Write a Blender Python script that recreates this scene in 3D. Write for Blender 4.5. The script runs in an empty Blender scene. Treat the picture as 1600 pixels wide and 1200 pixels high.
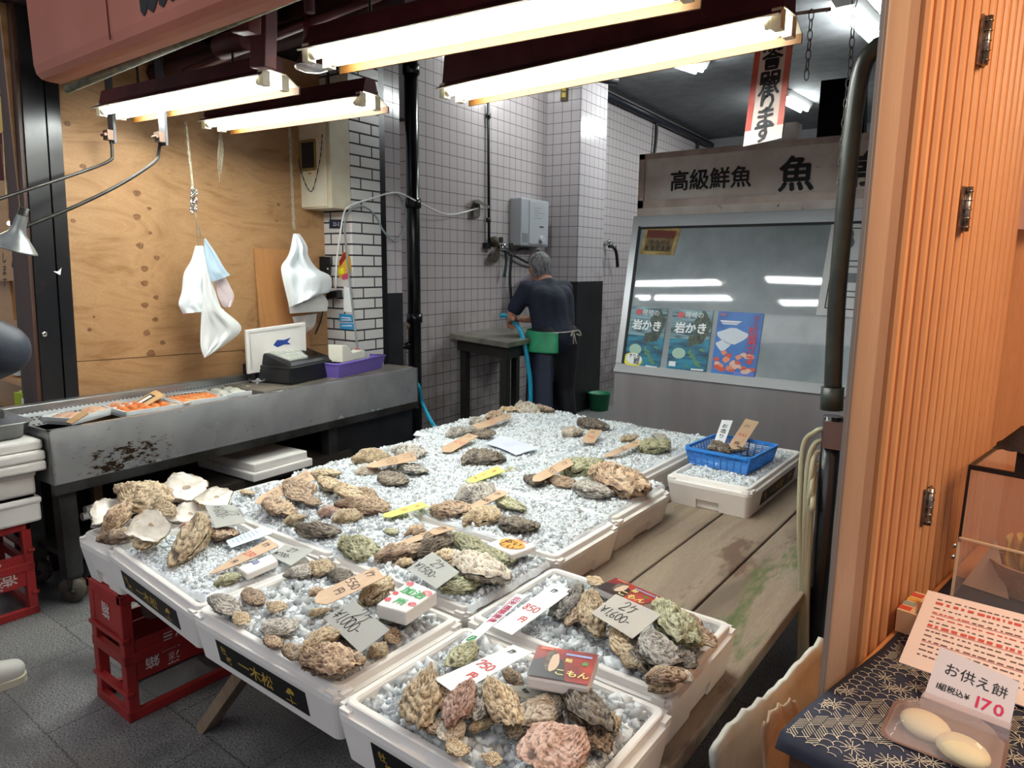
import bpy, math, random
import numpy as np
from mathutils import Vector, Matrix, noise as mnoise

SC = bpy.context.scene
COL = SC.collection
random.seed(7)
rng = np.random.default_rng(7)

# ------------------------------------------------------------------ camera, world, light, exposure
F_PX, YAW, PITCH, ROLL, CAM_H = 1090.0, math.radians(37.055), math.radians(9.568), math.radians(0.595), 1.5
_cy, _sy, _cp, _sp, _cr, _sr = math.cos(YAW), math.sin(YAW), math.cos(PITCH), math.sin(PITCH), math.cos(ROLL), math.sin(ROLL)
_fw0, _r0, _up = Vector((-_sy, _cy, 0)), Vector((_cy, _sy, 0)), Vector((0, 0, 1))
FWD = _fw0 * _cp - _up * _sp
_u1 = _up * _cp + _fw0 * _sp
RIGHT = _r0 * _cr + _u1 * _sr
UP = _u1 * _cr - _r0 * _sr
CAM = Vector((0, 0, CAM_H))
cam_data = bpy.data.cameras.new('camera')
cam_data.sensor_fit = 'HORIZONTAL'
cam_data.sensor_width = 36.0
cam_data.lens = F_PX / 1600.0 * 36.0
cam_data.clip_start = 0.02
cam = bpy.data.objects.new('camera', cam_data)
COL.objects.link(cam)
cam.matrix_world = Matrix(((RIGHT.x, UP.x, -FWD.x, 0), (RIGHT.y, UP.y, -FWD.y, 0), (RIGHT.z, UP.z, -FWD.z, CAM_H), (0, 0, 0, 1)))
SC.camera = cam

SC.view_settings.view_transform = 'Standard'
SC.view_settings.look = 'None'
SC.view_settings.gamma = 1.0
SC.view_settings.use_curve_mapping = False
SC.view_settings.exposure = 0.48
SC.cycles.use_denoising = True
SC.cycles.max_bounces = 8
SC.cycles.transparent_max_bounces = 16
SC.cycles.caustics_reflective = False
SC.cycles.caustics_refractive = False

world = bpy.data.worlds.new('world')
SC.world = world
world.use_nodes = True
_bg = world.node_tree.nodes['Background']
_bg.inputs['Color'].default_value = (0.80, 0.85, 0.95, 1)
_bg.inputs['Strength'].default_value = 0.32

TUBE_STRENGTH = 31.0          # fluorescent tubes of the stall
ROOM_TUBE_STRENGTH = 125.0     # fluorescent tubes on the ceiling of the room

def lamp(name, kind, loc, energy, color, size=0.1, size_y=None, look=None):
    d = bpy.data.lights.new(name, kind)
    d.energy = energy
    d.color = color
    if kind == 'AREA':
        d.size = size
        if size_y:
            d.shape = 'RECTANGLE'; d.size_y = size_y
    else:
        d.shadow_soft_size = size
    o = bpy.data.objects.new(name, d)
    COL.objects.link(o)
    o.location = loc
    if look is not None:
        o.rotation_euler = (Vector(look) - Vector(loc)).to_track_quat('-Z', 'Y').to_euler()
    return o

# skylight falling through the arcade roof on the street side, and the warm lamps of the sweets stall
lamp('street_skylight', 'AREA', (-1.6, -1.6, 3.6), 26, (1.0, 0.93, 0.88), 4.0, 2.0, (-1.8, 1.4, 0.6))
lamp('sweets_stall_lamp', 'AREA', (0.75, 1.25, 2.25), 17, (1.0, 0.74, 0.48), 0.5, 0.5, (-0.1, 1.5, 0.9))
lamp('left_stall_lamp', 'POINT', (-4.9, 1.3, 2.0), 9, (1.0, 0.74, 0.45), 0.06)

# ------------------------------------------------------------------ pixel -> point
def ray(px, py):
    return RIGHT * ((px - 800) / F_PX) - UP * ((py - 600) / F_PX) + FWD
def at(px, py, x=None, y=None, z=None):
    d = ray(px, py)
    if z is not None: t = (z - CAM_H) / d.z
    elif y is not None: t = y / d.y
    else: t = x / d.x
    return CAM + d * t
def quad_px(px, zs):
    """four pixels with heights -> four points of one plane (the third corner follows the other three)"""
    P = [at(x, y, z=z) for (x, y), z in zip(px, zs)]
    P[2] = on_plane(px[2][0], px[2][1], P[0], (P[1] - P[0]).cross(P[3] - P[0]))
    return P
def on_plane(px, py, p0, n):
    d = ray(px, py)
    return CAM + d * (n.dot(p0 - CAM) / n.dot(d))

# ------------------------------------------------------------------ object helpers
def world_of(o):
    m = o.matrix_basis.copy()
    if o.parent:
        m = world_of(o.parent) @ o.matrix_parent_inverse @ m
    return m
def set_parent(o, p):
    o.parent = p
    o.matrix_parent_inverse = world_of(p).inverted()
def tag(o, label=None, cat=None, group=None, kind=None):
    if label: o['label'] = label
    if cat: o['category'] = cat
    if group: o['group'] = group
    if kind: o['kind'] = kind
    return o
def thing(name, label, cat, loc=(0, 0, 0), rz=0.0, group=None):
    o = bpy.data.objects.new(name, None)
    o.empty_display_size = 0.05
    COL.objects.link(o)
    o.location = loc
    o.rotation_euler = (0, 0, rz)
    return tag(o, label, cat, group)
def dup(o, parent=None):
    c = o.copy()
    COL.objects.link(c)
    if parent is not None:
        c.parent = parent
    for ch in [q for q in bpy.data.objects if q.parent == o]:
        dup(ch, c)
    return c

def rotz(a):
    return Matrix.Rotation(a, 3, 'Z')

class MB:
    """collects shapes into one mesh"""
    def __init__(s):
        s.v, s.f, s.mi, s.sm = [], [], [], []
    def add(s, verts, faces, mi=0, smooth=False):
        b = len(s.v)
        s.v.extend([tuple(p) for p in verts])
        s.f.extend([tuple(i + b for i in f) for f in faces])
        s.mi.extend([mi] * len(faces)); s.sm.extend([smooth] * len(faces))
        return s
    def box(s, c, d, R=None, mi=0):
        c = Vector(c); hx, hy, hz = d[0] / 2, d[1] / 2, d[2] / 2
        vs = [Vector((sx * hx, sy * hy, sz * hz)) for sz in (-1, 1) for sy in (-1, 1) for sx in (-1, 1)]
        if R is not None: vs = [R @ p for p in vs]
        return s.add([p + c for p in vs], [(0, 2, 3, 1), (4, 5, 7, 6), (0, 1, 5, 4), (2, 6, 7, 3), (0, 4, 6, 2), (1, 3, 7, 5)], mi)
    def span(s, a, b, mi=0):
        return s.box([(a[i] + b[i]) / 2 for i in range(3)], [abs(b[i] - a[i]) for i in range(3)], None, mi)
    def hexa(s, q, mi=0):
        """8 corners: bottom 4 then top 4, same order"""
        return s.add(q, [(3, 2, 1, 0), (4, 5, 6, 7), (0, 1, 5, 4), (1, 2, 6, 5), (2, 3, 7, 6), (3, 0, 4, 7)], mi)
    def bar(s, p, q, w, h=None, mi=0, up=Vector((0, 0, 1))):
        p, q = Vector(p), Vector(q); h = h or w
        d = (q - p).normalized()
        sx = d.cross(up)
        if sx.length < 1e-4: sx = d.cross(Vector((0, 1, 0)))
        sx.normalize(); sz = sx.cross(d)
        a = [sx * (i * w / 2) + sz * (j * h / 2) for i, j in ((-1, -1), (1, -1), (1, 1), (-1, 1))]
        return s.hexa([p + k for k in a] + [q + k for k in a], mi)
    def tube(s, pts, r, n=8, mi=0, caps=True, smooth=True):
        pts = [Vector(p) for p in pts]
        rs = r if isinstance(r, (list, tuple)) else [r] * len(pts)
        t0 = (pts[1] - pts[0]).normalized()
        nx = t0.cross(Vector((0, 0, 1)))
        if nx.length < 1e-3: nx = t0.cross(Vector((1, 0, 0)))
        nx.normalize()
        vs = []
        for i, p in enumerate(pts):
            t = (pts[min(i + 1, len(pts) - 1)] - pts[max(i - 1, 0)]).normalized()
            nx = (nx - t * nx.dot(t))
            if nx.length < 1e-6: nx = t.orthogonal()
            nx.normalize(); ny = t.cross(nx)
            for k in range(n):
                a = 2 * math.pi * k / n
                vs.append(p + (nx * math.cos(a) + ny * math.sin(a)) * rs[i])
        fs = [(i * n + k, i * n + (k + 1) % n, (i + 1) * n + (k + 1) % n, (i + 1) * n + k) for i in range(len(pts) - 1) for k in range(n)]
        s.add(vs, fs, mi, smooth)
        if caps:
            b = len(s.v) - len(vs)
            s.f.append(tuple(b + k for k in range(n))[::-1]); s.mi.append(mi); s.sm.append(False)
            e = b + (len(pts) - 1) * n
            s.f.append(tuple(e + k for k in range(n))); s.mi.append(mi); s.sm.append(False)
        return s
    def lathe(s, prof, n=20, c=(0, 0, 0), R=None, mi=0, smooth=True, sx=1.0, sy=1.0):
        c = Vector(c); vs = []
        for (r, z) in prof:
            for k in range(n):
                a = 2 * math.pi * k / n
                p = Vector((r * math.cos(a) * sx, r * math.sin(a) * sy, z))
                vs.append((R @ p if R is not None else p) + c)
        fs = [(i * n + k, i * n + (k + 1) % n, (i + 1) * n + (k + 1) % n, (i + 1) * n + k) for i in range(len(prof) - 1) for k in range(n)]
        return s.add(vs, fs, mi, smooth)
    def ball(s, c, r, n=12, m=8, mi=0, R=None):
        rx, ry, rz = r if isinstance(r, (tuple, list)) else (r, r, r)
        c = Vector(c); vs = []; fs = []
        for i in range(m + 1):
            ph = math.pi * i / m
            for k in range(n):
                a = 2 * math.pi * k / n
                p = Vector((rx * math.sin(ph) * math.cos(a), ry * math.sin(ph) * math.sin(a), rz * math.cos(ph)))
                vs.append((R @ p if R is not None else p) + c)
        for i in range(m):
            for k in range(n):
                fs.append((i * n + k, (i + 1) * n + k, (i + 1) * n + (k + 1) % n, i * n + (k + 1) % n))
        return s.add(vs, fs, mi, True)
    def prism(s, poly, a, b, fn, mi=0):
        """poly in 2D, extruded from a to b; fn(u, v, w) -> point"""
        n = len(poly)
        vs = [fn(u, v, a) for u, v in poly] + [fn(u, v, b) for u, v in poly]
        return s.add(vs, [tuple(range(n))[::-1], tuple(range(n, 2 * n))] + [(i, (i + 1) % n, n + (i + 1) % n, n + i) for i in range(n)], mi)
    def quad(s, *p, mi=0):
        return s.add(p, [tuple(range(len(p)))], mi)
    def grid(s, fn, nu, nv, mi=0, smooth=True):
        vs = [fn(i / nu, j / nv) for j in range(nv + 1) for i in range(nu + 1)]
        w = nu + 1
        return s.add(vs, [(j * w + i, j * w + i + 1, (j + 1) * w + i + 1, (j + 1) * w + i) for j in range(nv) for i in range(nu)], mi, smooth)
    def build(s, name, mats, parent=None, M=None, bevel=0.0, solid=0.0, origin=True, fix=True, subsurf=0):
        mats = mats if isinstance(mats, (list, tuple)) else [mats]
        me = bpy.data.meshes.new(name)
        off = Vector((0, 0, 0))
        if parent is None and M is None and origin and s.v:
            a = np.array(s.v)
            off = Vector(((a[:, 0].min() + a[:, 0].max()) / 2, (a[:, 1].min() + a[:, 1].max()) / 2, a[:, 2].min()))
            s.v = [tuple(p) for p in (a - np.array(off))]
        me.from_pydata(s.v, [], s.f)
        for m in mats: me.materials.append(m)
        me.polygons.foreach_set('material_index', s.mi)
        me.polygons.foreach_set('use_smooth', s.sm)
        me.update()
        if fix:
            import bmesh
            bm = bmesh.new(); bm.from_mesh(me)
            bmesh.ops.recalc_face_normals(bm, faces=bm.faces)
            bm.to_mesh(me); bm.free()
        o = bpy.data.objects.new(name, me)
        COL.objects.link(o)
        if M is not None: o.matrix_basis = M
        else: o.location = off
        if parent is not None: set_parent(o, parent)
        if solid:
            md = o.modifiers.new('solidify', 'SOLIDIFY'); md.thickness = solid; md.offset = 0
        if bevel:
            md = o.modifiers.new('bevel', 'BEVEL'); md.width = bevel; md.segments = 2; md.limit_method = 'ANGLE'; md.angle_limit = 0.6
        if subsurf:
            md = o.modifiers.new('subsurf', 'SUBSURF'); md.levels = subsurf; md.render_levels = subsurf
        return o

def one(name, label, cat, mb, mats, group=None, kind=None, **k):
    return tag(mb.build(name, mats, **k), label, cat, group, kind)
def struct(name, mb, mats, **k):
    return tag(mb.build(name, mats, **k), None, None, None, 'structure')

def smooth_path(pts, n=6):
    """catmull-rom through points"""
    P = [Vector(p) for p in pts]
    P = [P[0] * 2 - P[1]] + P + [P[-1] * 2 - P[-2]]
    out = []
    for i in range(1, len(P) - 2):
        for k in range(n):
            t = k / n
            a, b, c, d = P[i - 1], P[i], P[i + 1], P[i + 2]
            out.append(0.5 * ((2 * b) + (c - a) * t + (2 * a - 5 * b + 4 * c - d) * t * t + (3 * b - a - 3 * c + d) * t ** 3))
    out.append(P[-2])
    return out

# ------------------------------------------------------------------ materials
def lin(c):
    if isinstance(c, str):
        c = c.lstrip('#'); c = [int(c[i:i + 2], 16) / 255 for i in (0, 2, 4)]
        c = [x / 12.92 if x <= 0.04045 else ((x + 0.055) / 1.055) ** 2.4 for x in c]
    return (c[0], c[1], c[2], 1)

class NT:
    def __init__(s, name):
        s.m = bpy.data.materials.new(name); s.m.use_nodes = True
        s.t = s.m.node_tree; s.b = s.t.nodes['Principled BSDF']
        s.coord = s.n('ShaderNodeTexCoord')
    def n(s, kind, **k):
        x = s.t.nodes.new(kind)
        for a, b in k.items():
            if a.startswith('i_'):
                x.inputs[a[2:].replace('_', ' ')].default_value = b
            else: setattr(x, a, b)
        return x
    def l(s, a, b): s.t.links.new(a, b)
    def vec(s, src='Object', scale=(1, 1, 1), rot=(0, 0, 0), loc=(0, 0, 0)):
        mp = s.n('ShaderNodeMapping')
        s.l(s.coord.outputs[src], mp.inputs['Vector'])
        mp.inputs['Scale'].default_value = scale; mp.inputs['Rotation'].default_value = rot; mp.inputs['Location'].default_value = loc
        return mp.outputs['Vector']
    def noise(s, vec, scale=5, detail=4, rough=0.55, dist=0.0):
        x = s.n('ShaderNodeTexNoise'); s.l(vec, x.inputs['Vector'])
        x.inputs['Scale'].default_value = scale; x.inputs['Detail'].default_value = detail
        x.inputs['Roughness'].default_value = rough; x.inputs['Distortion'].default_value = dist
        return x.outputs['Fac']
    def ramp(s, fac, stops, interp='LINEAR'):
        x = s.n('ShaderNodeValToRGB'); s.l(fac, x.inputs['Fac'])
        e = x.color_ramp.elements
        x.color_ramp.interpolation = interp
        while len(e) > 1: e.remove(e[-1])
        e[0].position = stops[0][0]; e[0].color = lin(stops[0][1]) if not isinstance(stops[0][1], (int, float)) else (stops[0][1],) * 3 + (1,)
        for p, c in stops[1:]:
            q = e.new(p); q.color = lin(c) if not isinstance(c, (int, float)) else (c, c, c, 1)
        return x.outputs['Color']
    def mix(s, fac, a, b, mode='MIX'):
        x = s.n('ShaderNodeMix'); x.data_type = 'RGBA'; x.blend_type = mode
        if isinstance(fac, (int, float)): x.inputs[0].default_value = fac
        else: s.l(fac, x.inputs[0])
        for v, i in ((a, 6), (b, 7)):
            if isinstance(v, (str, tuple, list)): x.inputs[i].default_value = lin(v)
            else: s.l(v, x.inputs[i])
        return x.outputs[2]
    def math(s, op, a, b=0.0):
        x = s.n('ShaderNodeMath'); x.operation = op
        for v, i in ((a, 0), (b, 1)):
            if isinstance(v, (int, float)): x.inputs[i].default_value = v
            else: s.l(v, x.inputs[i])
        return x.outputs[0]
    def bump(s, h, strength=0.3, dist=0.01):
        x = s.n('ShaderNodeBump'); s.l(h, x.inputs['Height'])
        x.inputs['Strength'].default_value = strength; x.inputs['Distance'].default_value = dist
        s.l(x.outputs[0], s.b.inputs['Normal'])
    def set(s, **k):
        for a, v in k.items():
            i = s.b.inputs[a.replace('_', ' ')]
            if isinstance(v, str): i.default_value = lin(v)
            elif isinstance(v, (int, float, tuple)): i.default_value = v
            else: s.l(v, i)
        return s

_cache = {}
def M(name, col, rough=0.5, metal=0.0, var=None, scale=8, stretch=(1, 1, 1), lo=0.42, hi=0.62, bump=0.0, bscale=60, bdist=0.004,
      trans=0.0, emis=0.0, alpha=1.0, coat=0.0, spec=0.5, ior=1.45, sub=0.0, spots=None, src='Object'):
    if name in _cache: return _cache[name]
    t = NT(name)
    c = col
    if var is not None:
        c = t.ramp(t.noise(t.vec(src, stretch), scale, 5), [(lo, col), (hi, var)])
    for sp in (spots or []):
        f = t.ramp(t.noise(t.vec(src, sp.get('stretch', (1, 1, 1)), loc=(3.1, 1.7, 2.2)), sp['scale'], 6, 0.65), [(sp['at'], 0.0), (sp['at'] + sp.get('soft', 0.04), 1.0)])
        c = t.mix(f, c, sp['col'])
    t.set(Base_Color=c, Roughness=rough, Metallic=metal, IOR=ior, Transmission_Weight=trans, Alpha=alpha, Coat_Weight=coat, Specular_IOR_Level=spec)
    if sub:
        t.set(Subsurface_Weight=sub, Subsurface_Radius=(0.02, 0.02, 0.02))
    if emis:
        t.set(Emission_Color=col, Emission_Strength=emis)
    if bump:
        t.bump(t.noise(t.vec(src, stretch), bscale, 4), bump, bdist)
    _cache[name] = t.m
    return t.m

def tile_mat(name, col, grout, w, h, mortar=0.004, offset=0.0, rough=0.15, dirt=0.0, dirtcol='#2a2018', mode='xz', tint=None, zdirt=None, mb=0.35, stains=True):
    """glazed tiles: object x (or x+y on a pillar) runs along the wall, z up"""
    t = NT(name)
    sep = t.n('ShaderNodeSeparateXYZ'); t.l(t.coord.outputs['Object'], sep.inputs[0])
    ux = sep.outputs['X'] if mode == 'xz' else t.math('ADD', sep.outputs['X'], sep.outputs['Y'])
    cmb = t.n('ShaderNodeCombineXYZ'); t.l(ux, cmb.inputs[0]); t.l(sep.outputs['Z'], cmb.inputs[1])
    br = t.n('ShaderNodeTexBrick'); t.l(cmb.outputs[0], br.inputs['Vector'])
    br.offset = offset; br.squash = 1.0
    for k, v in (('Scale', 1.0), ('Mortar Size', mortar), ('Mortar Smooth', 0.15), ('Brick Width', w), ('Row Height', h), ('Bias', 0.0)):
        br.inputs[k].default_value = v
    br.inputs['Color1'].default_value = lin(col); br.inputs['Color2'].default_value = lin(tint or col); br.inputs['Mortar'].default_value = lin(grout)
    c = br.outputs['Color']
    if stains:
        # grime gathers in blots along the joints of the lower courses
        n = t.noise(t.vec('Object'), 3.5, 6, 0.6)
        low = t.math('MULTIPLY', t.math('SUBTRACT', 1.6, sep.outputs['Z']), 0.25)
        f = t.ramp(t.math('ADD', n, low), [(0.66, 0.0), (0.95, 0.55)])
        c = t.mix(f, c, '#4a443c')
        g = t.ramp(t.math('ADD', t.noise(t.vec('Object', loc=(7, 3, 1)), 6, 3), low), [(0.72, 0.0), (0.86, 1.0)])
        c = t.mix(t.math('MULTIPLY', g, br.outputs['Fac']), c, '#0d0b09')
    t.set(Base_Color=c, Roughness=t.ramp(br.outputs['Fac'], [(0.0, rough), (1.0, 0.8)]))
    inv = t.math('SUBTRACT', 1.0, br.outputs['Fac'])
    t.bump(t.math('ADD', inv, t.math('MULTIPLY', t.noise(t.vec('Object'), 9, 2), 0.25)), mb, 0.004)
    return t.m

def wood_mat(name, c1, c2, dark, axis='x', ring=9.0, stretch=0.12, rough=0.55, knots=0.0, dist=3.0, bump=0.15, stains=None):
    t = NT(name)
    sc = {'x': (stretch, 1, 1), 'y': (1, stretch, 1), 'z': (1, 1, stretch)}[axis]
    v = t.vec('Object', sc)
    n = t.noise(v, ring, 5, 0.55, dist)
    c = t.ramp(n, [(0.30, dark), (0.42, c1), (0.55, c2), (0.64, c1), (0.78, dark)])
    fine = t.noise(t.vec('Object', tuple(8 * k for k in sc)), 30, 3)
    c = t.mix(t.ramp(fine, [(0.35, 0.35), (0.65, 0.0)]), c, dark)
    if knots:
        vo = t.n('ShaderNodeTexVoronoi'); t.l(t.vec('Object', (1, 1, 1)), vo.inputs['Vector']); vo.inputs['Scale'].default_value = knots
        c = t.mix(t.ramp(vo.outputs['Distance'], [(0.035, 0.85), (0.085, 0.0)]), c, '#4a2f1c')
    for st in (stains or []):
        f = t.ramp(t.noise(t.vec('Object', st.get('stretch', (1, 1, 1)), loc=st.get('loc', (0, 0, 0))), st['scale'], 6, 0.62), [(st['at'], 0.0), (st['at'] + st.get('soft', 0.03), st.get('max', 1.0))])
        c = t.mix(f, c, st['col'])
    t.set(Base_Color=c, Roughness=rough)
    t.bump(fine, bump, 0.003)
    return t.m

# ------------------------------------------------------------------ lettering
ALLCH = sorted(set('高級鮮魚常贈答品承ります牡蠣一木松お供え餅組税込¥円ケ0123456789,-./隠岐の岩かき松葉ガニすり身鰹酒箱造屋とこもん殻天然加治所活おいしい営業時間店いただきつけます産地直送北海道厚岸産養殖無冷暖生食用山陰鳥取県真特大小価格表示込別ごう注意下さい見本御案内m i'))
GLYPH = {}
def _load_glyphs():
    obs = []
    for bold in (0, 1):
        for ch in ALLCH:
            if ch == ' ': continue
            c = bpy.data.curves.new('glyph', 'FONT')
            c.body = ch; c.size = 1.0; c.resolution_u = 2
            c.offset = 0.014 if bold else 0.0
            o = bpy.data.objects.new('glyph', c); COL.objects.link(o)
            obs.append((ch, bold, o, c))
    bpy.context.view_layer.update()
    dg = bpy.context.evaluated_depsgraph_get()
    for ch, bold, o, c in obs:
        me = bpy.data.meshes.new_from_object(o.evaluated_get(dg))
        vs = [(p.co.x, p.co.y) for p in me.vertices]
        fs = [tuple(p.vertices) for p in me.polygons]
        if vs:
            x0 = min(p[0] for p in vs); x1 = max(p[0] for p in vs)
            if ord(ch) > 0x2E80: adv, dx = 1.0, 0.5 - (x0 + x1) / 2
            else: adv, dx = (x1 - x0) + 0.10, 0.05 - x0
            GLYPH[ch, bold] = ([(p[0] + dx, p[1]) for p in vs], fs, adv)
        bpy.data.meshes.remove(me)
    for ch, bold, o, c in obs:
        bpy.data.objects.remove(o); bpy.data.curves.remove(c)
_load_glyphs()

# pen strokes in a 1 x 1 cell for hand-written prices
PEN = {
    '0': (.55, [[(.3, 1), (.08, .75), (.08, .3), (.28, 0), (.48, .3), (.46, .75), (.3, 1)]]),
    '1': (.25, [[(.18, 1), (.1, 0)]]),
    '2': (.6, [[(.06, .72), (.22, 1), (.46, .9), (.42, .55), (.05, .05), (.12, .0), (.56, .06)]]),
    '3': (.55, [[(.08, .95), (.44, .95), (.2, .58), (.48, .35), (.3, .02), (.04, .1)]]),
    '4': (.6, [[(.3, 1), (.06, .35), (.56, .35)], [(.42, .7), (.38, 0)]]),
    '5': (.6, [[(.16, .98), (.1, .55), (.42, .55), (.44, .12), (.06, .02)], [(.14, .97), (.54, .97)]]),
    '6': (.55, [[(.42, 1), (.14, .6), (.1, .15), (.3, 0), (.46, .2), (.34, .42), (.12, .3)]]),
    '7': (.6, [[(.08, .72), (.1, .96), (.5, .96), (.24, 0)]]),
    '8': (.55, [[(.4, .9), (.18, .98), (.14, .7), (.42, .34), (.28, .0), (.1, .2), (.4, .72), (.4, .9)]]),
    '9': (.55, [[(.44, .8), (.26, .98), (.1, .72), (.4, .6), (.46, .85), (.38, 0)]]),
    '-': (.5, [[(.08, .42), (.42, .46)]]),
    ',': (.2, [[(.12, .08), (.04, -.12)]]),
    '.': (.2, [[(.08, .06), (.12, .0)]]),
    '¥': (.8, [[(.1, .95), (.36, .55), (.7, 1)], [(.36, .55), (.34, 0)], [(.12, .5), (.6, .56)], [(.12, .28), (.58, .33)]]),
    'ケ': (.75, [[(.3, 1), (.08, .55)], [(.22, .72), (.68, .74)], [(.48, .72), (.42, .3), (.22, 0)]]),
    '円': (.85, [[(.12, 0), (.12, .95)], [(.12, .95), (.72, .95), (.72, .05), (.6, .1)], [(.42, .95), (.42, .5)], [(.12, .48), (.7, .48)]]),
    '〆': (.9, [[(.1, .2), (.5, .9), (.2, .6), (.8, .5)], [(.3, 1.0), (.6, 0)]]),
    '〜': (1.6, [[(.1, .5), (.3, .8), (.5, .3), (.7, .9), (.9, .2), (1.1, .8), (1.3, .3), (1.5, .6)]]),
}

class Face:
    """a flat (or four-cornered) face to write on: u to the right, v up, metres"""
    def __init__(s, o, px, pxy, py, n=None, toward=None):
        s.o, s.px, s.pxy, s.py = Vector(o), Vector(px), Vector(pxy), Vector(py)
        s.W = ((s.px - s.o).length + (s.pxy - s.py).length) / 2
        s.H = ((s.py - s.o).length + (s.pxy - s.px).length) / 2
        s.n = n or (s.px - s.o).cross(s.py - s.o).normalized()
        if s.n.dot((toward or CAM) - s.o) < 0: s.n = -s.n
    def p(s, u, v, h=0.0):
        a, b = u / s.W, v / s.H
        return (s.o * (1 - a) + s.px * a) * (1 - b) + (s.py * (1 - a) + s.pxy * a) * b + s.n * h
def rect_face(o, ex, ey, w, h, toward=None):
    o, ex, ey = Vector(o), Vector(ex).normalized(), Vector(ey).normalized()
    return Face(o, o + ex * w, o + ex * w + ey * h, o + ey * h, None, toward)

def ribbon(mb, face, pts, w, h=0.0007, mi=0):
    n = len(pts)
    L = []
    for i, (x, y) in enumerate(pts):
        a = pts[max(i - 1, 0)]; b = pts[min(i + 1, n - 1)]
        dx, dy = b[0] - a[0], b[1] - a[1]
        q = math.hypot(dx, dy) or 1
        nx, ny = -dy / q * w / 2, dx / q * w / 2
        L.append((face.p(x + nx, y + ny, h), face.p(x - nx, y - ny, h)))
    vs = [p for pr in L for p in pr]
    mb.add(vs, [(2 * i, 2 * i + 2, 2 * i + 3, 2 * i + 1) for i in range(n - 1)], mi)

def cat2(pts, n=4):
    return [(p.x, p.y) for p in smooth_path([(x, y, 0) for x, y in pts], n)] if len(pts) > 2 else pts

def pen(mb, face, text, u, v, size, w=None, slant=0.0, mi=0, sp=1.0, vertical=False, hgt=0.0007):
    w = w or size * 0.10
    x, y = u, v
    for ch in text:
        if ch == ' ':
            x += size * .4; continue
        adv, strokes = PEN[ch]
        for st in strokes:
            ribbon(mb, face, [(x + (px + slant * py) * size, y + py * size) for px, py in cat2(st)], w, hgt, mi)
        if vertical: y -= size * 1.15
        else: x += adv * size * sp
    return x

def brush(mb, face, text, u, v, size, w=.03, **k):
    """heavy brush-like lettering: the glyphs laid down several times, slightly shifted"""
    for a in range(5):
        du, dv = ((0, 0), (w, 0), (-w, 0), (0, w), (0, -w))[a]
        font(mb, face, text, u + du * size, v + dv * size, size, 0, hgt=k.get('hgt', .0007) + .00006 * a, **{q: z for q, z in k.items() if q != 'hgt'})

def font(mb, face, text, u, v, size, bold=0, vertical=False, mi=0, sx=1.0, hgt=0.0007, shear=0.0, lead=1.02):
    x, y = u, v
    for ch in text:
        if ch == ' ' or (ch, bold) not in GLYPH:
            x += size * .4; continue
        vs, fs, adv = GLYPH[ch, bold]
        mb.add([face.p(x + (a * sx + shear * b) * size, y + b * size, hgt) for a, b in vs], fs, mi)
        if vertical: y -= size * lead
        else: x += adv * size * sx
    return x

# ------------------------------------------------------------------ shared materials
m_foam = M('polystyrene', '#e9e6e1', 0.75, var='#dedad6', scale=3, bump=0.10, bscale=260, bdist=0.001, sub=0.0)
m_steel = M('stainless_steel', '#a3a6a8', 0.34, 0.85, var='#8d8f92', scale=3, stretch=(1, 1, 6), bump=0.02, bscale=90)
m_steel_dirty = M('spotted_steel', '#cbc6c0', 0.42, 0.12, var='#b9aea6', scale=4,
                  spots=[dict(scale=26, at=0.665, col='#3b322a'), dict(scale=5, at=0.66, col='#7d6251', soft=0.14)])
m_steel_rust = M('rusty_steel', '#9c9da0', 0.33, 0.75, var='#7d7e82', scale=2.5,
                 spots=[dict(scale=30, at=0.70, col='#2b2119')])
m_black = M('black_plastic', '#17181a', 0.35)
m_blackrub = M('black_rubber', '#131415', 0.55)
m_blackpaint = M('black_paint', '#0e0f12', 0.25, var='#191a1e', scale=6)
m_maroon = M('maroon_paint', '#5f3032', 0.5, var='#4a2427', scale=5, spots=[dict(scale=18, at=0.70, col='#2d191a')])
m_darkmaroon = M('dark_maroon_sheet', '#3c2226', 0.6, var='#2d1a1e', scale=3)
m_cream = M('cream_enamel', '#d8d2bd', 0.4, var='#cfc6ab', scale=5)
m_white = M('white_plastic', '#e6e6e4', 0.4)
m_paper = M('white_paper', '#ecebea', 0.7)
m_greycard = M('grey_card', '#a3a49f', 0.55)
m_ink = M('black_ink', '#141416', 0.6)
m_redink = M('red_ink', '#c9342c', 0.6)
m_greenink = M('green_ink', '#159a55', 0.6)
m_crimson = M('crimson_ink', '#b3194a', 0.6)
m_blueink = M('blue_ink', '#25408f', 0.6)
m_gold = M('gold_ink', '#b8983c', 0.45, 0.2)
m_chrome = M('chrome', '#c9cbcc', 0.12, 1.0)
m_darkmetal = M('dark_metal', '#3a3836', 0.45, 0.6, var='#2b2826', scale=12)
m_orangewhite = M('aged_orange_edge', '#704712', 0.6, var='#633e10', scale=14, spots=[dict(scale=60, at=0.68, col='#3b260e')])
m_reflector = M('white_reflector', '#e3ddcf', .45, var='#d8cfbb', scale=8)
m_bluehose = M('blue_hose', '#1f9fc4', 0.35)
m_bag = M('white_plastic_bag', '#e9eef0', 0.35, trans=0.0, sub=0.15, bump=0.25, bscale=22, bdist=0.01)
m_clear = M('clear_film', '#f4f6f6', 0.08, alpha=0.28, spec=0.8)

def tube_mat(name, s):
    t = NT(name)
    t.set(Base_Color=(1, 1, 1, 1), Emission_Color=(0.93, 1.0, 0.99, 1), Emission_Strength=s, Roughness=0.3)
    return t.m
m_tube = tube_mat('lit_fluorescent_glass', TUBE_STRENGTH)
m_roomtube = tube_mat('lit_ceiling_tube_glass', ROOM_TUBE_STRENGTH)

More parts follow.
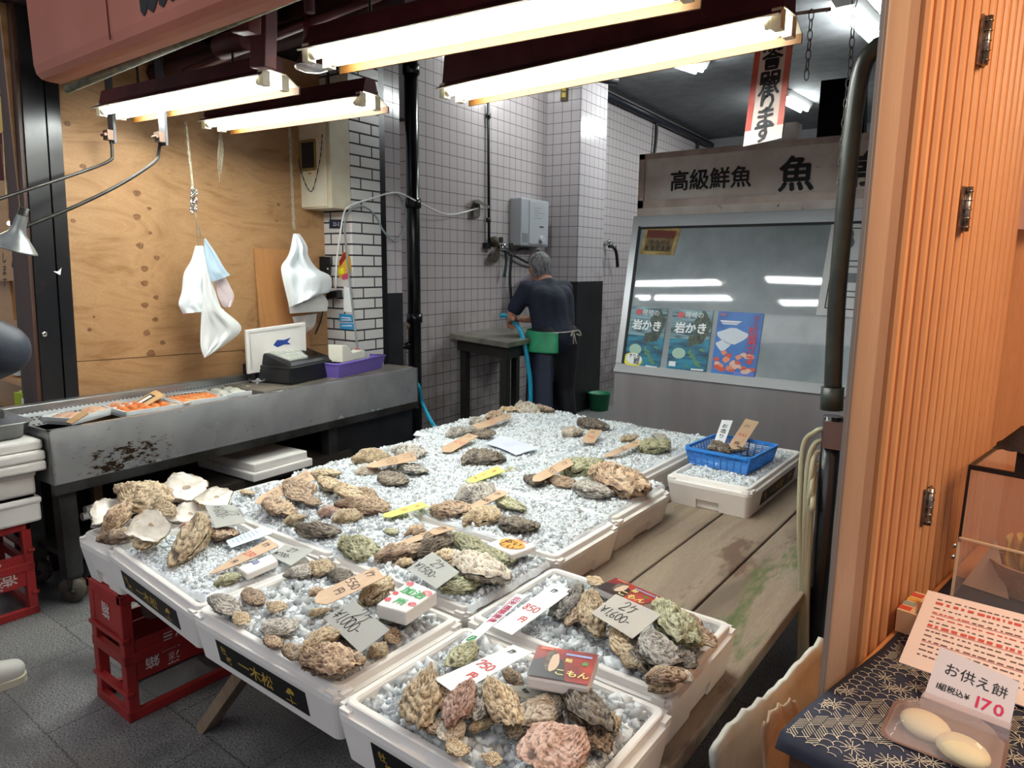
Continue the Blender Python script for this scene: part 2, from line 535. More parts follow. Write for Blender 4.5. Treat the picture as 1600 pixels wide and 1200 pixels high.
# ------------------------------------------------------------------ frame of the left wall (turned 4 degrees)
TH = math.radians(4.0)
AX = Vector((-math.sin(TH), math.cos(TH), 0)); BX = Vector((math.cos(TH), math.sin(TH), 0)); ZX = Vector((0, 0, 1))
LO = Vector((-4.0, 4.05, 0))
LM = Matrix(((AX.x, -BX.x, 0, LO.x), (AX.y, -BX.y, 0, LO.y), (0, 0, 1, 0), (0, 0, 0, 1)))
LMI = LM.inverted()
def L(u, v, z): return LO + AX * u + BX * v + ZX * z
def l_v(px, py, v):      # pixel -> (u, z) on the plane v
    p = on_plane(px, py, L(0, v, 0), BX) - LO
    return p.dot(AX), p.z
def l_u(px, py, u):      # pixel -> (v, z) on the plane u
    p = on_plane(px, py, L(u, 0, 0), AX) - LO
    return p.dot(BX), p.z
def lbox(mb, u0, u1, v0, v1, z0, z1, mi=0):
    """box in the left-wall frame, in its local coordinates (build with M=LM)"""
    return mb.span((u0, -v0, z0), (u1, -v1, z1), mi)
def lw(mb, u0, u1, v0, v1, z0, z1, mi=0):
    """the same box in world coordinates"""
    q = [L(u, v, z) for z in (z0, z1) for (u, v) in ((u0, v0), (u1, v0), (u1, v1), (u0, v1))]
    return mb.hexa(q, mi)

CEIL = 3.5
# ------------------------------------------------------------------ floor, walls, ceiling
t = NT('granite_paving')
v = t.vec('Object', loc=(2.635 - 0.455 * 0.0, -0.72, 0))
br = t.n('ShaderNodeTexBrick'); t.l(v, br.inputs['Vector']); br.offset = 0.5
for k, q in (('Scale', 1.0), ('Mortar Size', 0.004), ('Mortar Smooth', 0.2), ('Brick Width', 0.455), ('Row Height', 0.31), ('Bias', -0.3)):
    br.inputs[k].default_value = q
br.inputs['Color1'].default_value = lin('#626365'); br.inputs['Color2'].default_value = lin('#3c3e41'); br.inputs['Mortar'].default_value = lin('#161616')
sp = t.noise(t.vec('Object'), 160, 3, 0.7)
c = t.mix(t.ramp(sp, [(0.40, 0.0), (0.62, 0.55)]), br.outputs['Color'], '#b4b2ae')
c = t.mix(t.ramp(sp, [(0.36, 0.6), (0.5, 0.0)]), c, '#26262a')
w = t.noise(t.vec('Object', loc=(2, 5, 0)), 2.2, 4)
c = t.mix(t.ramp(w, [(0.45, 0.0), (0.62, 0.55)]), c, '#2e2e31')
t.set(Base_Color=c, Roughness=t.ramp(w, [(0.4, 0.6), (0.62, 0.28)]))
t.bump(t.math('ADD', t.math('MULTIPLY', br.outputs['Fac'], -1.0), t.math('MULTIPLY', sp, 0.4)), 0.35, 0.006)
m_floor = t.m
mb = MB(); mb.span((-9, -3.5, -0.1), (4, 12, 0.0))
struct('floor', mb, m_floor, origin=False)

m_tile = tile_mat('white_wall_tiles', '#b6adad', '#464144', 0.1, 0.1, 0.0026, rough=0.12)
mb = MB(); lbox(mb, -0.05, 8.2, -0.15, 0.0, 0, CEIL + 0.3)
struct('wall_left', mb, m_tile, M=LM)

u_p0, _ = l_v(853, 300, 0.0)
v_p1, _ = l_u(905, 300, u_p0)
u_p1, _ = l_v(945, 300, v_p1)
m_tilep = tile_mat('pillar_tiles', '#b7b0b2', '#464144', 0.1, 0.1, 0.0026, rough=0.12, mode='xy')
mb = MB(); lbox(mb, u_p0, u_p1, 0.0, v_p1, 0, CEIL)
struct('pillar', mb, m_tilep, M=LM)
# black waterproof board round the foot of the pillar
zb = l_v(905, 440, v_p1)[1]
mb = MB(); lbox(mb, u_p0 + 0.12, u_p1 + 0.006, -0.0, v_p1 + 0.008, 0.0, zb)
mb2 = MB(); lbox(mb2, u_p0 - 0.008, u_p1 + 0.006, 0.12, v_p1 + 0.008, 0.0, zb)
struct('trim_1', mb2, M('black_waterproof_board', '#1b1b1c', 0.45, var='#101011', scale=3, spots=[dict(scale=7, at=0.66, col='#45423e', soft=.1)]), M=LM)

mb = MB(); lbox(mb, -3.2, 0.02, -0.16, -0.03, 2.6, CEIL + .3)
struct('wall_upper', mb, M('dark_upper_wall', '#3b3230', .8), M=LM)
# room beyond: plain walls, ceiling
m_plaster = M('grey_plaster', '#8f8f92', 0.85, var='#858589', scale=2, bump=0.2, bscale=300)
mb = MB(); mb.span((-5.2, 11.0, 0), (3.2, 11.15, CEIL + .3)); struct('wall_back', mb, m_plaster, origin=False)
mb = MB(); mb.span((1.6, 2.2, 0), (1.75, 11.0, CEIL + .3)); struct('wall_right', mb, m_plaster, origin=False)
mb = MB(); mb.span((-5.2, 2.0, CEIL), (3.2, 11.15, CEIL + 0.12)); struct('ceiling', mb, M('mottled_ceiling', '#77787a', 0.9, var='#6a6b6e', scale=6, bump=0.3, bscale=200), origin=False)

# ------------------------------------------------------------------ left side: plywood, post, counter
m_ply = wood_mat('plywood', '#a47d55', '#ae8860', '#8f683f', axis='x', ring=5.0, stretch=0.3, knots=0.0, dist=3.5, rough=0.6,
                 stains=[dict(scale=1.6, at=0.60, col='#8a5a33', soft=0.2, max=0.6), dict(scale=28, at=0.74, col='#5a3820', soft=0.03)])
PV = 0.02
ua, za = l_v(122, 565, PV); ub, zb2 = l_v(400, 546, PV)
u_l = -2.80; u_r = l_v(507, 400, PV)[0] + 0.06
zs = lambda u: za + (zb2 - za) * (u - ua) / (ub - ua)
mb = MB()
for z_of in (lambda u, top: zs(u) + 0.002 if not top else 2.75, lambda u, top: 0.3 if not top else zs(u) - 0.002):
    q = [(u, -vv, z_of(u, tp)) for tp in (0, 1) for (u, vv) in ((u_l, PV - .012), (u_r, PV - .012), (u_r, PV), (u_l, PV))]
    mb.hexa(q)
mb.box(((u_l + u_r) / 2, -PV + .02, zs((u_l + u_r) / 2)), (u_r - u_l, .008, .16), None, 1)  # dark strip added behind the seam to stop light leaking through
# knots standing in a column where the veneer was cut
m_knot_backing = M('knot_and_seam_backing', '#6d4a2e', 0.6, var='#8a6340', scale=90)
for (x, y, r) in [(214, 302, 5), (214, 339, 5), (219, 384, 5), (245, 403, 4), (226, 420, 5), (226, 443, 5), (244, 465, 4), (226, 477, 5), (243, 499, 4), (229, 520, 5), (254, 535, 4), (236, 552, 6),
                  (233, 326, 3), (234, 364, 3), (114, 345, 3), (147, 495, 2), (140, 515, 3), (382, 549, 3), (130, 260, 4), (435, 320, 3), (432, 345, 2), (105, 193, 4)]:
    u, z = l_v(x, y, PV)
    k = r * 0.0042
    mb.add([(u + k * math.cos(a) * (1 + .2 * math.sin(3 * a + x)), -PV - 0.0006, z + k * .8 * math.sin(a)) for a in np.linspace(0, 2 * math.pi, 11)[:-1]], [tuple(range(10))], 1)
struct('wall_plywood', mb, [m_ply, m_knot_backing], M=LM)

# dark board leaning against the plywood behind the hanging bags
mb = MB()
ul1, zt1 = l_v(402, 388, 0.06); ul2, _ = l_v(452, 392, 0.06)
mb.hexa([(ul1 - .02, -.10, .78), (ul2 + .12, -.10, .78), (ul2 + .12, -.085, .78), (ul1 - .02, -.085, .78), (ul1, -.035, zt1), (ul2 + .1, -.035, zt1), (ul2 + .1, -.022, zt1), (ul1, -.022, zt1)])
one('leaning_board', 'plain light brown board leaning against the plywood behind the white bags', 'board', mb,
    wood_mat('board_wood', '#a8764a', '#b3824f', '#9a683c', 'z', 4, .1, dist=1), M=LM)

# black post
m_post = M('tarred_timber', '#141519', 0.28, var='#22201f', scale=4, stretch=(1, 1, .3), spots=[dict(scale=7, at=.60, col='#3a2b25', soft=.2), dict(scale=22, at=.74, col='#8c8a86')], bump=.2, bscale=18)
m_postside = M('brown_timber', '#4a2f22', 0.5, var='#3a251b', scale=8, stretch=(1, 1, .15))
PVV = 0.07
r0, r1 = l_v(123, 605, PVV), l_v(91, 125, PVV)
s0, s1 = l_v(66, 605, PVV), l_v(33, 125, PVV)
q0 = l_u(57, 605, s0[0])[0]
def lerpz(a, b, z): return a[0] + (b[0] - a[0]) * (z - a[1]) / (b[1] - a[1])
zb_, zt_ = 0.0, 2.75
mb = MB()
def postpart(fa, fb, va, vb, mi):
    mb.hexa([(fa(z), -v_, z) if k in (0, 3) else (fb(z), -v_, z) for z in (zb_, zt_) for k, v_ in ((0, va), (1, va), (2, vb), (3, vb))], mi)
sl = lambda z: lerpz(s0, s1, z); sr = lambda z: lerpz(r0, r1, z)
sm_ = lambda z: sl(z) + (sr(z) - sl(z)) * 0.60
postpart(sl, lambda z: sm_(z) - .004, -0.1, PVV, 0)
postpart(lambda z: sm_(z) + .004, sr, -0.1, PVV, 0)
postpart(lambda z: sl(z) - .018, lambda z: sl(z) - .001, -0.1, PVV - .008, 1)
post = one('timber_post', 'thick black tarred timber post at the left edge of the stall', 'post', mb, [m_post, m_postside], M=LM)
mb = MB(); u, z = l_v(69, 522, PVV)
mb.lathe([(.004, .002), (.013, .002), (.013, .004), (.004, .004)], 12, (u, -PVV - .002, z), Matrix.Rotation(math.pi / 2, 3, 'X'))
o = mb.build('washer', m_chrome, M=LM); o.matrix_basis = Matrix(); o.data.transform(LM); set_parent(o, post)
mb = MB(); fc = Face(*[L(*(lambda a: (a[0], PVV + .002, a[1]))(l_v(x, y, PVV))) for x, y in ((83, 424), (94, 430), (96, 418), (90, 424))])
mb.quad(fc.o, fc.px, fc.pxy, fc.py)
o = mb.build('paper_scrap', m_paper, post)

# white brick pillar with its distribution box
m_brick = tile_mat('white_glazed_bricks', '#cfccca', '#2b2a2c', 0.215, 0.071, 0.006, 0.5, rough=0.25, mode='xy', tint='#c5c2c0', stains=False, mb=.5)
ub0 = l_v(507, 400, PV)[0] + 0.005
vb1 = l_u(551, 400, ub0)[0]
ub1 = l_v(596, 400, vb1)[0]
mb = MB(); lbox(mb, ub0, ub1, -0.1, vb1, 0, 2.9)
struct('pillar_brick', mb, m_brick, M=LM)
# dark corner strip + white tile pilaster with dark foot + soil pipe
ub2 = l_v(606, 400, vb1)[0]
mb = MB(); lbox(mb, ub1, ub2, -0.05, vb1 - .01, 0, 2.9)
struct('trim_2', mb, m_blackpaint, M=LM)
ub3 = l_v(627, 380, vb1 - .03)[0]
zf = l_v(612, 458, vb1 - .03)[1]
mb = MB(); lbox(mb, ub2, ub3, -0.05, vb1 - .03, zf, 3.2)
struct('pillar_pilaster', mb, m_tilep, M=LM)
mb = MB(); lbox(mb, ub2, ub3 + .002, -0.05, vb1 - .026, 0, zf)
struct('trim_3', mb, M('peeling_black_paint', '#242428', 0.4, var='#1a1a1d', scale=9, spots=[dict(scale=14, at=.66, col='#7d7a78', soft=.03)]), M=LM)
rp = l_v(646, 400, 0.09)
mb = MB()
mb.tube([L(rp[0], .09, 0), L(rp[0], .09, 3.3)], .052, 14)
for (px, py) in ((646, 318), (646, 497), (646, 110)):
    z = l_v(px, py, .09)[1]
    mb.tube([L(rp[0], .09, z - .035), L(rp[0], .09, z + .035)], .064, 14)
z = l_v(640, 540, .09)[1]
mb.tube([L(rp[0] - .14, .07, z), L(rp[0], .08, z)], .03, 10)
one('drain_pipe', 'thick black drain pipe running up the corner of the tiled wall', 'pipe', mb, M('black_pipe', '#0f0f12', .22))
x0 = l_v(633, 520, .07)
mb = MB(); mb.tube(smooth_path([L(x0[0] - .02, .07, .3), L(x0[0] - .02, .07, l_v(633, 520, .07)[1]), L(x0[0] + .05, .07, l_v(633, 510, .07)[1])], 5), .022, 10)
one('small_pipe', 'short pale pipe between the black drain pipe and the pilaster', 'pipe', mb, M('stained_pvc', '#8b8178', .5, var='#6d635b', scale=8))

# distribution box
vd0, zd1 = l_u(466, 190, ub0 - .02)
vd1 = l_u(545, 300, ub0 - .02)[0]
zd0 = l_u(500, 330, ub0 - .02)[1]
bx = thing('distribution_box', 'cream enamelled electric box with a window and chain on the brick pillar', 'electric box', L(ub0 - .1, (vd0 + vd1) / 2, zd0))
mb = MB(); lw(mb, ub0 - .17, ub0 - .002, vd0, vd1, zd0, 2.42)
mb.build('body', M('stained_cream_enamel', '#cfc7b0', .45, var='#c2b699', scale=4, spots=[dict(scale=35, at=.70, col='#6b5238'), dict(scale=6, at=.66, col='#8a6a49', soft=.15)]), bx, bevel=.006)
mb = MB(); vs_ = l_u(511, 260, ub0 - .17)[0]
lw(mb, ub0 - .182, ub0 - .17, vd0 + .01, vs_, zd0 + .01, 2.40)
o = mb.build('door', m_cream, bx, bevel=.004)
mb = MB()
wv0, wz0 = l_u(472, 266, ub0 - .183); wv1, wz1 = l_u(492, 219, ub0 - .183)
lw(mb, ub0 - .19, ub0 - .18, wv0 - .008, wv0 + .006, wz0, wz1); lw(mb, ub0 - .19, ub0 - .18, wv1 - .006, wv1 + .008, wz0, wz1)
lw(mb, ub0 - .19, ub0 - .18, wv0, wv1, wz0 - .008, wz0 + .008); lw(mb, ub0 - .19, ub0 - .18, wv0, wv1, wz1 - .008, wz1 + .008)
wf = mb.build('window_frame', M('brass_frame', '#9b8a52', .4, .5), o)
mb = MB(); lw(mb, ub0 - .186, ub0 - .182, wv0, wv1, wz0, wz1)
mb.build('window_pane', M('dark_glass', '#2c2e31', .1), o)
mb = MB()
pa, pb, pc = [(l_u(x, y, ub0 - .19)) for x, y in ((464, 232), (487, 299), (504, 210))]
chain = smooth_path([L(ub0 - .192, *pa), L(ub0 - .192, *l_u(472, 272, ub0 - .19)), L(ub0 - .192, *pb), L(ub0 - .192, *l_u(500, 250, ub0 - .19)), L(ub0 - .192, *pc)], 8)
for i in range(len(chain) - 1):
    a, b = chain[i], chain[i + 1]
    mb.tube([a, b], .0032 if i % 2 else .0018, 5)
mb.build('chain', m_darkmetal, o)
mb = MB(); k0 = l_u(484, 271, ub0 - .183); lw(mb, ub0 - .186, ub0 - .18, k0[0] - .012, k0[0] + .012, k0[1] - .006, k0[1] + .006)
mb.build('name_plate', M('yellow_plate', '#b39a3a', .4), o)

# things fixed on the street face of the brick pillar
FB = ub0 - .003
def pil(px, py, d=0.0): a = l_u(px, py, FB - d); return L(FB - d, *a)
mb = MB(); f = Face(pil(515, 357), pil(536, 357), pil(536, 343), pil(515, 343))
mb.quad(f.p(0, 0, .002), f.p(f.W, 0, .002), f.p(f.W, f.H, .002), f.p(0, f.H, .002))
o = one('house_number_plate', 'small dark blue number plate on the white brick pillar', 'plate', mb, M('navy_plate', '#1c2438', .4), solid=.002)
mb = MB(); font(mb, f, '22-2', f.W * .28, f.H * .3, f.H * .55, hgt=.004); mb.build('number', m_paper, o)
# round-cornered yellow sticker
mb = MB(); pts = [(529, 410), (537, 394), (541, 392), (547, 402), (549, 418), (546, 434), (537, 437), (529, 432)]
mb.add([pil(x, y, .003) for x, y in pts], [tuple(range(len(pts)))])
st = one('payment_sticker', 'yellow and red sticker on the corner of the white brick pillar', 'sticker', mb, M('yellow_sticker', '#d8a93a', .4), solid=.001)
for nm, col, pts in (('red_band', '#8d2420', [(530, 408), (537, 395), (541, 393), (543, 400), (531, 417)]), ('yellow_patch', '#e6dc2c', [(528, 420), (537, 418), (537, 428), (528, 428)]), ('pink_patch', '#c4476a', [(534, 430), (544, 426), (545, 435), (535, 437)])):
    mb = MB(); mb.add([pil(x, y, .0055) for x, y in pts], [tuple(range(len(pts)))]); mb.build(nm, M(nm, col, .5), st)
mb = MB()
for (a, b, c, d) in (((530, 490), (551, 492), (552, 503), (530, 502)), ((531, 505), (553, 505), (554, 515), (531, 514))):
    mb.quad(*[pil(x, y, .003) for x, y in (a, b, c, d)])
st = one('blue_notice', 'blue and white notice pasted low on the white brick pillar', 'notice', mb, M('blue_notice', '#2f8ec4', .5), solid=.001)
mb = MB()
for (a, b) in (((533, 496), (548, 497)), ((533, 500), (549, 500)), ((534, 509), (550, 509))):
    mb.bar(pil(*a, .005), pil(*b, .005), .0006, .006)
mb.build('printed_lines', m_paper, st)
mb = MB(); mb.quad(*[pil(x, y, .0025) for x, y in ((537, 447), (549, 450), (551, 488), (537, 487))])
one('paper_strip', 'blank white paper strip above the blue notice on the brick pillar', 'paper', mb, m_paper, solid=.001)
mb = MB(); q = [pil(x, y, .02) for x, y in ((504, 432), (517, 432), (517, 401), (504, 401))]
mb.hexa(q + [p - AX * .03 for p in q])
o = one('card_key_box', 'small black wall box on the edge of the white brick pillar', 'box', mb, m_black, bevel=.003)
mb = MB(); mb.ball(pil(512, 420, .052), .006, 8, 6); mb.build('lamp_dot', m_white, o)
mb = MB(); q = [pil(x, y, .02) for x, y in ((518, 468), (535, 464), (535, 453), (518, 456))]
mb.hexa(q + [p - AX * .05 for p in q])
ad = one('power_adapter', 'black power adapter plugged in below the sticker on the pillar', 'adapter', mb, m_black, bevel=.003)
mb = MB(); mb.tube(smooth_path([pil(517, 464, .05), pil(507, 475, .06), pil(500, 505, .08), pil(488, 530, .1), at(478, 545, z=.90)], 6), .005, 6); mb.build('cord', m_black, ad)

# ------------------------------------------------------------------ steel display counter along the left wall
CT = 0.80
cA = at(76, 674.5, z=CT) - LO
CV = cA.dot(BX); CU0 = cA.dot(AX)
CU1 = l_v(653, 573, CV)[0]
CZ0 = 0.565
CB = 0.10                       # back edge of the counter (v)
ctr = thing('display_counter', 'long stainless steel counter on casters against the plywood wall', 'counter', L((CU0 + CU1) / 2, (CV + CB) / 2, 0), TH)
mb = MB(); lw(mb, CU0, CU1, CV - .012, CV, CZ0, CT); lw(mb, CU0, CU1, CV - .035, CV - .012, CT - .012, CT)
t = NT('rust_spotted_steel')
sep = t.n('ShaderNodeSeparateXYZ'); t.l(t.coord.outputs['Generated'], sep.inputs[0])
patch = t.math('MULTIPLY', t.ramp(sep.outputs['Y'], [(0.03, 0.0), (0.09, 1.0), (0.17, 1.0), (0.25, 0.0)]), t.ramp(sep.outputs['Z'], [(0.0, 0.9), (0.45, 1.0), (0.62, 0.0)]))
nz = t.noise(t.vec('Object', (1, 1, 2.2)), 24, 6, .68)
f1 = t.ramp(t.math('ADD', nz, t.math('MULTIPLY', patch, 0.215)), [(0.70, 0.0), (0.73, 1.0)])
nb = t.noise(t.vec('Object', (1, 1, 1)), 2.5, 3)
base = t.ramp(nb, [(0.4, '#c2c3c5'), (0.62, '#a6a8ab')])
base = t.mix(t.ramp(t.math('ADD', nz, t.math('MULTIPLY', patch, 0.17)), [(0.62, 0.0), (0.72, 0.8)]), base, '#7c6038')
base = t.mix(f1, base, '#2a2018')
dk = t.ramp(sep.outputs['Y'], [(0.55, 0.0), (0.62, 0.0), (1.0, 0.0)])
t.set(Base_Color=base, Metallic=t.ramp(f1, [(0, .62), (1, 0.0)]), Roughness=t.ramp(nb, [(0.4, .20), (0.6, .28)]))
mb.build('front_panel', t.m, ctr)
m_dark_steel = M('tarnished_dark_steel', '#4a4a4b', 0.45, 0.7, var='#35332f', scale=5, spots=[dict(scale=20, at=.68, col='#191614')])
mb = MB(); lw(mb, CU0, CU1, CV - .03, CV + .004, CZ0 - .045, CZ0); mb.build('bottom_rail', m_dark_steel, ctr)
mb = MB(); lw(mb, CU0, CU0 + .012, CB, CV, CZ0, CT); mb.build('end_panel', m_steel, ctr); mb = MB(); lw(mb, CU1 - .012, CU1, CB, CV, CZ0 - .05, CT)
mb.build('end_panel', m_steel, ctr)
mb = MB(); lw(mb, CU0, CU1, CB, CV - .012, CT - .10, CT - .09); mb.build('basin_floor', m_steel, ctr)
# raised back rail and the perforated air strip in front of it
mb = MB(); lw(mb, CU0, CU1 - .5, CB - .03, CB + .02, CT - .05, CT + .045); mb.build('back_rail', m_steel, ctr, bevel=.004)
t = NT('perforated_steel')
ch = t.n('ShaderNodeTexVoronoi'); ch.inputs['Randomness'].default_value = 0.0; ch.inputs['Scale'].default_value = 48
t.l(t.vec('Object', rot=(0, 0, -TH)), ch.inputs['Vector'])
t.set(Base_Color=t.ramp(ch.outputs['Distance'], [(.30, '#0b0b0c'), (.36, '#b0b3b5')]), Metallic=.6, Roughness=.35)
mb = MB()
mb.quad(L(CU0, CB + .02, CT + .01), L(CU1 - .9, CB + .02, CT + .01), L(CU1 - .9, CB + .14, CT - .03), L(CU0, CB + .14, CT - .03))
mb.build('perforated_strip', t.m, ctr)
# worktop for the till at the inner end, with a sunk edge
ud0 = l_v(395, 600, CV)[0]
mb = MB(); lw(mb, ud0 + .1, CU1 - .012, CB - .02, CV - .035, CT - .02, CT + .004); mb.build('till_shelf', M('worn_shelf', '#6f675e', .5, var='#56504a', scale=6), ctr)
# legs, shelf and cabinet below
for (uu, vv) in ((CU0 + .06, CV - .06), (CU0 + .06, CB + .05), (l_v(515, 690, CV - .06)[0], CV - .06)):
    mb = MB(); lw(mb, uu - .035, uu + .035, vv - .035, vv + .035, .13, CZ0 - .045); mb.build('leg', m_dark_steel, ctr, bevel=.003)
mb = MB(); lw(mb, CU0 + .3, CU0 + .34, CV - .35, CV - .31, .13, CZ0 - .04); mb.build('leg', M('weathered_wood_leg', '#7b6350', .7), ctr)
mb = MB(); lw(mb, l_v(522, 690, CV - .05)[0], CU1 - .01, CB, CV - .05, .08, CZ0 - .045); mb.build('cabinet', M('dark_cabinet', '#2a2a2d', .4, .4, var='#1f1f22', scale=4), ctr)
mb = MB(); lw(mb, CU0 + .06, CU1 - .6, CB, CV - .04, .19, .215); mb.build('lower_shelf', m_dark_steel, ctr)
for (uu, vv) in ((CU0 + .06, CV - .06), (CU0 + .06, CB + .05)):
    c0 = L(uu, vv, .06)
    mb = MB(); mb.lathe([(.0, -.02), (.058, -.02), (.06, 0), (.058, .02), (0, .02)], 20, c0, Matrix.Rotation(TH + .5, 3, 'Z') @ Matrix.Rotation(math.pi / 2, 3, 'X'))
    w_ = mb.build('caster', M('caster_rubber', '#5b5247', .6, var='#463f37', scale=20), ctr)
    mb = MB(); mb.box(c0 + Vector((0, 0, .065)), (.06, .06, .012)); mb.bar(c0 + Vector((.03, -.02, .06)), c0 + Vector((.012, -.02, 0)), .02, .004); mb.ball(c0 + Vector((.028, -.012, 0)), .012)
    mb.build('caster_fork', m_dark_steel, w_)
# black sheet, its colour standing in for the shade below the counter
mb = MB(); lw(mb, CU0, CU1, CB - .02, CB, .1, CZ0); mb.build('shade_sheet', M('under_counter_shade', '#0d0c0c', .8), ctr)

def foot(p1, p2, p3, z):
    """corner p2 with neighbours p1 and p3 on the level z -> local frame of a rectangle"""
    a, b, c = at(*p1, z=z), at(*p2, z=z), at(*p3, z=z)
    ex = (a - b); ey = (c - b)
    w, d = ex.length, ey.length
    ex.normalize(); ey = (ey - ex * ey.dot(ex)).normalized()
    return b, ex, ey, w, d
class Loc:
    """a right-angled local frame: corner, two edge directions, lengths"""
    def __init__(s, b, ex, ey, w, d): s.b, s.ex, s.ey, s.w, s.d = b, ex, ey, w, d
    def p(s, x, y, z): return s.b + s.ex * x + s.ey * y + Vector((0, 0, z))
    def box(s, mb, x0, x1, y0, y1, z0, z1, mi=0):
        return mb.hexa([s.p(x, y, z) for z in (z0, z1) for x, y in ((x0, y0), (x1, y0), (x1, y1), (x0, y1))], mi)

# --- fish trays in the counter
m_salmon = M('salmon_flesh', '#d9874f', .35, var='#c76a3d', scale=30, sub=.1)
m_pale = M('pale_fillet', '#d8b7a0', .35, var='#c9906e', scale=25, sub=.1)
m_traywhite = M('white_foam_tray', '#e2e6e6', .5)
m_woodtag = wood_mat('thin_shaved_wood', '#c9a374', '#d3b084', '#b58d5f', 'x', 6, .15, dist=.6, bump=.05)
def counter_tray(name, label, p1, p2, p3, fill, n, z=CT - .012, grp='fish trays in the steel counter'):
    F = Loc(*foot(p1, p2, p3, z))
    r = thing(name, label, 'fish tray', F.p(F.w / 2, F.d / 2, -.01), 0, grp)
    mb = MB(); F.box(mb, 0, F.w, 0, F.d, -.02, -.006)
    for a in ((0, F.w, 0, .008), (0, F.w, F.d - .008, F.d), (0, .008, 0, F.d), (F.w - .008, F.w, 0, F.d)): F.box(mb, *a, -.02, .012)
    mb.build('tray', m_traywhite, r)
    for i in range(n):
        mb = MB(); y0 = F.d * (.08 + .84 * i / n); y1 = F.d * (.08 + .84 * (i + .86) / n)
        def fn(a, b): 
            x = F.w * (.08 + .84 * a); y = y0 + (y1 - y0) * b
            h = .022 * (math.sin(math.pi * min(max(a, .02), .98)) ** .35) * (math.sin(math.pi * min(max(b, .02), .98)) ** .5) + .003 * math.sin(23 * a + 5 * i)
            return F.p(x, y, -.006 + h)
        mb.grid(fn, 14, 5)
        mb.build('fillet', fill, r)
    return r
counter_tray('fish_tray', 'foam tray of orange fillets at the street end of the steel counter', (62, 655), (112, 658), (148, 628), m_pale, 3)
counter_tray('fish_tray', 'foam tray packed with bright orange fillets near the street end of the counter', (150, 634), (196, 648), (228, 630), m_salmon, 5)
counter_tray('fish_tray', 'foam tray of orange fillets in front of the black-edged wooden tag', (248, 622), (285, 632), (322, 618), m_salmon, 4)
counter_tray('fish_tray', 'foam tray of pale fillets next to the clear plastic in the counter', (308, 609), (345, 620), (395, 606), M('white_fillet', '#c9cfc8', .3, var='#b8bdb0', scale=30), 3)
# wooden tags standing among them
def quadthing(name, label, cat, px, zs, mat, th=.004, group=None):
    P = quad_px(px, zs)
    f = Face(*P)
    mb = MB(); mb.hexa([p - f.n * th for p in P] + P)
    return one(name, label, cat, mb, mat, group), f
o, f = quadthing('wooden_tag', 'slim wooden tag with a black panel leaning over the orange fillets', 'price tag', [(203, 632), (222, 637), (258, 617), (243, 609)], [.79, .79, .84, .84], m_woodtag)
mb = MB(); mb.quad(*[f.p(f.W * a, f.H * b, .001) for a, b in ((.12, .05), (.6, .05), (.6, .75), (.12, .75))]); pn = mb.build('black_panel', m_ink, o)
mb = MB(); mb.quad(*[f.p(f.W * a, f.H * b, .002) for a, b in ((.24, .1), (.5, .1), (.5, .68), (.24, .68))]); mb.build('white_field', m_paper, o)
quadthing('wooden_tag', 'plain wooden tag with a dark hole above the leftmost fish tray', 'price tag', [(103, 659), (112, 662), (138, 646), (130, 641)], [.79, .79, .835, .835], m_woodtag)
quadthing('wooden_tag', 'plain wooden tag lying on the third tray of orange fillets', 'price tag', [(268, 628), (276, 634), (322, 622), (318, 616)], [.79, .79, .80, .80], m_woodtag)
# clear lids with glints
for i, (lab, p) in enumerate((('clear plastic film crumpled at the end of the fish trays', (410, 598)), ('clear plastic tray upturned behind the black tape dispenser', (376, 588)))):
    c0 = at(*p, z=CT); mb = MB()
    def fn(a, b): 
        x = (a - .5) * .13; y = (b - .5) * .10
        return c0 + AX * x + BX * y + Vector((0, 0, .012 + .025 * mnoise.noise(Vector((a * 5, b * 5, i * 9))) + .02 * (1 - abs(2 * a - 1))))
    mb.grid(fn, 10, 8, smooth=False); one('plastic_film' if i == 0 else 'clear_tray', lab, 'packaging', mb, m_clear)
c0 = at(395, 600, z=CT - .01)
td = thing('tape_dispenser', 'round black tape dispenser beside the cash register', 'tape dispenser', c0)
R_ = Matrix.Rotation(-.5, 3, 'Z') @ Matrix.Rotation(math.pi / 2, 3, 'X')
mb = MB(); mb.lathe([(.018, -.016), (.05, -.016), (.05, .016), (.018, .016), (.018, -.016)], 20, c0 + Vector((0, 0, .05)), R_); mb.build('tape_roll', m_black, td)
mb = MB(); mb.box(c0 + Vector((0, 0, .01)), (.10, .05, .02), rotz(-.5)); mb.build('base', m_black, td)

# --- cash register
F = Loc(*foot((527, 586), (455.5, 602), (402, 587), CT + .005)); F = Loc(F.b, F.ey, F.ex, F.d * .78, F.w)
reg = thing('cash_register', 'black cash register with pale grey keys on the steel counter', 'cash register', F.p(F.w / 2, F.d / 2, 0))
W_, D_ = F.w, F.d
mb = MB(); F.box(mb, 0, W_, 0, D_, 0, .105); mb.build('drawer_case', m_black, reg, bevel=.008)
mb = MB(); F.box(mb, .01, W_ - .01, -.004, 0, .012, .08); 
mb.box(F.p(-.002, D_ * .83, .045), (.012, .016, .016))
mb.build('cash_drawer', M('satin_black_plastic', '#222326', .3), reg)
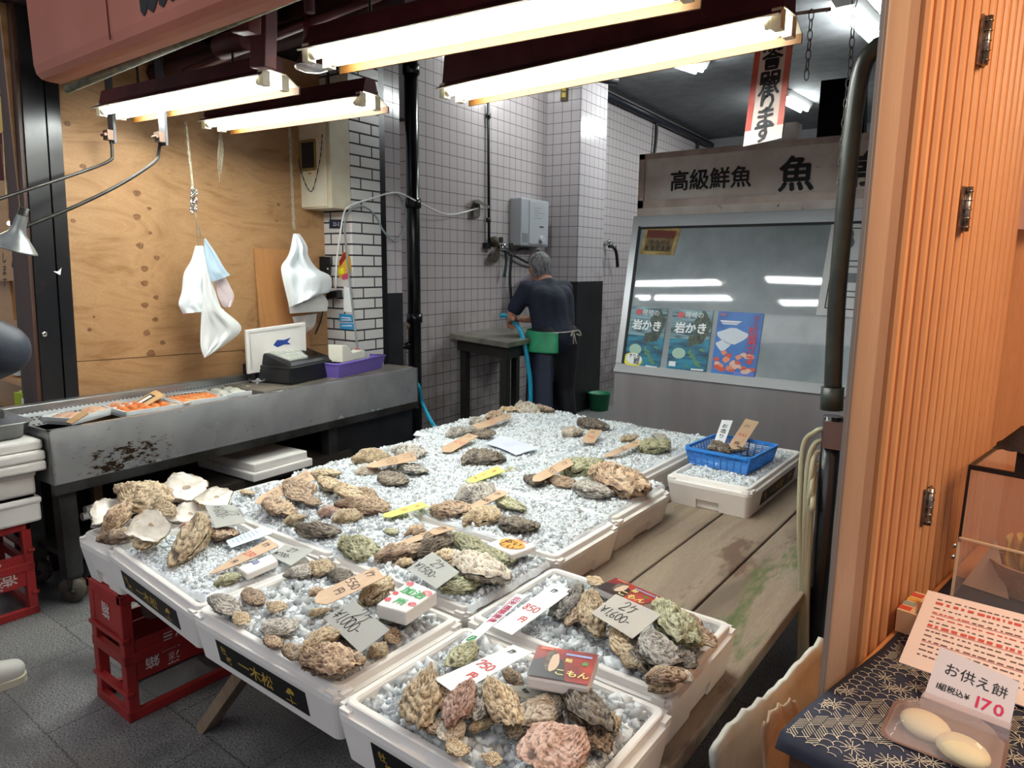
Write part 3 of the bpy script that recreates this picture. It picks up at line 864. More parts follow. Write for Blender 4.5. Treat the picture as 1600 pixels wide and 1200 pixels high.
# wedge body: low along the near edge (x=0 side faces the seller's left)
mb = MB(); mb.hexa([F.p(x, y, .105) for x, y in ((.01, .01), (W_ - .01, .01), (W_ - .01, D_ - .01), (.01, D_ - .01))] +
                   [F.p(.03, .03, .125), F.p(W_ - .03, .03, .20), F.p(W_ - .03, D_ - .03, .20), F.p(.03, D_ - .03, .125)])
mb.build('body', m_black, reg, bevel=.008)
sl_ = lambda a, b, h=.002: F.p(.03 + (W_ - .06) * a, .03 + (D_ - .06) * b, .125 + .075 * a + h)
mb = MB(); 
mb.hexa([sl_(a, b, .0) for a, b in ((.08, .08), (.72, .08), (.72, .86), (.08, .50))] + [sl_(a, b, .006) for a, b in ((.08, .08), (.72, .08), (.72, .86), (.08, .50))])
kp = mb.build('keypad', M('key_grey', '#a9aca6', .5), reg)
mb = MB()
for i in range(4):
    for j in range(6):
        if j < 4 or i > 1:
            a, b = .12 + i * .15, .12 + j * .115
            mb.hexa([sl_(a + x, b + y, h) for h in (.006, .009) for x, y in ((0, 0), (.12, 0), (.12, .09), (0, .09))])
mb.build('keys', M('key_cap', '#b9bcb4', .5), kp)
mb = MB(); mb.hexa([sl_(a, b, h) for h in (0, .003) for a, b in ((.08, .56), (.35, .70), (.35, .95), (.08, .95))]); mb.build('receipt_slot', M('slot_black', '#0a0a0b', .2), reg)

# --- white foam lid with blue mark, standing behind the till
lv = CB + .13
q = [L(*((lambda a: (a[0], lv, a[1]))(l_v(x, y, lv)))) for x, y in ((388, 585), (480, 570), (478, 503), (384, 516))]
mb = MB(); f = Face(*q); mb.hexa([p - f.n * .02 for p in q] + q)
o = one('polystyrene_cover', 'white polystyrene lid with a blue fish mark standing behind the cash register', 'box lid', mb, m_foam, bevel=.006)
mb = MB(); u0, v0 = f.W * .42, f.H * .58
mb.add([f.p(u0 + x * .1, v0 + y * .06, .002) for x, y in ((0, 0), (.3, .45), (.8, .35), (1.3, .5), (1.05, .1), (1.3, -.2), (.8, -.1), (.3, -.3))], [(0, 1, 2, 5, 6, 7), (2, 3, 4, 5)])
mb.build('fish_mark', m_blueink, o)
mb = MB()
for a in ((.06, .08, .5, .9), (.08, .06, .9, .06)): pass
for k in range(2):
    ribbon(mb, f, [(f.W * .05, f.H * .1), (f.W * .05, f.H * .92), (f.W * .9, f.H * .92)], .006, .002)
mb.build('moulded_rib', M('foam_shade_rib', '#d3d3d1', .7), o)
c0 = at(465, 545, z=CT + .02); mb = MB()
mb.grid(lambda a, b: c0 + AX * (a - .5) * .22 + BX * (b - .5) * .12 + Vector((0, 0, .05 * math.sin(math.pi * a) * math.sin(math.pi * b) + .03 * mnoise.noise(Vector((a * 5, b * 5, 3))))), 12, 8, smooth=False)
one('crumpled_bag', 'crumpled white plastic bag between the till and the foam lid', 'plastic bag', mb, m_bag, solid=.002)

# --- purple basket with card terminal, box of slips behind
F = Loc(*foot((602, 575), (530, 592), (512, 576), CT + .005)); F.d = .17
bk = thing('purple_basket', 'purple plastic basket on the inner end of the steel counter', 'basket', F.p(F.w / 2, F.d / 2, 0))
m_purple = M('purple_plastic', '#6f5db0', .4)
mb = MB()
k_ = .02; W_, D_ = F.w, F.d
lo4 = [F.p(x, y, 0) for x, y in ((k_, k_), (W_ - k_, k_), (W_ - k_, D_ - k_), (k_, D_ - k_))]; hi4 = [F.p(x, y, .085) for x, y in ((0, 0), (W_, 0), (W_, D_), (0, D_))]
mb.add(lo4 + hi4, [(0, 1, 2, 3), (0, 1, 5, 4), (1, 2, 6, 5), (2, 3, 7, 6), (3, 0, 4, 7)])
mb.build('bin', m_purple, bk, solid=.004)
mb = MB(); rim = [F.p(x, y, .088) for x, y in ((0, 0), (W_, 0), (W_, D_), (0, D_), (0, 0))]
mb.tube(rim, .007, 6); mb.build('rim', m_purple, bk)
ct = thing('card_terminal', 'white card payment terminal with dark screen lying on the purple basket', 'card terminal', F.p(F.w / 2, F.d * .5, .09))
G = Loc(F.p(.07, .01, .09), F.ey, F.ex, .15, .25)
prof = [(0, .035), (.0, 0), (.25, 0), (.25, .05), (.20, .06), (.11, .052), (.05, .105), (.0, .11)]
mb = MB(); mb.prism([(a, b) for a, b in prof], 0.01, .12, lambda a, b, c: G.p(c, a, b)); mb.build('body', M('ivory_plastic', '#d9d8c9', .4), ct, bevel=.006)
sc = lambda a, b, h=.002: G.p(.02 + .08 * b, .055 + .045 * a, .10 - .043 * a + h)
mb = MB(); mb.hexa([sc(a, b, h) for h in (.001, .004) for a, b in ((.0, .05), (1, .05), (1, .95), (.0, .95))]); mb.build('screen', M('screen_black', '#15171a', .15), ct)
mb = MB(); mb.box(G.p(.05, .215, .062), (.03, .02, .006)); mb.build('red_key', M('red_key', '#c4402e', .4), ct)
mb = MB(); mb.box(G.p(.07, .17, .06), (.016, .016, .006)); mb.build('green_key', M('green_key', '#3f9c7a', .4), ct)
F2 = Loc(*foot((485, 565), (505, 566), (528, 552), CT + .005))
cb = thing('slip_box', 'low carton of paper slips behind the cash register', 'carton', F2.p(.05, .05, 0))
mb = MB(); F2.box(mb, 0, .16, 0, .22, 0, .10); mb.build('stack', M('paper_stack', '#cfcabb', .7, var='#b8b09c', scale=3, stretch=(1, 1, 60)), cb)
mb = MB(); F2.box(mb, -.005, .165, -.005, .225, .10, .135); mb.build('lid', M('brown_card_lid', '#b39a83', .7), cb)
# foam boxes on the shelf below
F3 = Loc(*foot((330, 735), (397, 754), (487, 727), .35))
for k, (lab, z0, z1, s) in enumerate((('lower of the two foam slabs stored on the shelf under the counter', 0, .045, 0), ('upper of the two foam slabs stored on the shelf under the counter', .045, .09, .02))):
    mb = MB(); F3.box(mb, s, .55, s, F3.d - s, z0, z1)
    one('foam_slab', lab, 'foam slab', mb, m_foam, 'foam slabs under the counter', bevel=.006)
mb = MB(); lw(mb, CU0 + .5, CU1 - .62, CB, CV - .02, .30, .345); one('storage_shelf', 'dark low shelf board under the steel counter carrying foam slabs', 'shelf', mb, M('dark_wet_wood', '#2b241f', .5))
for k, (x, y) in enumerate(((133, 797), (128, 808))):
    a = at(x, y, x=-3.45); mb = MB(); mb.tube([a, a + AX * .5], .019, 12, caps=False); mb.tube([a + AX * .002, a + AX * .5], .012, 12)
    one('plastic_pipe', ('upper' if k == 0 else 'lower') + ' of two white plastic pipe ends under the counter', 'pipe', mb, m_white, 'pipes under the counter')

# ------------------------------------------------------------------ awning, eaves and their lamps
AWY = 1.15
m_red = M('sun_faded_red_canvas', '#b06b58', .55, var='#a2604c', scale=1.6, spots=[dict(scale=2.4, at=.70, col='#c58e84', soft=.12, stretch=(1.4, 1, .35))])
a0 = at(55, 124, y=AWY); at0 = at(37, 10, y=AWY)
zbot = a0.z
aw = thing('awning', 'faded red canvas awning over the front of the fish stall', 'awning', (a0.x + 2, AWY, zbot))
mb = MB()
prof = [(0.0, .9), (0, .05), (.006, .02), (.022, .004), (.05, 0), (.09, 0), (.09, .02), (.05, .02), (.03, .03), (.025, .06), (.025, .9)]
mb.prism(prof, a0.x, 1.2, lambda a, b, c: Vector((c - .02 * (b / .5) * (1 if c < 0 else 0), AWY + a, zbot + b)))
mb.build('valance', m_red, aw)
s0_ = at(172, 62, y=AWY - .002); s1_ = at(166, 0, y=AWY - .002)
mb = MB(); mb.bar(s0_, s1_ + (s1_ - s0_) * 1.5, .004, .003); mb.build('seam', M('seam_dark', '#5d2d28', .7), aw)
# brush lettering, lower ends of the strokes
mb = MB(); f = rect_face((a0.x, AWY, zbot), (1, 0, 0), (0, 0, 1), 3, 1)
def awp(x, y): p = at(x, y, y=AWY); return (p.x - a0.x, p.z - zbot)
for poly in ([(219, 0), (221, 18), (226, 26), (229, 20), (236, -8), (222, -10)], [(231, -6), (232, 14), (240, 20), (243, 14), (250, -10), (236, -12)], [(248, -8), (250, 8), (256, 12), (260, 4), (266, -12)], [(262, -6), (270, 3), (277, -4), (283, -14), (268, -14)]):
    mb.add([f.p(*awp(x, y), .003) for x, y in poly], [tuple(range(len(poly)))])
mb.build('brush_lettering', m_ink, aw)

# dark soffit and rails behind the awning
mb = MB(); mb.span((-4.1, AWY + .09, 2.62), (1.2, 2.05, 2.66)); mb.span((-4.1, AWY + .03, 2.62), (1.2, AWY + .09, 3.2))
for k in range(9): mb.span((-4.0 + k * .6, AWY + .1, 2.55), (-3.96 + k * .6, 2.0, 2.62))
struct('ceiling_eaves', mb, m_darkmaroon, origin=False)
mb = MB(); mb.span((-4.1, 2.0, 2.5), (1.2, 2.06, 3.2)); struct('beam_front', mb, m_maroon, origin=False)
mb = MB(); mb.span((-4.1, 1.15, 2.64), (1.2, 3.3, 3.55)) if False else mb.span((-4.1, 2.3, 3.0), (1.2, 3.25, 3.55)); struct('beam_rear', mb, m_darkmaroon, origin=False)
def bar_px(name, label, cat, p, q, ydepth, r, mat, z=None, n=8, ext=0.0):
    a = at(*p, y=ydepth[0]); b = at(*q, y=ydepth[1])
    b = b + (b - a) * ext
    mb = MB(); mb.tube([a, b], r, n)
    return one(name, label, cat, mb, mat)
bar_px('awning_pole', 'mossy green pole running under the front of the awning', 'pole', (105, 140), (400, 18), (1.32, 1.32), .016, M('mossy_pole', '#6b6a4e', .7, var='#4c4a38', scale=20), ext=.6)
bar_px('steel_rail', 'thin maroon steel rail across the ceiling behind the red awning', 'rail', (290, 112), (470, 41), (1.75, 1.75), .018, m_maroon, ext=1.2)
bar_px('steel_rail', 'heavy dark roller rail above the left fluorescent lamp', 'rail', (180, 134), (430, 62), (1.95, 1.95), .05, m_darkmaroon, ext=.5)
# lamp hangers with a motor box (silhouettes among the rails)
for k, (x, y, w, h, dy, lab) in enumerate(((385, 12, .10, .16, 1.45, 'dark cloth-wrapped bracket at the top of the awning frame'), (412, 60, .09, .20, 1.55, 'dark maroon hanger plate above the end of the left lamp'), (365, 68, .16, .07, 1.7, 'dark motor drum under the awning rail'))):
    c0 = at(x, y, y=dy); mb = MB()
    if k == 2: mb.tube([c0 - Vector((.1, 0, 0)), c0 + Vector((.1, 0, 0))], .045, 12)
    else: mb.box(c0, (w, .05, h), Matrix.Rotation(.12, 3, 'Y'))
    one('hanger_bracket' if k < 2 else 'motor_drum', lab, 'bracket' if k < 2 else 'motor', mb, m_maroon, bevel=.005)

# reflector spot lamp (unlit)
c0 = at(487, 105, y=1.75); sp_ = thing('spot_lamp', 'unlit reflector spot lamp hanging between the two left fluorescent lamps', 'lamp', c0)
mb = MB(); mb.tube([c0 + Vector((0, 0, .10)), c0 + Vector((0, 0, .175))], .026, 14); mb.tube([c0 + Vector((0, 0, .19)), c0 + Vector((0, 0, .36))], .02, 10); mb.build('socket', m_maroon, sp_)
mb = MB(); mb.lathe([(.024, .10), (.03, .06), (.052, .02), (.062, 0)], 24, c0); mb.build('bulb_neck', M('smoked_brown', '#4b2f2b', .35), sp_)
mb = MB(); mb.lathe([(.062, 0), (.060, -.008), (.03, -.016), (0, -.018)], 24, c0); mb.build('bulb_face', M('frosted_lens', '#b9b4b8', .12, .3), sp_)

def tube_lamp(label, pa, pb, z, ext=0.0, hang=.085, group='fluorescent lamps under the eaves'):
    """twin-tube fitting; pa, pb = pixels of the ends of the lit tubes"""
    a, b = at(*pa, z=z), at(*pb, z=z)
    d = (b - a).normalized(); b = b + d * ext
    s = Vector((-d.y, d.x, 0))
    if s.y < 0: s = -s            # s points into the shop
    mid = (a + b) / 2
    r = thing('fluorescent_lamp', label, 'lamp', mid, math.atan2(d.y, d.x), group)
    u0, u1 = a - d * .05, b + d * .05
    P = lambda base, y, h: base + s * y + Vector((0, 0, h))
    mb = MB()                                             # channel that holds the wiring
    mb.hexa([P(u0, -.045, .028), P(u1, -.045, .028), P(u1, .045, .028), P(u0, .045, .028), P(u0, -.03, hang), P(u1, -.03, hang), P(u1, .03, hang), P(u0, .03, hang)])
    mb.build('channel', m_maroon, r)
    # folded reflector: maroon paint outside, aged cream inside
    for (mat, off, nm) in ((m_maroon, .003, 'reflector_back'), (m_reflector, 0.0, 'reflector')):
        prof = [(-.085, -.001), (-.078, -.004), (-.045, .026), (.05, .026), (.107, -.008), (.117, -.006)]
        mb = MB()
        for (p, q) in zip(prof[:-1], prof[1:]):
            mb.quad(P(u0, p[0], p[1] + off), P(u1, p[0], p[1] + off), P(u1, q[0], q[1] + off), P(u0, q[0], q[1] + off))
        mb.build(nm, mat, r)
    mb = MB()
    mb.hexa([P(e, y_, h_) for h_ in (-.034, -.006) for e, y_ in ((u0, .109), (u1, .109), (u1, .117), (u0, .117))])
    mb.build('rolled_edge', m_orangewhite, r)
    for y in (-.045, .045):
        mb = MB(); mb.tube([P(a, y, -.012), P(b, y, -.012)], .0155, 14); tb = mb.build('tube', m_tube, r)
        for e, sg in ((a, -1), (b, 1)):
            mb = MB(); q = P(e, y, -.012); mb.tube([q, q + d * sg * .02], .0165, 12); mb.box(q + d * sg * .035 + Vector((0, 0, .006)), (.028, .034, .055), rotz(math.atan2(d.y, d.x)))
            mb.build('socket', m_cream, tb)
    mb = MB()
    for e in (a + d * .2, b - d * .2): mb.tube([P(e, 0, hang), P(e, 0, 2.62 if mid.y < 2.0 else 3.0)], .006, 6)
    mb.build('suspension_rod', m_darkmetal, r)
    return r
LZ = 2.2
L1 = tube_lamp('leftmost lit twin fluorescent lamp, in front of the plywood wall', (180, 172), (418, 126), LZ)
L2 = tube_lamp('short lit twin fluorescent lamp in front of the electric box', (341, 192), (566, 158), LZ)
L3 = tube_lamp('long lit twin fluorescent lamp nearest the street, cut by the top of the frame', (510, 84), (985, -14), LZ, ext=.1)
L4 = tube_lamp('long lit twin fluorescent lamp that ends beside the hanging vertical banner', (717, 142), (1206, 38), LZ, hang=.15)

# ceiling lights of the room
def room_lamp(label, pa, pb, z=CEIL):
    a, b = at(*pa, z=z - .07), at(*pb, z=z - .07)
    d = (b - a).normalized(); r = thing('ceiling_lamp', label, 'lamp', (a + b) / 2, 0, 'fluorescent lamps on the room ceiling')
    s = Vector((-d.y, d.x, 0)); mb = MB()
    mb.hexa([(a - d * .04) - s * .06, (b + d * .04) - s * .06, (b + d * .04) + s * .06, (a - d * .04) + s * .06] + [p + Vector((0, 0, .066)) for p in ((a - d * .04) - s * .1, (b + d * .04) - s * .1, (b + d * .04) + s * .1, (a - d * .04) + s * .1)])
    mb.build('fitting', m_white, r)
    for sy in (-.04, .04):
        mb = MB(); mb.tube([a + s * sy - Vector((0, 0, .022)), b + s * sy - Vector((0, 0, .022))], .016, 10); mb.build('tube', m_roomtube, r)
room_lamp('white fluorescent lamp on the grey ceiling above the tiled wall', (1044, 92), (1092, 108))
room_lamp('far fluorescent lamp on the ceiling right of the hanging banner', (1224, 153), (1256, 170))
room_lamp('large bright fluorescent lamp at the upper right, next to the orange screen', (1322, 12), (1368, 58))
# unseen lamp added on the same ceiling to light the room
room_lamp('unseen fluorescent lamp over the sink table, added to light the room', (800, 40), (850, 52))

# ------------------------------------------------------------------ pivoting lamp arms and lamp at the left
for k, (bx0, by0, elbow, end, yb, ye, lab) in enumerate((((172, 205), None, (176, 246), (-30, 312), 1.62, 1.0, 'upper of two bent iron lamp arms in front of the black post'), ((252, 208), None, (248, 246), (22, 352), 1.70, 1.05, 'lower of two bent iron lamp arms, carrying the bell lamp'))):
    top = at(*bx0, y=yb); el = at(*elbow, y=yb)
    r = thing('lamp_arm', lab, 'lamp arm', top)
    en = at(*end, y=ye)
    mid1 = el + (en - el) * .06 + Vector((0, 0, .0))
    path = [top + Vector((0, 0, -.0)), el + Vector((0, 0, .02)), el + (en - el).normalized() * .03 + Vector((0, 0, -.012))] + [el + (en - el) * t_ + Vector((0, 0, -.02 + (-.02 if k else .0) * math.sin(math.pi * t_))) for t_ in (.3, .6, .85, 1)]
    mb = MB(); mb.tube(smooth_path(path, 5), .0075, 8); mb.build('pipe', m_darkmetal, r)
    mb = MB(); mb.box(top + Vector((0, .01, .22)), (.055, .012, .55)); mb.build('hanger_plate', M('grey_steel_plate', '#4b4c50', .45, .5), r)
    mb = MB(); mb.box(top + Vector((0, -.008, -.02)), (.05, .03, .045)); mb.tube([top + Vector((-.022, -.03, -.02)), top + Vector((.022, -.03, -.02))], .007, 8); mb.build('clamp', M('rusty_clamp', '#6a5548', .5, .5), r)
c0 = at(20, 388, y=1.0)
bl = thing('bell_lamp', 'grey metal bell-shaped lamp shade at the left edge, in front of the black post', 'lamp', c0)
R_ = Matrix.Rotation(.25, 3, 'Y') @ Matrix.Rotation(-.25, 3, 'X')
mb = MB(); mb.lathe([(.018, .13), (.022, .085), (.03, .06), (.05, .038), (.078, .006), (.082, 0), (.080, 0), (.05, .032), (.022, .055)], 28, c0, R_); mb.build('shade', M('worn_aluminium', '#9a9f9c', .35, .7, var='#83888a', scale=14), bl)
mb = MB(); mb.tube([c0 + R_ @ Vector((0, 0, .06)), c0 + R_ @ Vector((0, 0, .16))], .016, 10); mb.build('neck', m_darkmetal, bl)

# ------------------------------------------------------------------ rope, chain and bags hanging on the plywood
def hang_px(x, y, v): a = l_v(x, y, v); return L(a[0], v, a[1])
m_rope = M('hemp_rope', '#a39a86', .8, var='#8a8170', scale=60)
r = thing('hanging_chain', 'white rope ending in a bunch of chain links above the left white bag', 'chain', hang_px(300, 300, .25))
mb = MB()
for k in range(2): mb.tube([hang_px(290 + (y - 190) * .11, y, .25) + AX * .006 * math.sin(y * .6 + k * math.pi) for y in range(190, 300, 4)], .0045, 6)
mb.build('rope', m_rope, r)
mb = MB()
for k in range(9):
    c_ = hang_px(302 + 3 * math.sin(k * 2.1), 297 + k * 4, .25); a_ = k * 1.1
    mb.tube([c_ + AX * .012 * math.cos(t_) * math.cos(a_) + BX * .012 * math.cos(t_) * math.sin(a_) + ZX * .018 * math.sin(t_) for t_ in np.linspace(0, 6.3, 10)], .004, 6)
mb.build('chain_links', m_chrome, r)
mb = MB(); mb.tube([hang_px(305, 331, .25), hang_px(308, 356, .25)], .002, 5)
mb.tube(smooth_path([hang_px(310, 384, .25), hang_px(308, 360, .25), hang_px(311, 354, .25), hang_px(314, 370, .25)], 5), .0025, 6); mb.build('wire_hook', M('steel_wire', '#8f8d86', .4, .7), r)
mb = MB()
for k in range(5): mb.tube([hang_px(342 + k * 1.3 + 1.5 * math.sin(y * .07 + k), y, .22) for y in range(200, 288 - 4 * k, 12)], .0022, 5)
one('frayed_cord', 'bundle of frayed white cords hanging from the end of the second lamp', 'cord', mb, m_rope)
mb = MB()
for k in range(3): mb.tube([hang_px(452 + (y - 190) * .045 + 1.6 * math.sin(y * .11 + k * 2), y, .16) for y in range(190, 370, 10)], .0032, 6)
one('twisted_cord', 'twisted white cord holding the right white bag beside the electric box', 'cord', mb, m_rope)

def sheet(polys, v, wob, seed, mats_solid=.002):
    """a hanging crumpled bag: image outline strips laid over folds, with real depth"""
    mb = MB()
    left, right = polys
    n, m = 26, 14
    lp = smooth_path([(x, y, 0) for x, y in left], 5); rp_ = smooth_path([(x, y, 0) for x, y in right], 5)
    def pick(P, t_):
        i = t_ * (len(P) - 1); k = min(int(i), len(P) - 2); q = P[k].lerp(P[k + 1], i - k); return q.x, q.y
    for side in (1, -1):
        def fn(a, b):
            x0, y0 = pick(lp, b); x1, y1 = pick(rp_, b)
            x, y = x0 + (x1 - x0) * a, y0 + (y1 - y0) * a
            bulge = math.sin(math.pi * min(max(a, 0), 1)) ** .7
            fold = mnoise.noise(Vector((a * 4.5 + seed, b * 2.2, seed * 3.1))) + .5 * mnoise.noise(Vector((a * 11, b * 5, seed)))
            return hang_px(x, y, v + side * wob * bulge * (.5 + .25 * b) + wob * .8 * fold * bulge)
        mb.grid(fn, m, n)
    return mb
bag1 = thing('hanging_bag', 'crumpled white sheet bags hung from the wire hook below the chain', 'plastic bag', hang_px(330, 555, .25))
sheet(([(305, 384), (298, 408), (287, 428), (284, 455), (279, 475), (286, 490)], [(318, 384), (330, 420), (332, 440), (338, 460), (345, 480), (350, 484)]), .25, .05, 2.3).build('bag', m_bag, bag1)
sheet(([(316, 430), (315, 470), (314, 500), (313, 525), (314, 545), (319, 559)], [(326, 425), (338, 470), (350, 485), (378, 513), (350, 540), (322, 558)]), .29, .03, 5.1).build('long_sheet', M('white_film_sheet', '#dfe1e0', .35), bag1)
sheet(([(318, 374), (321, 400), (326, 425), (331, 441)], [(321, 372), (338, 397), (350, 418), (360, 430)]), .27, .012, 8.7).build('pale_blue_sheet', M('pale_blue_film', '#a9bfd0', .3), bag1)
sheet(([(336, 440), (340, 460), (348, 478), (356, 481)], [(352, 432), (360, 448), (366, 462), (362, 478)]), .235, .012, 3.3).build('pink_sheet', M('pale_pink_film', '#d6c6c8', .3), bag1)
bag2 = thing('hanging_bag', 'bulky white plastic bag hung from the twisted cord beside the brick pillar', 'plastic bag', hang_px(480, 500, .2))
sheet(([(458, 365), (453, 390), (448, 403), (440, 415), (440, 428), (446, 455), (452, 480)], [(468, 365), (480, 384), (482, 400), (496, 420), (517, 432), (516, 455), (500, 460)]), .22, .09, 1.2).build('bag', m_bag, bag2)
sheet(([(441, 428), (448, 460), (453, 490)], [(500, 455), (512, 470), (511, 486)]), .17, .03, 6.2).build('lower_bag', M('white_carrier', '#dcdcda', .4), bag2)
sheet(([(456, 495), (460, 505), (466, 516), (470, 520)], [(495, 490), (493, 505), (486, 515), (480, 519)]), .17, .03, 9.2).build('clear_bag', m_clear, bag2)

# ------------------------------------------------------------------ cables looping over the brick pillar
def cable(name, label, pts, r, mat):
    mb = MB(); mb.tube(smooth_path(pts, 7), r, 7); return one(name, label, 'cable', mb, mat)
pv = lambda x, y, d=.05: L(ub0 - d, *l_u(x, y, ub0 - d))
wv = lambda x, y, v=.12: hang_px(x, y, v)
m_wcord, m_gcord = M('white_cord', '#dcdcd8', .4), M('grey_cord', '#7f8588', .4)
cable('white_cable', 'white power cable rising from the adapter and crossing to the wall bracket', [pv(524, 455), pv(526, 410), pv(531, 370), pv(537, 335), pv(546, 322), wv(575, 312, vb1 + .01), wv(618, 301, vb1), wv(650, 314, .14), wv(690, 333, .1), wv(715, 334, .08), wv(748, 325, .06)], .006, m_wcord)
cable('grey_cable', 'grey cable looping down from the pillar edge past the yellow sticker', [pv(560, 555, .03), pv(553, 500, .03), pv(546, 440, .03), pv(541, 390, .04), pv(539, 350, .05), pv(546, 330, .05), wv(566, 322, vb1 + .02), wv(585, 335, vb1 + .02), wv(600, 362, vb1 + .02), wv(617, 377, vb1 + .02), wv(630, 362, vb1 - .02), wv(634, 335, vb1 - .02), wv(628, 312, vb1 - .02), wv(618, 302, vb1 - .02)], .0065, m_gcord)

# ------------------------------------------------------------------ fixtures of the tiled wall
T = lambda x, y, v=.03: hang_px(x, y, v)
mb = MB(); mb.tube([T(763, 120), T(764, 384)], .013, 8)
for y in (181, 344): c_ = T(763, y); mb.tube([c_ - ZX * .02, c_ + ZX * .02], .022, 8)
mb.box(T(760, 384, .02), (.06, .06, .05))
one('water_pipe', 'thin black pipe running down the tiles to the water taps', 'pipe', mb, M('black_conduit', '#1a1a1c', .4))
r = thing('wall_bracket', 'small aged metal bracket on the tiles holding the white cable', 'bracket', T(748, 338))
mb = MB(); mb.hexa([T(x, y, v) for v in (.0, .05) for x, y in ((740, 339), (750, 338), (750, 313), (740, 312))]); mb.build('plate', M('aged_bracket', '#6e6a62', .5, .4), r)
mb = MB(); mb.hexa([T(x, y, v) for v in (.05, .09) for x, y in ((742, 316), (765, 326), (765, 322), (746, 311))]); mb.build('arm', M('aged_bracket', '#6e6a62'), r)
# instantaneous water heater
HV = .13
h0 = l_v(814, 384, HV); h1 = l_v(858, 315, HV)
r = thing('water_heater', 'pale grey wall-mounted gas water heater above the sink', 'water heater', L((h0[0] + h1[0]) / 2, .06, h0[1]), TH)
m_heat = M('heater_grey', '#a7abb0', .35, .1)
mb = MB(); lw(mb, h0[0], h1[0], 0.0, HV, h0[1], h1[1]); mb.build('casing', m_heat, r, bevel=.012)
mb = MB(); k0, k1 = l_v(826, 384, HV)[0], h1[0] - .02; lw(mb, k0, k1, HV, HV + .008, h0[1] + .02, h1[1] - .02); fp = mb.build('front_plate', M('heater_panel', '#b3b8bd', .3, .1), r, bevel=.004)
mb = MB(); lw(mb, h0[0] + .02, k0 - .02, HV, HV + .003, *sorted((l_v(815, 378, HV)[1], l_v(815, 364, HV)[1]))); mb.build('grille', M('grille_grey', '#7d8084', .5), r)
mb = MB(); lw(mb, *sorted((l_v(842, 355, HV)[0], l_v(848, 355, HV)[0])), HV + .008, HV + .012, l_v(845, 355.5, HV)[1], l_v(845, 354, HV)[1]); mb.build('sight_slot', m_black, fp)
c_ = T(845, 374, HV + .008); mb = MB(); mb.tube([c_, c_ + BX * .03], .033, 16); mb.build('knob', M('knob_grey', '#c6c9cc', .3), fp)
mb = MB(); f = Face(T(830, 345, HV + .009), T(856, 347, HV + .009), T(857, 322, HV + .009), T(830, 320, HV + .009))
for i, ln in enumerate((.5, .35, .6, .3, .5)): mb.quad(*[f.p(f.W * a, f.H * b, .001) for a, b in ((.15, .8 - i * .16), (.15 + ln, .8 - i * .16), (.15 + ln, .84 - i * .16), (.15, .84 - i * .16))])
mb.build('printed_text', M('print_grey', '#8d9298', .5), fp)
mb = MB()
mb.tube(smooth_path([T(842, 392, .06), T(836, 398, .07), T(838, 404, .07), T(850, 400, .07)], 5), .014, 8)
mb.tube(smooth_path([T(826, 389, .05), T(812, 390, .05), T(801, 398, .05), T(798, 415, .05), T(797, 440, .05), T(799, 470, .05), T(801, 505, .05)], 5), .014, 8)
mb.tube(smooth_path([T(838, 412, .05), T(826, 411, .05), T(812, 404, .05), T(797, 397, .05), T(780, 389, .05)], 5), .012, 8)
mb.build('hoses', M('dark_hose', '#24262a', .4), r)
r = thing('water_tap', 'pair of old chrome taps with dark corroded valve bodies on the tiles', 'tap', T(780, 400))
mb = MB(); mb.ball(T(772, 378, .06), (.05, .05, .05), 10, 8); mb.hexa([T(x, y, v) for v in (.0, .05) for x, y in ((765, 405), (776, 410), (781, 400), (781, 380), (764, 380))][:4] + [T(x, y, .06) for x, y in ((765, 405), (776, 410), (781, 400), (781, 380))]); mb.build('valve_body', M('corroded_brass', '#4b4234', .6, .4, var='#332c22', scale=20), r)
mb = MB(); mb.tube([T(778, 386, .06), T(796, 392, .06)], .02, 10); mb.ball(T(786, 384, .07), .028, 10, 8); mb.build('spout', m_chrome, r)
mb = MB()
for (x, y) in ((781, 375), (797, 384)): c_ = T(x, y, .08); mb.tube([c_, c_ + BX * .02], .028, 10)
mb.build('handle', m_blackrub, r)
mb = MB(); mb.tube(smooth_path([T(790, 392, .06), T(791, 410, .06), T(788, 433, .06)], 5), .014, 8); mb.build('hose_end', M('dark_green_hose', '#1d3b34', .4), r)
r = thing('wall_tap', 'chrome wall tap with a curved black hose on the tiles right of the pillar', 'tap', T(948, 384, .05))
mb = MB(); a_ = T(943, 382, .0); mb.tube([a_, a_ + BX * .12, a_ + BX * .16 - ZX * .03], .018, 8); mb.ball(a_ + BX * .07 + ZX * .03, .03, 8, 6); mb.build('body', m_chrome, r)
mb = MB(); mb.tube(smooth_path([T(952, 385, .12), T(958, 386, .12), T(963, 395, .12), T(965, 417, .12)], 6), .02, 8); mb.build('hose', m_blackrub, r)
# dark pipes under the ceiling of the far wall
pA, pB = l_v(953, 151, .06), l_v(1160, 208, .06)
mb = MB(); zc = (pA[1] + .0); mb.tube([L(u_p1 - .3, .06, pA[1]), L(8.0, .06, pA[1])], .045, 10); mb.tube([L(u_p1 - .3, .06, pA[1] + .12), L(8.0, .06, pA[1] + .12)], .022, 8)
one('ceiling_pipe', 'pair of dark pipes running along the tiles just under the ceiling', 'pipe', mb, M('navy_pipe', '#20222c', .4))
for k, (x, y0, y1) in enumerate(((1025, 172, 235), (1091, 190, 228))):
    u_ = l_v(x, (y0 + y1) / 2, .05)[0]
    mb = MB(); pts = [L(u_ + .02 * math.sin(i * 1.3), .05, z) for i, z in enumerate(np.linspace(pA[1], 2.2, 10))]; mb.tube(smooth_path(pts, 3), .022, 7)
    one('drop_cable', ('left' if k == 0 else 'right') + ' of two dark cables dropping from the ceiling pipes behind the showcase', 'cable', mb, m_blackrub)
q0 = l_u(918, 122, u_p0 - .12)
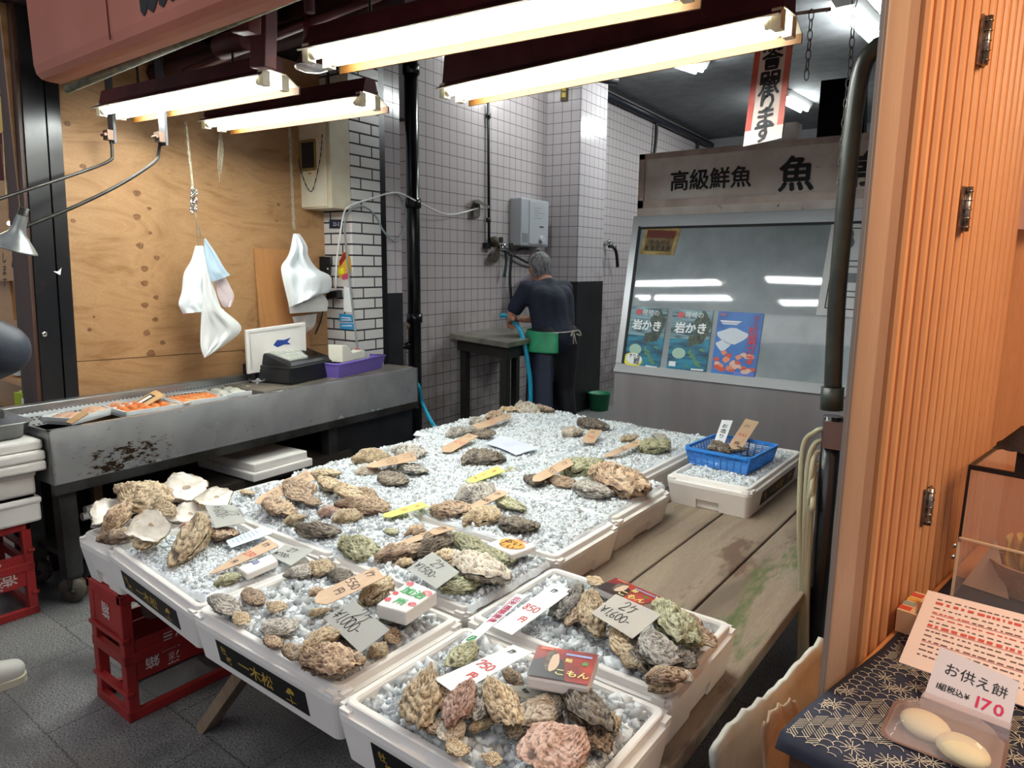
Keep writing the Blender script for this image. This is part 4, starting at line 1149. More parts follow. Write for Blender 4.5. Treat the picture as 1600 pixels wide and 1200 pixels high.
mb = MB(); mb.tube([at(880, 112, z=3.1), at(963, 127, z=3.1)], .035, 10); one('duct_stub', 'short dark pipe sticking out over the top of the pillar', 'pipe', mb, M('navy_pipe', '#20222c'))
# golden charm plate on the pillar
r = None
q = [(lambda a: L(u_p0 - .006, a[0], a[1]))(l_u(x, y, u_p0 - .006)) for x, y in ((877, 158), (887, 158), (889, 124), (879, 124))]
mb = MB(); mb.hexa([p for p in q] + [p - AX * .02 for p in q]); r = one('charm_plate', 'narrow dark plate with three gold squares on the pillar', 'plate', mb, M('dark_brown_plate', '#4a3c22', .5))
f = Face(*[p - AX * .02 for p in q]); mb = MB()
for i in range(3): mb.quad(*[f.p(f.W * a, f.H * b, .004) for a, b in ((.2, .16 + .29 * i), (.8, .16 + .29 * i), (.8, .38 + .29 * i), (.2, .38 + .29 * i))])
mb.build('gold_squares', M('brass_gold', '#b7a54a', .35, .6), r)

# ------------------------------------------------------------------ sink table by the tiled wall
ST = 0.93
r = thing('sink_table', 'worn steel wash table with black legs against the tiled wall, where the man works', 'table', L(.7, .4, 0), TH)
m_wash = M('worn_wash_top', '#8d8a7e', .4, .3, var='#6f6c60', scale=5, spots=[dict(scale=14, at=.66, col='#4d4a3e', soft=.1)])
UA, UB_ = .36, .08
mb = MB(); q = [(UA, .02), (UB_, .80), (1.05, .72), (1.35, .02)]
mb.hexa([L(u, v, z) for z in (ST - .045, ST) for u, v in q]); mb.build('table_top', m_wash, r, bevel=.006)
mb = MB(); mb.hexa([L(u, v, z) for z in (ST - .14, ST - .045) for u, v in ((UA + .06, .06), (UB_ + .06, .76), (.98, .68), (1.3, .06))]); mb.build('apron_rail', M('rusted_black', '#1d1b19', .6), r)
for (u, v) in ((UA + .09, .12), (UB_ + .09, .72), (.95, .64), (1.25, .12)):
    mb = MB(); lw(mb, u - .03, u + .03, v - .03, v + .03, 0, ST - .14); mb.build('leg', M('rusted_black', '#1d1b19'), r)
# grey cloth / tray against the wall behind the man's hands
mb = MB(); q = [at(x, y, x=-3.95) for x, y in ((806, 470), (834, 470), (838, 418), (812, 440))]; mb.hexa(q + [p + Vector((.03, 0, 0)) for p in q])
o = one('soap_rack', 'mauve-grey plastic rack with round holes standing at the tiles beside the man', 'rack', mb, M('mauve_plastic', '#6f6370', .4))

# blue hose from the man's hands down to the floor, and its other run along the wall
HOLD = at(803, 503, x=-3.50)
mb = MB(); mb.tube(smooth_path([at(781, 494, x=-3.60), at(790, 493, x=-3.56), HOLD, at(812, 515, x=-3.36), at(820, 540, x=-3.28), at(826, 575, x=-3.24), at(829, 610, x=-3.22), Vector((at(829, 640, x=-3.22).x, at(829, 640, x=-3.22).y, .05))], 7), .019, 10)
one('water_hose', 'bright blue water hose held by the man at the sink', 'hose', mb, m_bluehose)
mb = MB(); p0 = l_v(655, 590, CV + .05); mb.tube(smooth_path([L(CU1 + .03, CV - .1, .72), L(CU1 + .03, CV - .02, .66), at(660, 630, y=3.55), at(672, 655, y=3.5), at(684, 674, y=3.45), at(700, 700, y=3.4)], 7), .014, 10)
one('water_hose', 'bright blue hose hanging from the inner end of the steel counter', 'hose', mb, m_bluehose)

# ------------------------------------------------------------------ the man at the sink
m_skin = M('skin', '#b0806a', .5, sub=.08, var='#a3715c', scale=12)
m_hair = M('grey_hair', '#86868a', .7, var='#4a4a4d', scale=40, stretch=(1, 1, .3), bump=.4, bscale=160)
m_navy = M('navy_cotton', '#1b2136', .8, var='#151a2b', scale=5, bump=.15, bscale=40, bdist=.01)
m_navyap = M('navy_apron', '#20283d', .55, var='#1a2134', scale=4)
m_green = M('green_apron', '#2f9a6c', .55, var='#278a5f', scale=6)
m_blacktr = M('black_trousers', '#121218', .7)

def cap(mb, a, b, ra, rb, n=14):
    a, b = Vector(a), Vector(b)
    mb.tube([a, b], [ra, rb], n); mb.ball(a, ra, n, 8); mb.ball(b, rb, n, 8)
def chain_caps(mb, pts, rs):
    for i in range(len(pts) - 1): cap(mb, pts[i], pts[i + 1], rs[i], rs[i + 1])
def skinned(name, mb, mat, parent, voxel=.012, smooth=4):
    o = mb.build(name, mat, parent)
    md = o.modifiers.new('remesh', 'REMESH'); md.mode = 'VOXEL'; md.voxel_size = voxel; md.use_smooth_shade = True
    if smooth:
        md = o.modifiers.new('smooth', 'SMOOTH'); md.iterations = smooth; md.factor = .5
    return o
def hand(mb, wrist, tip, up, side, curl=.9, grip=.035):
    """palm with four fingers curled round a bar and a thumb closing on them"""
    wrist, tip = Vector(wrist), Vector(tip)
    f = (tip - wrist).normalized(); s = Vector(side).normalized(); s = (s - f * s.dot(f)).normalized(); u = f.cross(s)
    if u.dot(Vector(up)) < 0: u = -u
    kn = wrist + f * .085
    for k in range(4):
        cap(mb, wrist + s * (.008 * (k - 1.5)), kn + s * (.019 * (k - 1.5)), .017, .012, 8)
        ln = (.036, .042, .039, .030)[k]; p = kn + s * (.019 * (k - 1.5)); a = .25
        for sg in range(3):
            q = p + (f * math.cos(a) - u * math.sin(a)) * ln * (1, .75, .6)[sg]
            cap(mb, p, q, .0095 - .0008 * sg, .0088 - .0008 * sg, 8); p = q; a += curl
    p = wrist + f * .028 - s * .028
    q = p + (f * .6 - s * .5 - u * .5) * .045; cap(mb, p, q, .012, .0105, 8)
    q2 = q + (f * .55 + s * .35 - u * .6) * .034; cap(mb, q, q2, .0105, .009, 8)
def head(mb, c, d, z=Vector((0, 0, 1)), r=.098):
    """skull with brow, cheeks, nose, chin and ears; d is where the face looks"""
    d = Vector(d).normalized(); l = z.cross(d).normalized(); R = Matrix((d, l, z)).transposed()
    P = lambda a, b, h: c + d * a + l * b + z * h
    mb.ball(c + z * .02, (.098, .078, .098), 16, 12, 0, R); mb.ball(P(.022, 0, -.04), (.070, .060, .075), 14, 10, 0, R)
    cap(mb, P(.088, 0, .012), P(.106, 0, -.022), .010, .015, 8)
    mb.ball(P(.062, 0, -.098), (.028, .034, .02), 10, 8, 0, R)
    for sg in (-1, 1):
        mb.ball(P(.064, sg * .036, -.028), (.026, .024, .02), 10, 8, 0, R); mb.ball(P(.082, sg * .03, .03), (.018, .026, .01), 10, 6, 0, R)
        mb.ball(P(-.008, sg * .080, -.012), (.020, .010, .032), 10, 8, 0, R)
    mb.ball(P(.083, 0, -.062), (.012, .026, .008), 10, 6, 0, R)
    return P
def face_bits(P, parent, d):
    for sg in (-1, 1):
        mb = MB(); mb.ball(P(.084, sg * .031, .010), .0125, 10, 8); e = mb.build('eye', M('eye_white', '#e2ddd6', .2), parent)
        mb = MB(); mb.ball(P(.0935, sg * .031, .010), .0055, 8, 6); mb.build('iris', M('dark_iris', '#20160f', .2), e)
    mb = MB(); mb.ball(P(.094, 0, -.062), (.004, .02, .004), 8, 6, 0, Matrix((Vector(d), Vector((0, 0, 1)).cross(Vector(d)), Vector((0, 0, 1)))).transposed()); mb.build('lips', M('lip', '#8e4f47', .5), parent)

d = Vector((-.93, .36, 0)).normalized(); l = Vector((-d.y, d.x, 0)); Z = Vector((0, 0, 1))
PB = at(869, 520, y=4.80); PB.z = .93
man = thing('person', 'grey-haired man in a navy t-shirt and apron, back turned, hosing at the sink', 'person', (PB.x, PB.y, 0), math.atan2(d.y, d.x))
J = lambda a, b, h: Vector((PB.x, PB.y, 0)) + d * a + l * b + Z * h
hd = at(858, 418, y=at(858, 418, x=PB.x - .26).y); hd = J(.27, .0, 1.495)
neck, chest, belly = J(.17, 0, 1.36), J(.10, 0, 1.20), J(.05, 0, 1.05)
shl, shr = J(.17, .185, 1.315), J(.15, -.185, 1.315)
wl, wr = HOLD + l * .03 + Z * .035 - d * .04, HOLD + d * .03 - l * .10 + Z * .015
el = J(.27, .27, 1.10); er = J(.30, -.22, 1.07)
hpl, hpr = J(0, .09, .90), J(0, -.09, .90)
knl, knr = J(.05, .10, .49), J(.02, -.11, .49)
anl, anr = J(.0, .11, .09), J(-.05, -.12, .09)
mb = MB()
P_ = head(mb, hd, (d + Vector((0, 0, -.25))).normalized() if False else d)
chain_caps(mb, [neck - Z * .03, hd - Z * .06 - d * .02], [.058, .055])
chain_caps(mb, [neck, chest, belly, J(0, 0, .95)], [.08, .13, .125, .13])
for s_, e_, w_, in ((shl, el, wl), (shr, er, wr)):
    chain_caps(mb, [neck - Z * .03, s_, e_, e_.lerp(w_, .35), w_], [.07, .055, .042, .043, .028])
for h_, k_, a_ in ((hpl, knl, anl), (hpr, knr, anr)):
    chain_caps(mb, [h_, k_, k_.lerp(a_, .3), a_], [.09, .058, .058, .038])
    chain_caps(mb, [a_ - Z * .03, a_ + d * .14 - Z * .055], [.035, .028])
hand(mb, wl, HOLD + d * .05, Z, l); hand(mb, wr, wr + (HOLD + d * .10 - wr).normalized() * .1, Z, l)
skinned('body', mb, m_skin, man, .0075, 3)
face_bits(P_, man, d)
mb = MB(); R_ = Matrix((d, l, Z)).transposed()
mb.ball(hd + Z * .035 - d * .012, (.104, .087, .095), 18, 12, 0, R_); mb.ball(hd - d * .035 - Z * .02, (.078, .080, .085), 16, 10, 0, R_)
mb2 = MB(); 
for (vx, f_) in ((mb.v, mb.f),):
    keep = [p for p in vx]
    mb2.v = [tuple(p) for p in vx]; mb2.f = [ff for ff in f_ if not any((Vector(vx[i]) - hd).dot(d) > .045 and (Vector(vx[i]) - hd).z < .05 for i in ff) and not all((Vector(vx[i]) - hd).z < -.085 for i in ff)]
    mb2.mi = [0] * len(mb2.f); mb2.sm = [True] * len(mb2.f)
mb2.build('hair', m_hair, man, solid=.006)
mb = MB()
chain_caps(mb, [neck - d * .02 - Z * .02, chest - d * .01, belly, J(.0, 0, .93)], [.085, .155, .15, .155])
for s_, e_, b_ in ((shl, el, 1), (shr, er, -1)):
    chain_caps(mb, [J(.14, b_ * .06, 1.30), s_, s_.lerp(e_, .72)], [.09, .075, .068])
for b_ in (1, -1): chain_caps(mb, [J(.09, b_ * .10, 1.24), J(.03, b_ * .07, .98)], [.115, .12])
skinned('t_shirt', mb, m_navy, man, .012, 6)
mb = MB()
for h_, k_, a_ in ((hpl, knl, anl), (hpr, knr, anr)): chain_caps(mb, [h_ + Z * .03, k_, a_ + Z * .02], [.125, .088, .078])
chain_caps(mb, [hpl, hpr], [.125, .125])
skinned('trousers', mb, m_blacktr, man, .014, 5)
# apron: green inner fold turned over at the waist, navy skirt wrapped round the legs
def wrap(name, mat, a0, a1, z0, z1, r0, r1, skew=0.0, n=22, m=12):
    mb = MB()
    def fn(a, b):
        th = a0 + (a1 - a0) * a; rr = r0 + (r1 - r0) * b + .008 * math.sin(th * 7 + 3 * b)
        z = z1 + (z0 - z1) * b + skew * a * (1 - b)
        return J(.02 + rr * math.cos(th), rr * 1.12 * math.sin(th), z)
    mb.grid(fn, n, m); return mb.build(name, mat, man, solid=.004)
ap = wrap('apron_skirt', m_navyap, -1.3, 2.55, .12, .96, .185, .225)
wrap('apron_waist', m_green, .2, 2.7, .82, 1.00, .205, .232, -.02)
mb = MB(); mb.tube([J(.02 + .186 * math.cos(a), .208 * math.sin(a), .985 - .01 * math.sin(a)) for a in np.linspace(-1.3, 3.6, 26)], .005, 6); 
k_ = J(.02 + .186 * math.cos(3.45), .208 * math.sin(3.45), .985)
for sg in (-1, 1): mb.tube(smooth_path([k_, k_ - d * .03 + l * sg * .03 + Z * .01, k_ - d * .03 + l * sg * .05 - Z * .03, k_ - d * .01 + l * sg * .02 - Z * .02], 4), .005, 5)
for sg in (-1, 1): mb.tube([k_, k_ - d * .02 + l * sg * .015 - Z * .10], .004, 5)
mb.build('apron_string', M('apron_tape', '#b6b0a2', .7), man)
for nm, a_ in (('boot', anl), ('boot', anr)):
    mb = MB(); chain_caps(mb, [a_ + Z * .16, a_ - Z * .03, a_ + d * .13 - Z * .045], [.062, .052, .045]); mb.add([], [])
    skinned(nm, mb, m_blackrub, man, .014, 3)

# green container on the floor beside the showcase
c_ = at(936, 625, z=.0); mb = MB(); mb.lathe([(.0, 0), (.10, .0), (.12, .18), (.125, .185), (.11, .185), (.09, .01)], 20, c_ * .93 + Vector((0, 0, -c_.z * .93))); one('green_bucket', 'green bucket on the dark floor beside the showcase', 'bucket', mb, M('green_plastic', '#136b48', .4))

# ------------------------------------------------------------------ refrigerated showcase
SY = 4.1; SX0 = at(958, 580, y=SY).x; SX1 = .35
zl, zu = at(959, 580, y=SY).z, at(960, 567, y=SY + .02).z
GY = 4.31; gz = at(1007, 352, y=GY).z; sz0 = at(1007, 326, y=4.39).z; sz1 = at(995, 241, y=4.34).z
case = thing('showcase', 'stainless refrigerated fish showcase with a sloping glass front and signboard', 'showcase', ((SX0 + SX1) / 2, SY + .5, 0))
mb = MB(); mb.span((SX0, SY + .02, .0), (SX1, SY + 1.0, zl)); mb.build('base', M('brushed_steel_base', '#a3a1a3', .36, .4, var='#8a8486', scale=1.6, stretch=(1, 1, .15)), case)
m_sill = M('sill_steel', '#c6cacd', .3, .4)
mb = MB(); mb.hexa([(SX0, SY, zl), (SX1, SY, zl), (SX1, SY + 1, zl), (SX0, SY + 1, zl), (SX0, SY + .035, zu), (SX1, SY + .035, zu), (SX1, SY + 1, zu), (SX0, SY + 1, zu)]); mb.build('sill', m_sill, case)
gd = Vector((0, GY - SY - .04, gz - zu)).normalized()
gl = lambda t_, h=0.0: Vector((0, SY + .04 + (GY - SY - .04) * t_ + h * gd.z, zu + (gz - zu) * t_ - h * gd.y))
XX = lambda x, p: Vector((x, p.y, p.z))
def slope_box(mb, x0, x1, t0, t1, h0, h1):
    mb.hexa([XX(x, gl(t_, h)) for h in (h1, h0) for x, t_ in ((x0, t0), (x1, t0), (x1, t1), (x0, t1))])
mb = MB(); slope_box(mb, SX0, SX0 + .055, 0, 1.06, -.012, .05); slope_box(mb, SX0 + .055, SX1, .985, 1.06, -.012, .05); mb.build('glass_frame', M('frame_steel', '#bcc0c4', .3, .5), case)
mb = MB(); slope_box(mb, SX0 + .045, SX0 + .062, 0, .99, -.013, -.004); slope_box(mb, SX0 + .055, SX1, .97, .985, -.013, -.004); mb.build('gasket', m_blackrub, case)
t = NT('misted_brightened_glass')
tr = t.n('ShaderNodeBsdfTransparent'); gsy = t.n('ShaderNodeBsdfGlossy'); gsy.inputs['Roughness'].default_value = .04
fr = t.n('ShaderNodeFresnel'); fr.inputs['IOR'].default_value = 1.52
df = t.n('ShaderNodeBsdfDiffuse'); df.inputs['Color'].default_value = lin('#c3cfd4')
mx = t.n('ShaderNodeMixShader'); mx2 = t.n('ShaderNodeMixShader')
t.l(t.ramp(t.noise(t.vec('Object'), 2.5, 5), [(.35, .42), (.65, .66)]), mx.inputs[0]); t.l(tr.outputs[0], mx.inputs[1]); t.l(df.outputs[0], mx.inputs[2])  # mist on the glass, its grey haze also raised to brighten the chamber
t.l(t.math('ADD', t.math('MULTIPLY', fr.outputs[0], 1.3), .03), mx2.inputs[0]); t.l(mx.outputs[0], mx2.inputs[1]); t.l(gsy.outputs[0], mx2.inputs[2])
t.l(mx2.outputs[0], t.t.nodes['Material Output'].inputs['Surface'])
mb = MB(); mb.quad(*[XX(x, gl(t_)) for x, t_ in ((SX0 + .05, 0), (SX1, 0), (SX1, 1), (SX0 + .05, 1))]); mb.build('glass_front', t.m, case)
# inside: end walls, back, floor of the chamber, cloth with lime leaf
m_in = M('chamber_steel', '#8d989f', .5, .2, var='#7d8890', scale=3)
mb = MB(); mb.span((SX0 + .01, SY + .95, zu), (SX1, SY + 1.0, sz1 - .05)); mb.add([XX(SX0, gl(0)), XX(SX0, gl(1)), (SX0, SY + 1, gz), (SX0, SY + 1, zu)], [(0, 1, 2, 3)])
mb.span((SX0, GY - .0, gz + .03), (SX1, SY + 1.0, gz + .06)); mb.build('chamber', m_in, case)
mb = MB(); mb.span((SX0 + .02, SY + .06, zu - .005), (SX1, SY + .94, zu + .012)); mb.build('chamber_floor', M('chamber_floor', '#6f7b80', .35, .3), case)
mb = MB(); mb.hexa([(x, y, z) for z in (zu + .012, zu + .02) for x, y in ((-1.05, SY + .07), (SX1, SY + .07), (SX1, SY + .35), (-.8, SY + .35))]); mb.build('leaf_liner', M('green_liner', '#7d8a62', .6), case)
# signboard
SBY = 4.36
mb = MB(); mb.span((SX0, SBY, sz0 - .06), (SX1, SBY + .5, sz0 - .0)); mb.span((SX0, SBY + .012, sz0), (SX1, SBY + .5, sz1)); mb.build('signboard', m_steel_dirty, case)
mb = MB()
mb.span((SX0, SBY, sz0), (SX0 + .04, SBY + .015, sz1)); mb.span((SX0, SBY, sz1 - .035), (SX1, SBY + .015, sz1)); mb.span((SX0, SBY, sz0), (SX1, SBY + .015, sz0 + .05)); mb.build('sign_frame', M('frame_rusty', '#b3a59a', .4, .2, var='#9c8c82', scale=5, spots=[dict(scale=30, at=.69, col='#4a3a30')]), case)
sf = rect_face((SX0, SBY + .011, sz0), (1, 0, 0), (0, 0, 1), SX1 - SX0, sz1 - sz0)
def sp_px(x, y): p = at(x, y, y=SBY + .011); return p.x - SX0, p.z - sz0
mb = MB()
u0, v0 = sp_px(1046, 299); u1, v1 = sp_px(1176, 292)
sz = (u1 - u0) / 4.05
for k, ch in enumerate('高級鮮魚'):
    c_ = MB(); brush(c_, sf, ch, u0 + k * sz, v0 + .012, sz, .022, hgt=.003); c_.build('sign_character', m_ink, case)
u0, v0 = sp_px(1214, 300); u1 = sp_px(1270, 295)[0]
brush(mb, sf, '魚', u0, v0 + .02, (u1 - u0) * 1.04, .026, hgt=.003); mb.build('sign_character', m_ink, case); mb = MB()
u2 = sp_px(1303, 295)[0]
brush(mb, sf, '常', u2, v0 + .02, (u1 - u0) * 1.04, .026, hgt=.003)
mb.build('sign_character', m_ink, case)
# old gold-framed notice stuck in the corner of the glass
pn = XX(0, gl(0)); nn = Vector((0, -gd.z, gd.y))
gpx = lambda x, y, h=-.006: on_plane(x, y, XX(0, gl(0, h)), nn)
f = Face(gpx(1000, 397), gpx(1052, 399), gpx(1064, 357), gpx(1009, 355))
mb = MB(); mb.quad(f.o, f.px, f.pxy, f.py); st = one('old_notice', 'old brown notice with a yellowed border at the upper left of the showcase glass', 'notice', mb, M('yellowed_border', '#b39a5f', .6, var='#8c7440', scale=20), solid=.002)
mb = MB(); mb.quad(*[f.p(f.W * a, f.H * b, .003) for a, b in ((.09, .12), (.9, .12), (.9, .9), (.09, .9))]); fld = mb.build('notice_field', M('notice_field', '#7a6844', .6, var='#5f5238', scale=30), st)
mb = MB(); mb.quad(*[f.p(f.W * a, f.H * b, .0036) for a, b in ((.09, .62), (.9, .62), (.9, .9), (.09, .9))]); mb.build('red_field', M('dull_red', '#6b3128', .6), fld)
mb = MB(); font(mb, f, '生食用冷', f.W * .22, f.H * .36, f.W * .15, 0, hgt=.004); font(mb, f, '鮮魚取直送', f.W * .12, f.H * .16, f.W * .15, 1, hgt=.004); mb.build('notice_text', m_ink, fld)
# white framed sheet at the right of the glass
f = Face(gpx(1275, 492), gpx(1420, 502), gpx(1440, 345), gpx(1300, 347))
mb = MB(); mb.quad(f.o, f.px, f.pxy, f.py); st = one('framed_sheet', 'white rounded sheet with a black outline at the right end of the showcase glass', 'notice', mb, M('grey_white_sheet', '#c2c6c6', .5), solid=.004)
mb = MB(); loop = [(.09, .08), (.95, .08), (.95, .93), (.09, .93), (.09, .08)]
ribbon(mb, f, [(f.W * a, f.H * b) for a, b in loop[:2]], .006, .004); ribbon(mb, f, [(f.W * a, f.H * b) for a, b in loop[2:4]], .006, .004); ribbon(mb, f, [(f.W * a, f.H * b) for a, b in loop[3:5]], .006, .004)
mb.build('outline', m_ink, st)
mb = MB(); mb.quad(*[f.p(f.W * a, f.H * b, .004) for a, b in ((.1, .36), (.55, .36), (.55, .46), (.1, .46))]); mb.build('grey_band', M('band_grey', '#6e7174', .6), st)
mb = MB()
for b in (.2, .26, .52, .58): mb.quad(*[f.p(f.W * a, f.H * c, .004) for a, c in ((.14, b), (.6, b), (.6, b + .015), (.14, b + .015))])
for (a, b, r_) in ((.22, .86, .03), (.25, .78, .025), (.2, .7, .02)): mb.add([f.p(f.W * a + r_ * math.cos(k), f.H * b + r_ * 1.3 * math.sin(k), .004) for k in np.linspace(0, 6.28, 13)[:-1]], [tuple(range(12))])
mb.build('printed_marks', M('print_dark', '#5d6163', .6), st)

# posters behind the glass
def disc(mb, f, u, v, ru, rv, h, n=14, wob=0.0, seed=0, mi=0):
    mb.add([f.p(u + ru * math.cos(a) * (1 + wob * math.sin(3 * a + seed)), v + rv * math.sin(a) * (1 + wob * math.cos(4 * a + seed)), h) for a in np.linspace(0, 2 * math.pi, n + 1)[:-1]], [tuple(range(n))], mi)
def poster(label, px, kind):
    f = Face(*[gpx(x, y, -.006) for x, y in px], n=None)
    W_, H_ = f.W, f.H
    mb = MB(); q = [f.o, f.px, f.pxy, f.py]; mb.hexa([p - f.n * .004 for p in q] + q)
    if kind < 2:
        t = NT('sea_poster')
        o = one('poster', label, 'poster', mb, M('poster_sea', '#1f7f9c', .35, var='#123f57', scale=9, stretch=(.6, 1, 2.5)), 'seafood posters in the showcase')
        mb = MB(); mb.quad(*[f.p(W_ * a, H_ * b, .0006) for a, b in ((0, .52), (1, .52), (1, 1), (0, 1))]); mb.build('misty_sky', M('poster_mist', '#7fa3ad', .35, var='#27424c', scale=14, stretch=(.5, 1, 3)), o)
        mb = MB(); disc(mb, f, W_ * .78, H_ * .72, W_ * .2, H_ * .24, .001, wob=.2); disc(mb, f, W_ * .6, H_ * .5, W_ * .16, H_ * .09, .001, wob=.2, seed=2)
        mb.build('dark_rocks', M('poster_rock', '#2d3a36', .4, var='#4b5a49', scale=60), o)
        mb = MB(); disc(mb, f, W_ * .27, H_ * .28, W_ * .17, H_ * .09, .0012); mb.build('shell_picture', M('poster_shell', '#9fc0ae', .4), o)
        mb = MB()
        for k in range(16): disc(mb, f, W_ * (.5 + .38 * ((k * .37) % 1)), H_ * (.08 + .3 * ((k * .61) % 1)), W_ * .035, H_ * .02, .0012, 7, .2, k)
        mb.build('weed_picture', M('poster_weed', '#5e8a5c', .4), o)
        mb = MB(); disc(mb, f, W_ * .22, H_ * .91, W_ * .09, H_ * .05, .0014); mb.build('red_seal', M('poster_red', '#c2545a', .4), o)
        mb = MB(); font(mb, f, '隠岐の', W_ * .33, H_ * .875, W_ * .155, 0, hgt=.0016); brush(mb, f, '岩かき', W_ * .08, H_ * .63, W_ * .275, .03, hgt=.0016, shear=.08)
        mb.quad(*[f.p(W_ * a, H_ * b, .0013) for a, b in ((.62, .02), (.93, .02), (.93, .045), (.62, .045))])
        if kind == 1: mb.quad(*[f.p(W_ * a, H_ * b, .0013) for a, b in ((.05, .06), (.22, .06), (.22, .14), (.05, .14))])
        mb.build('poster_text', M('poster_white', '#e6eeee', .4), o)
        if kind == 0:
            mb = MB(); disc(mb, f, W_ * .24, H_ * .10, W_ * .27, H_ * .12, .002, 18); s_ = mb.build('price_sticker', M('poster_yellow', '#dcd24c', .4), o)
            mb = MB(); disc(mb, f, W_ * .27, H_ * .12, W_ * .22, H_ * .095, .0024, 18); mb.build('white_field', M('poster_white', '#e6eeee'), s_)
            mb = MB(); font(mb, f, 'すり身', W_ * .12, H_ * .14, W_ * .11, 1, hgt=.003); font(mb, f, '鰹', W_ * .27, H_ * .045, W_ * .17, 1, hgt=.003); mb.build('sticker_text', m_ink, s_)
    else:
        o = one('poster', label, 'poster', mb, M('poster_blue', '#3a78c4', .35, var='#2b62ad', scale=6), 'seafood posters in the showcase')
        mb = MB(); disc(mb, f, W_ * .38, H_ * .62, W_ * .34, H_ * .12, .0008, wob=.15); disc(mb, f, W_ * .2, H_ * .47, W_ * .16, H_ * .08, .0008, wob=.2); mb.build('white_cloud', M('poster_cloud', '#cfdbe6', .4), o)
        mb = MB()
        for (a, b, c, e) in ((.1, .83, .5, .86), (.14, .80, .44, .82)): mb.quad(*[f.p(W_ * x, H_ * y, .001) for x, y in ((a, b), (c, b), (c + .06, e), (a - .04, e))])
        mb.build('boat_picture', M('poster_boat', '#e4e6e8', .4), o)
        mb = MB()
        Rk = random.Random(4)
        for k in range(34):
            a_, b_ = Rk.random(), Rk.random()
            disc(mb, f, W_ * (.06 + .86 * a_), H_ * (.06 + .36 * b_ * (1 - .4 * abs(a_ - .5))), W_ * .075, H_ * .035, .0012 + .00005 * k, 8, .3, k, k % 3)
        mb.build('crab_picture', [M('poster_crab', '#c9503c', .4), M('poster_crab_light', '#dd8a6a', .4), M('poster_crab_pale', '#d9b7a4', .4)], o)
        mb = MB(); font(mb, f, '松葉ガニ', W_ * .72, H_ * .66, W_ * .22, 1, vertical=True, hgt=.0035, lead=.95); font(mb, f, '活山', W_ * .80, H_ * .89, W_ * .12, 0, hgt=.0035, vertical=True); mb.build('red_text', M('poster_redtext', '#c62d34', .4), o)
        mb = MB(); mb.quad(*[f.p(W_ * a, H_ * b, .002) for a, b in ((.52, .01), (.98, .01), (.98, .07), (.52, .07))]); mb.build('blue_box', M('poster_lilac', '#5d78c9', .4), o)
        mb = MB(); mb.quad(*[f.p(W_ * a, H_ * b, .002) for a, b in ((.07, .935), (.17, .935), (.17, .965), (.07, .965))]); mb.build('red_mark', M('poster_red', '#c2545a'), o)
    return o
poster('blue sea oyster poster carrying a round yellow sticker, leftmost behind the showcase glass', [(974, 569), (1030, 578), (1044, 482), (988, 478)], 0)
poster('blue sea oyster poster without a sticker, in the middle behind the showcase glass', [(1041, 577), (1103, 582), (1115, 485), (1052, 483)], 1)
poster('blue and red crab poster, rightmost of the three behind the showcase glass', [(1110, 585), (1179, 590), (1194, 490), (1123, 486)], 2)
# no lamp inside; the haze in the glass colour keeps the chamber readable
# ------------------------------------------------------------------ hanging banner, chains, screen, hose at the right
BY = 2.62
bp = lambda x, y: at(x, y, y=BY)
f = Face(bp(1161, 229), bp(1221, 216), bp(1245, 22), bp(1186, 30))
mb = MB(); q = [f.o, f.px, f.pxy, f.py]; mb.hexa([p - f.n * .004 for p in q] + q)
bn = one('hanging_banner', 'long vertical banner with red edges and brush writing hanging beside the showcase sign', 'banner', mb, M('aged_banner', '#c9b9b0', .7, var='#bda89c', scale=5, spots=[dict(scale=40, at=.70, col='#8f7866')]))
mb = MB()
for a0_, a1_ in ((0, .16), (.84, 1)): mb.quad(*[f.p(f.W * a, f.H * b, .001) for a, b in ((a0_, .12), (a1_, .12), (a1_, 1), (a0_, 1))])
mb.build('red_edge', M('faded_red_edge', '#a8493f', .7, var='#b7685c', scale=6), bn)
mb = MB(); brush(mb, f, '贈答品承ります', f.W * .22, f.H * .75, f.W * .58, .028, vertical=True, hgt=.002, lead=(f.H * .735) / (6 * f.W * .58)); mb.build('brush_writing', m_ink, bn)
mb = MB(); p0, p1 = bp(1180, 30), bp(1298, 14); mb.tube([p0, p1, bp(1290, 18)], .006, 6); one('banner_rail', 'thin pale rod carrying the vertical banner under the dark beam', 'rod', mb, M('pale_rod', '#a79c94', .5))
def chain_line(name, label, pts, r):
    P = []; 
    path = smooth_path(pts, 8); mb = MB(); acc = 0; link = r * 7; last = path[0]; k = 0
    tot = [path[0]]
    for p in path[1:]:
        while (p - last).length >= link:
            dd = (p - last).normalized(); nx = last + dd * link
            sd = dd.orthogonal().normalized() if k % 2 == 0 else dd.cross(dd.orthogonal()).normalized()
            c_ = (last + nx) / 2
            mb.tube([c_ + dd * math.sin(a) * link * .62 + sd * math.cos(a) * r * 1.9 for a in np.linspace(0, 2 * math.pi, 13)], r * .42, 5)
            last = nx; k += 1
    return one(name, label, 'chain', mb, M('aged_chain', '#5a5752', .45, .6))
chain_line('hanging_chain', 'short pale chain hanging freely right of the vertical banner', [bp(1268, 16), bp(1265, 60), bp(1262, 95), bp(1259, 132)], .0045)
chain_line('hanging_chain', 'long dark chain hanging in front of the black screen to the showcase sign', [bp(1336, -6), bp(1332, 50), bp(1328, 110), bp(1322, 160), bp(1316, 230), bp(1311, 300)], .0045)
q = [at(x, y, y=4.45) for x, y in ((1276, 211), (1350, 205), (1352, 118), (1283, 126))]; q[0].z = q[1].z = sz1; mb = MB(); mb.hexa(q + [p + Vector((0, .08, 0)) for p in q])
one('black_screen', 'black flat screen standing above the showcase behind the chain', 'screen', mb, M('screen_gloss', '#060607', .2))
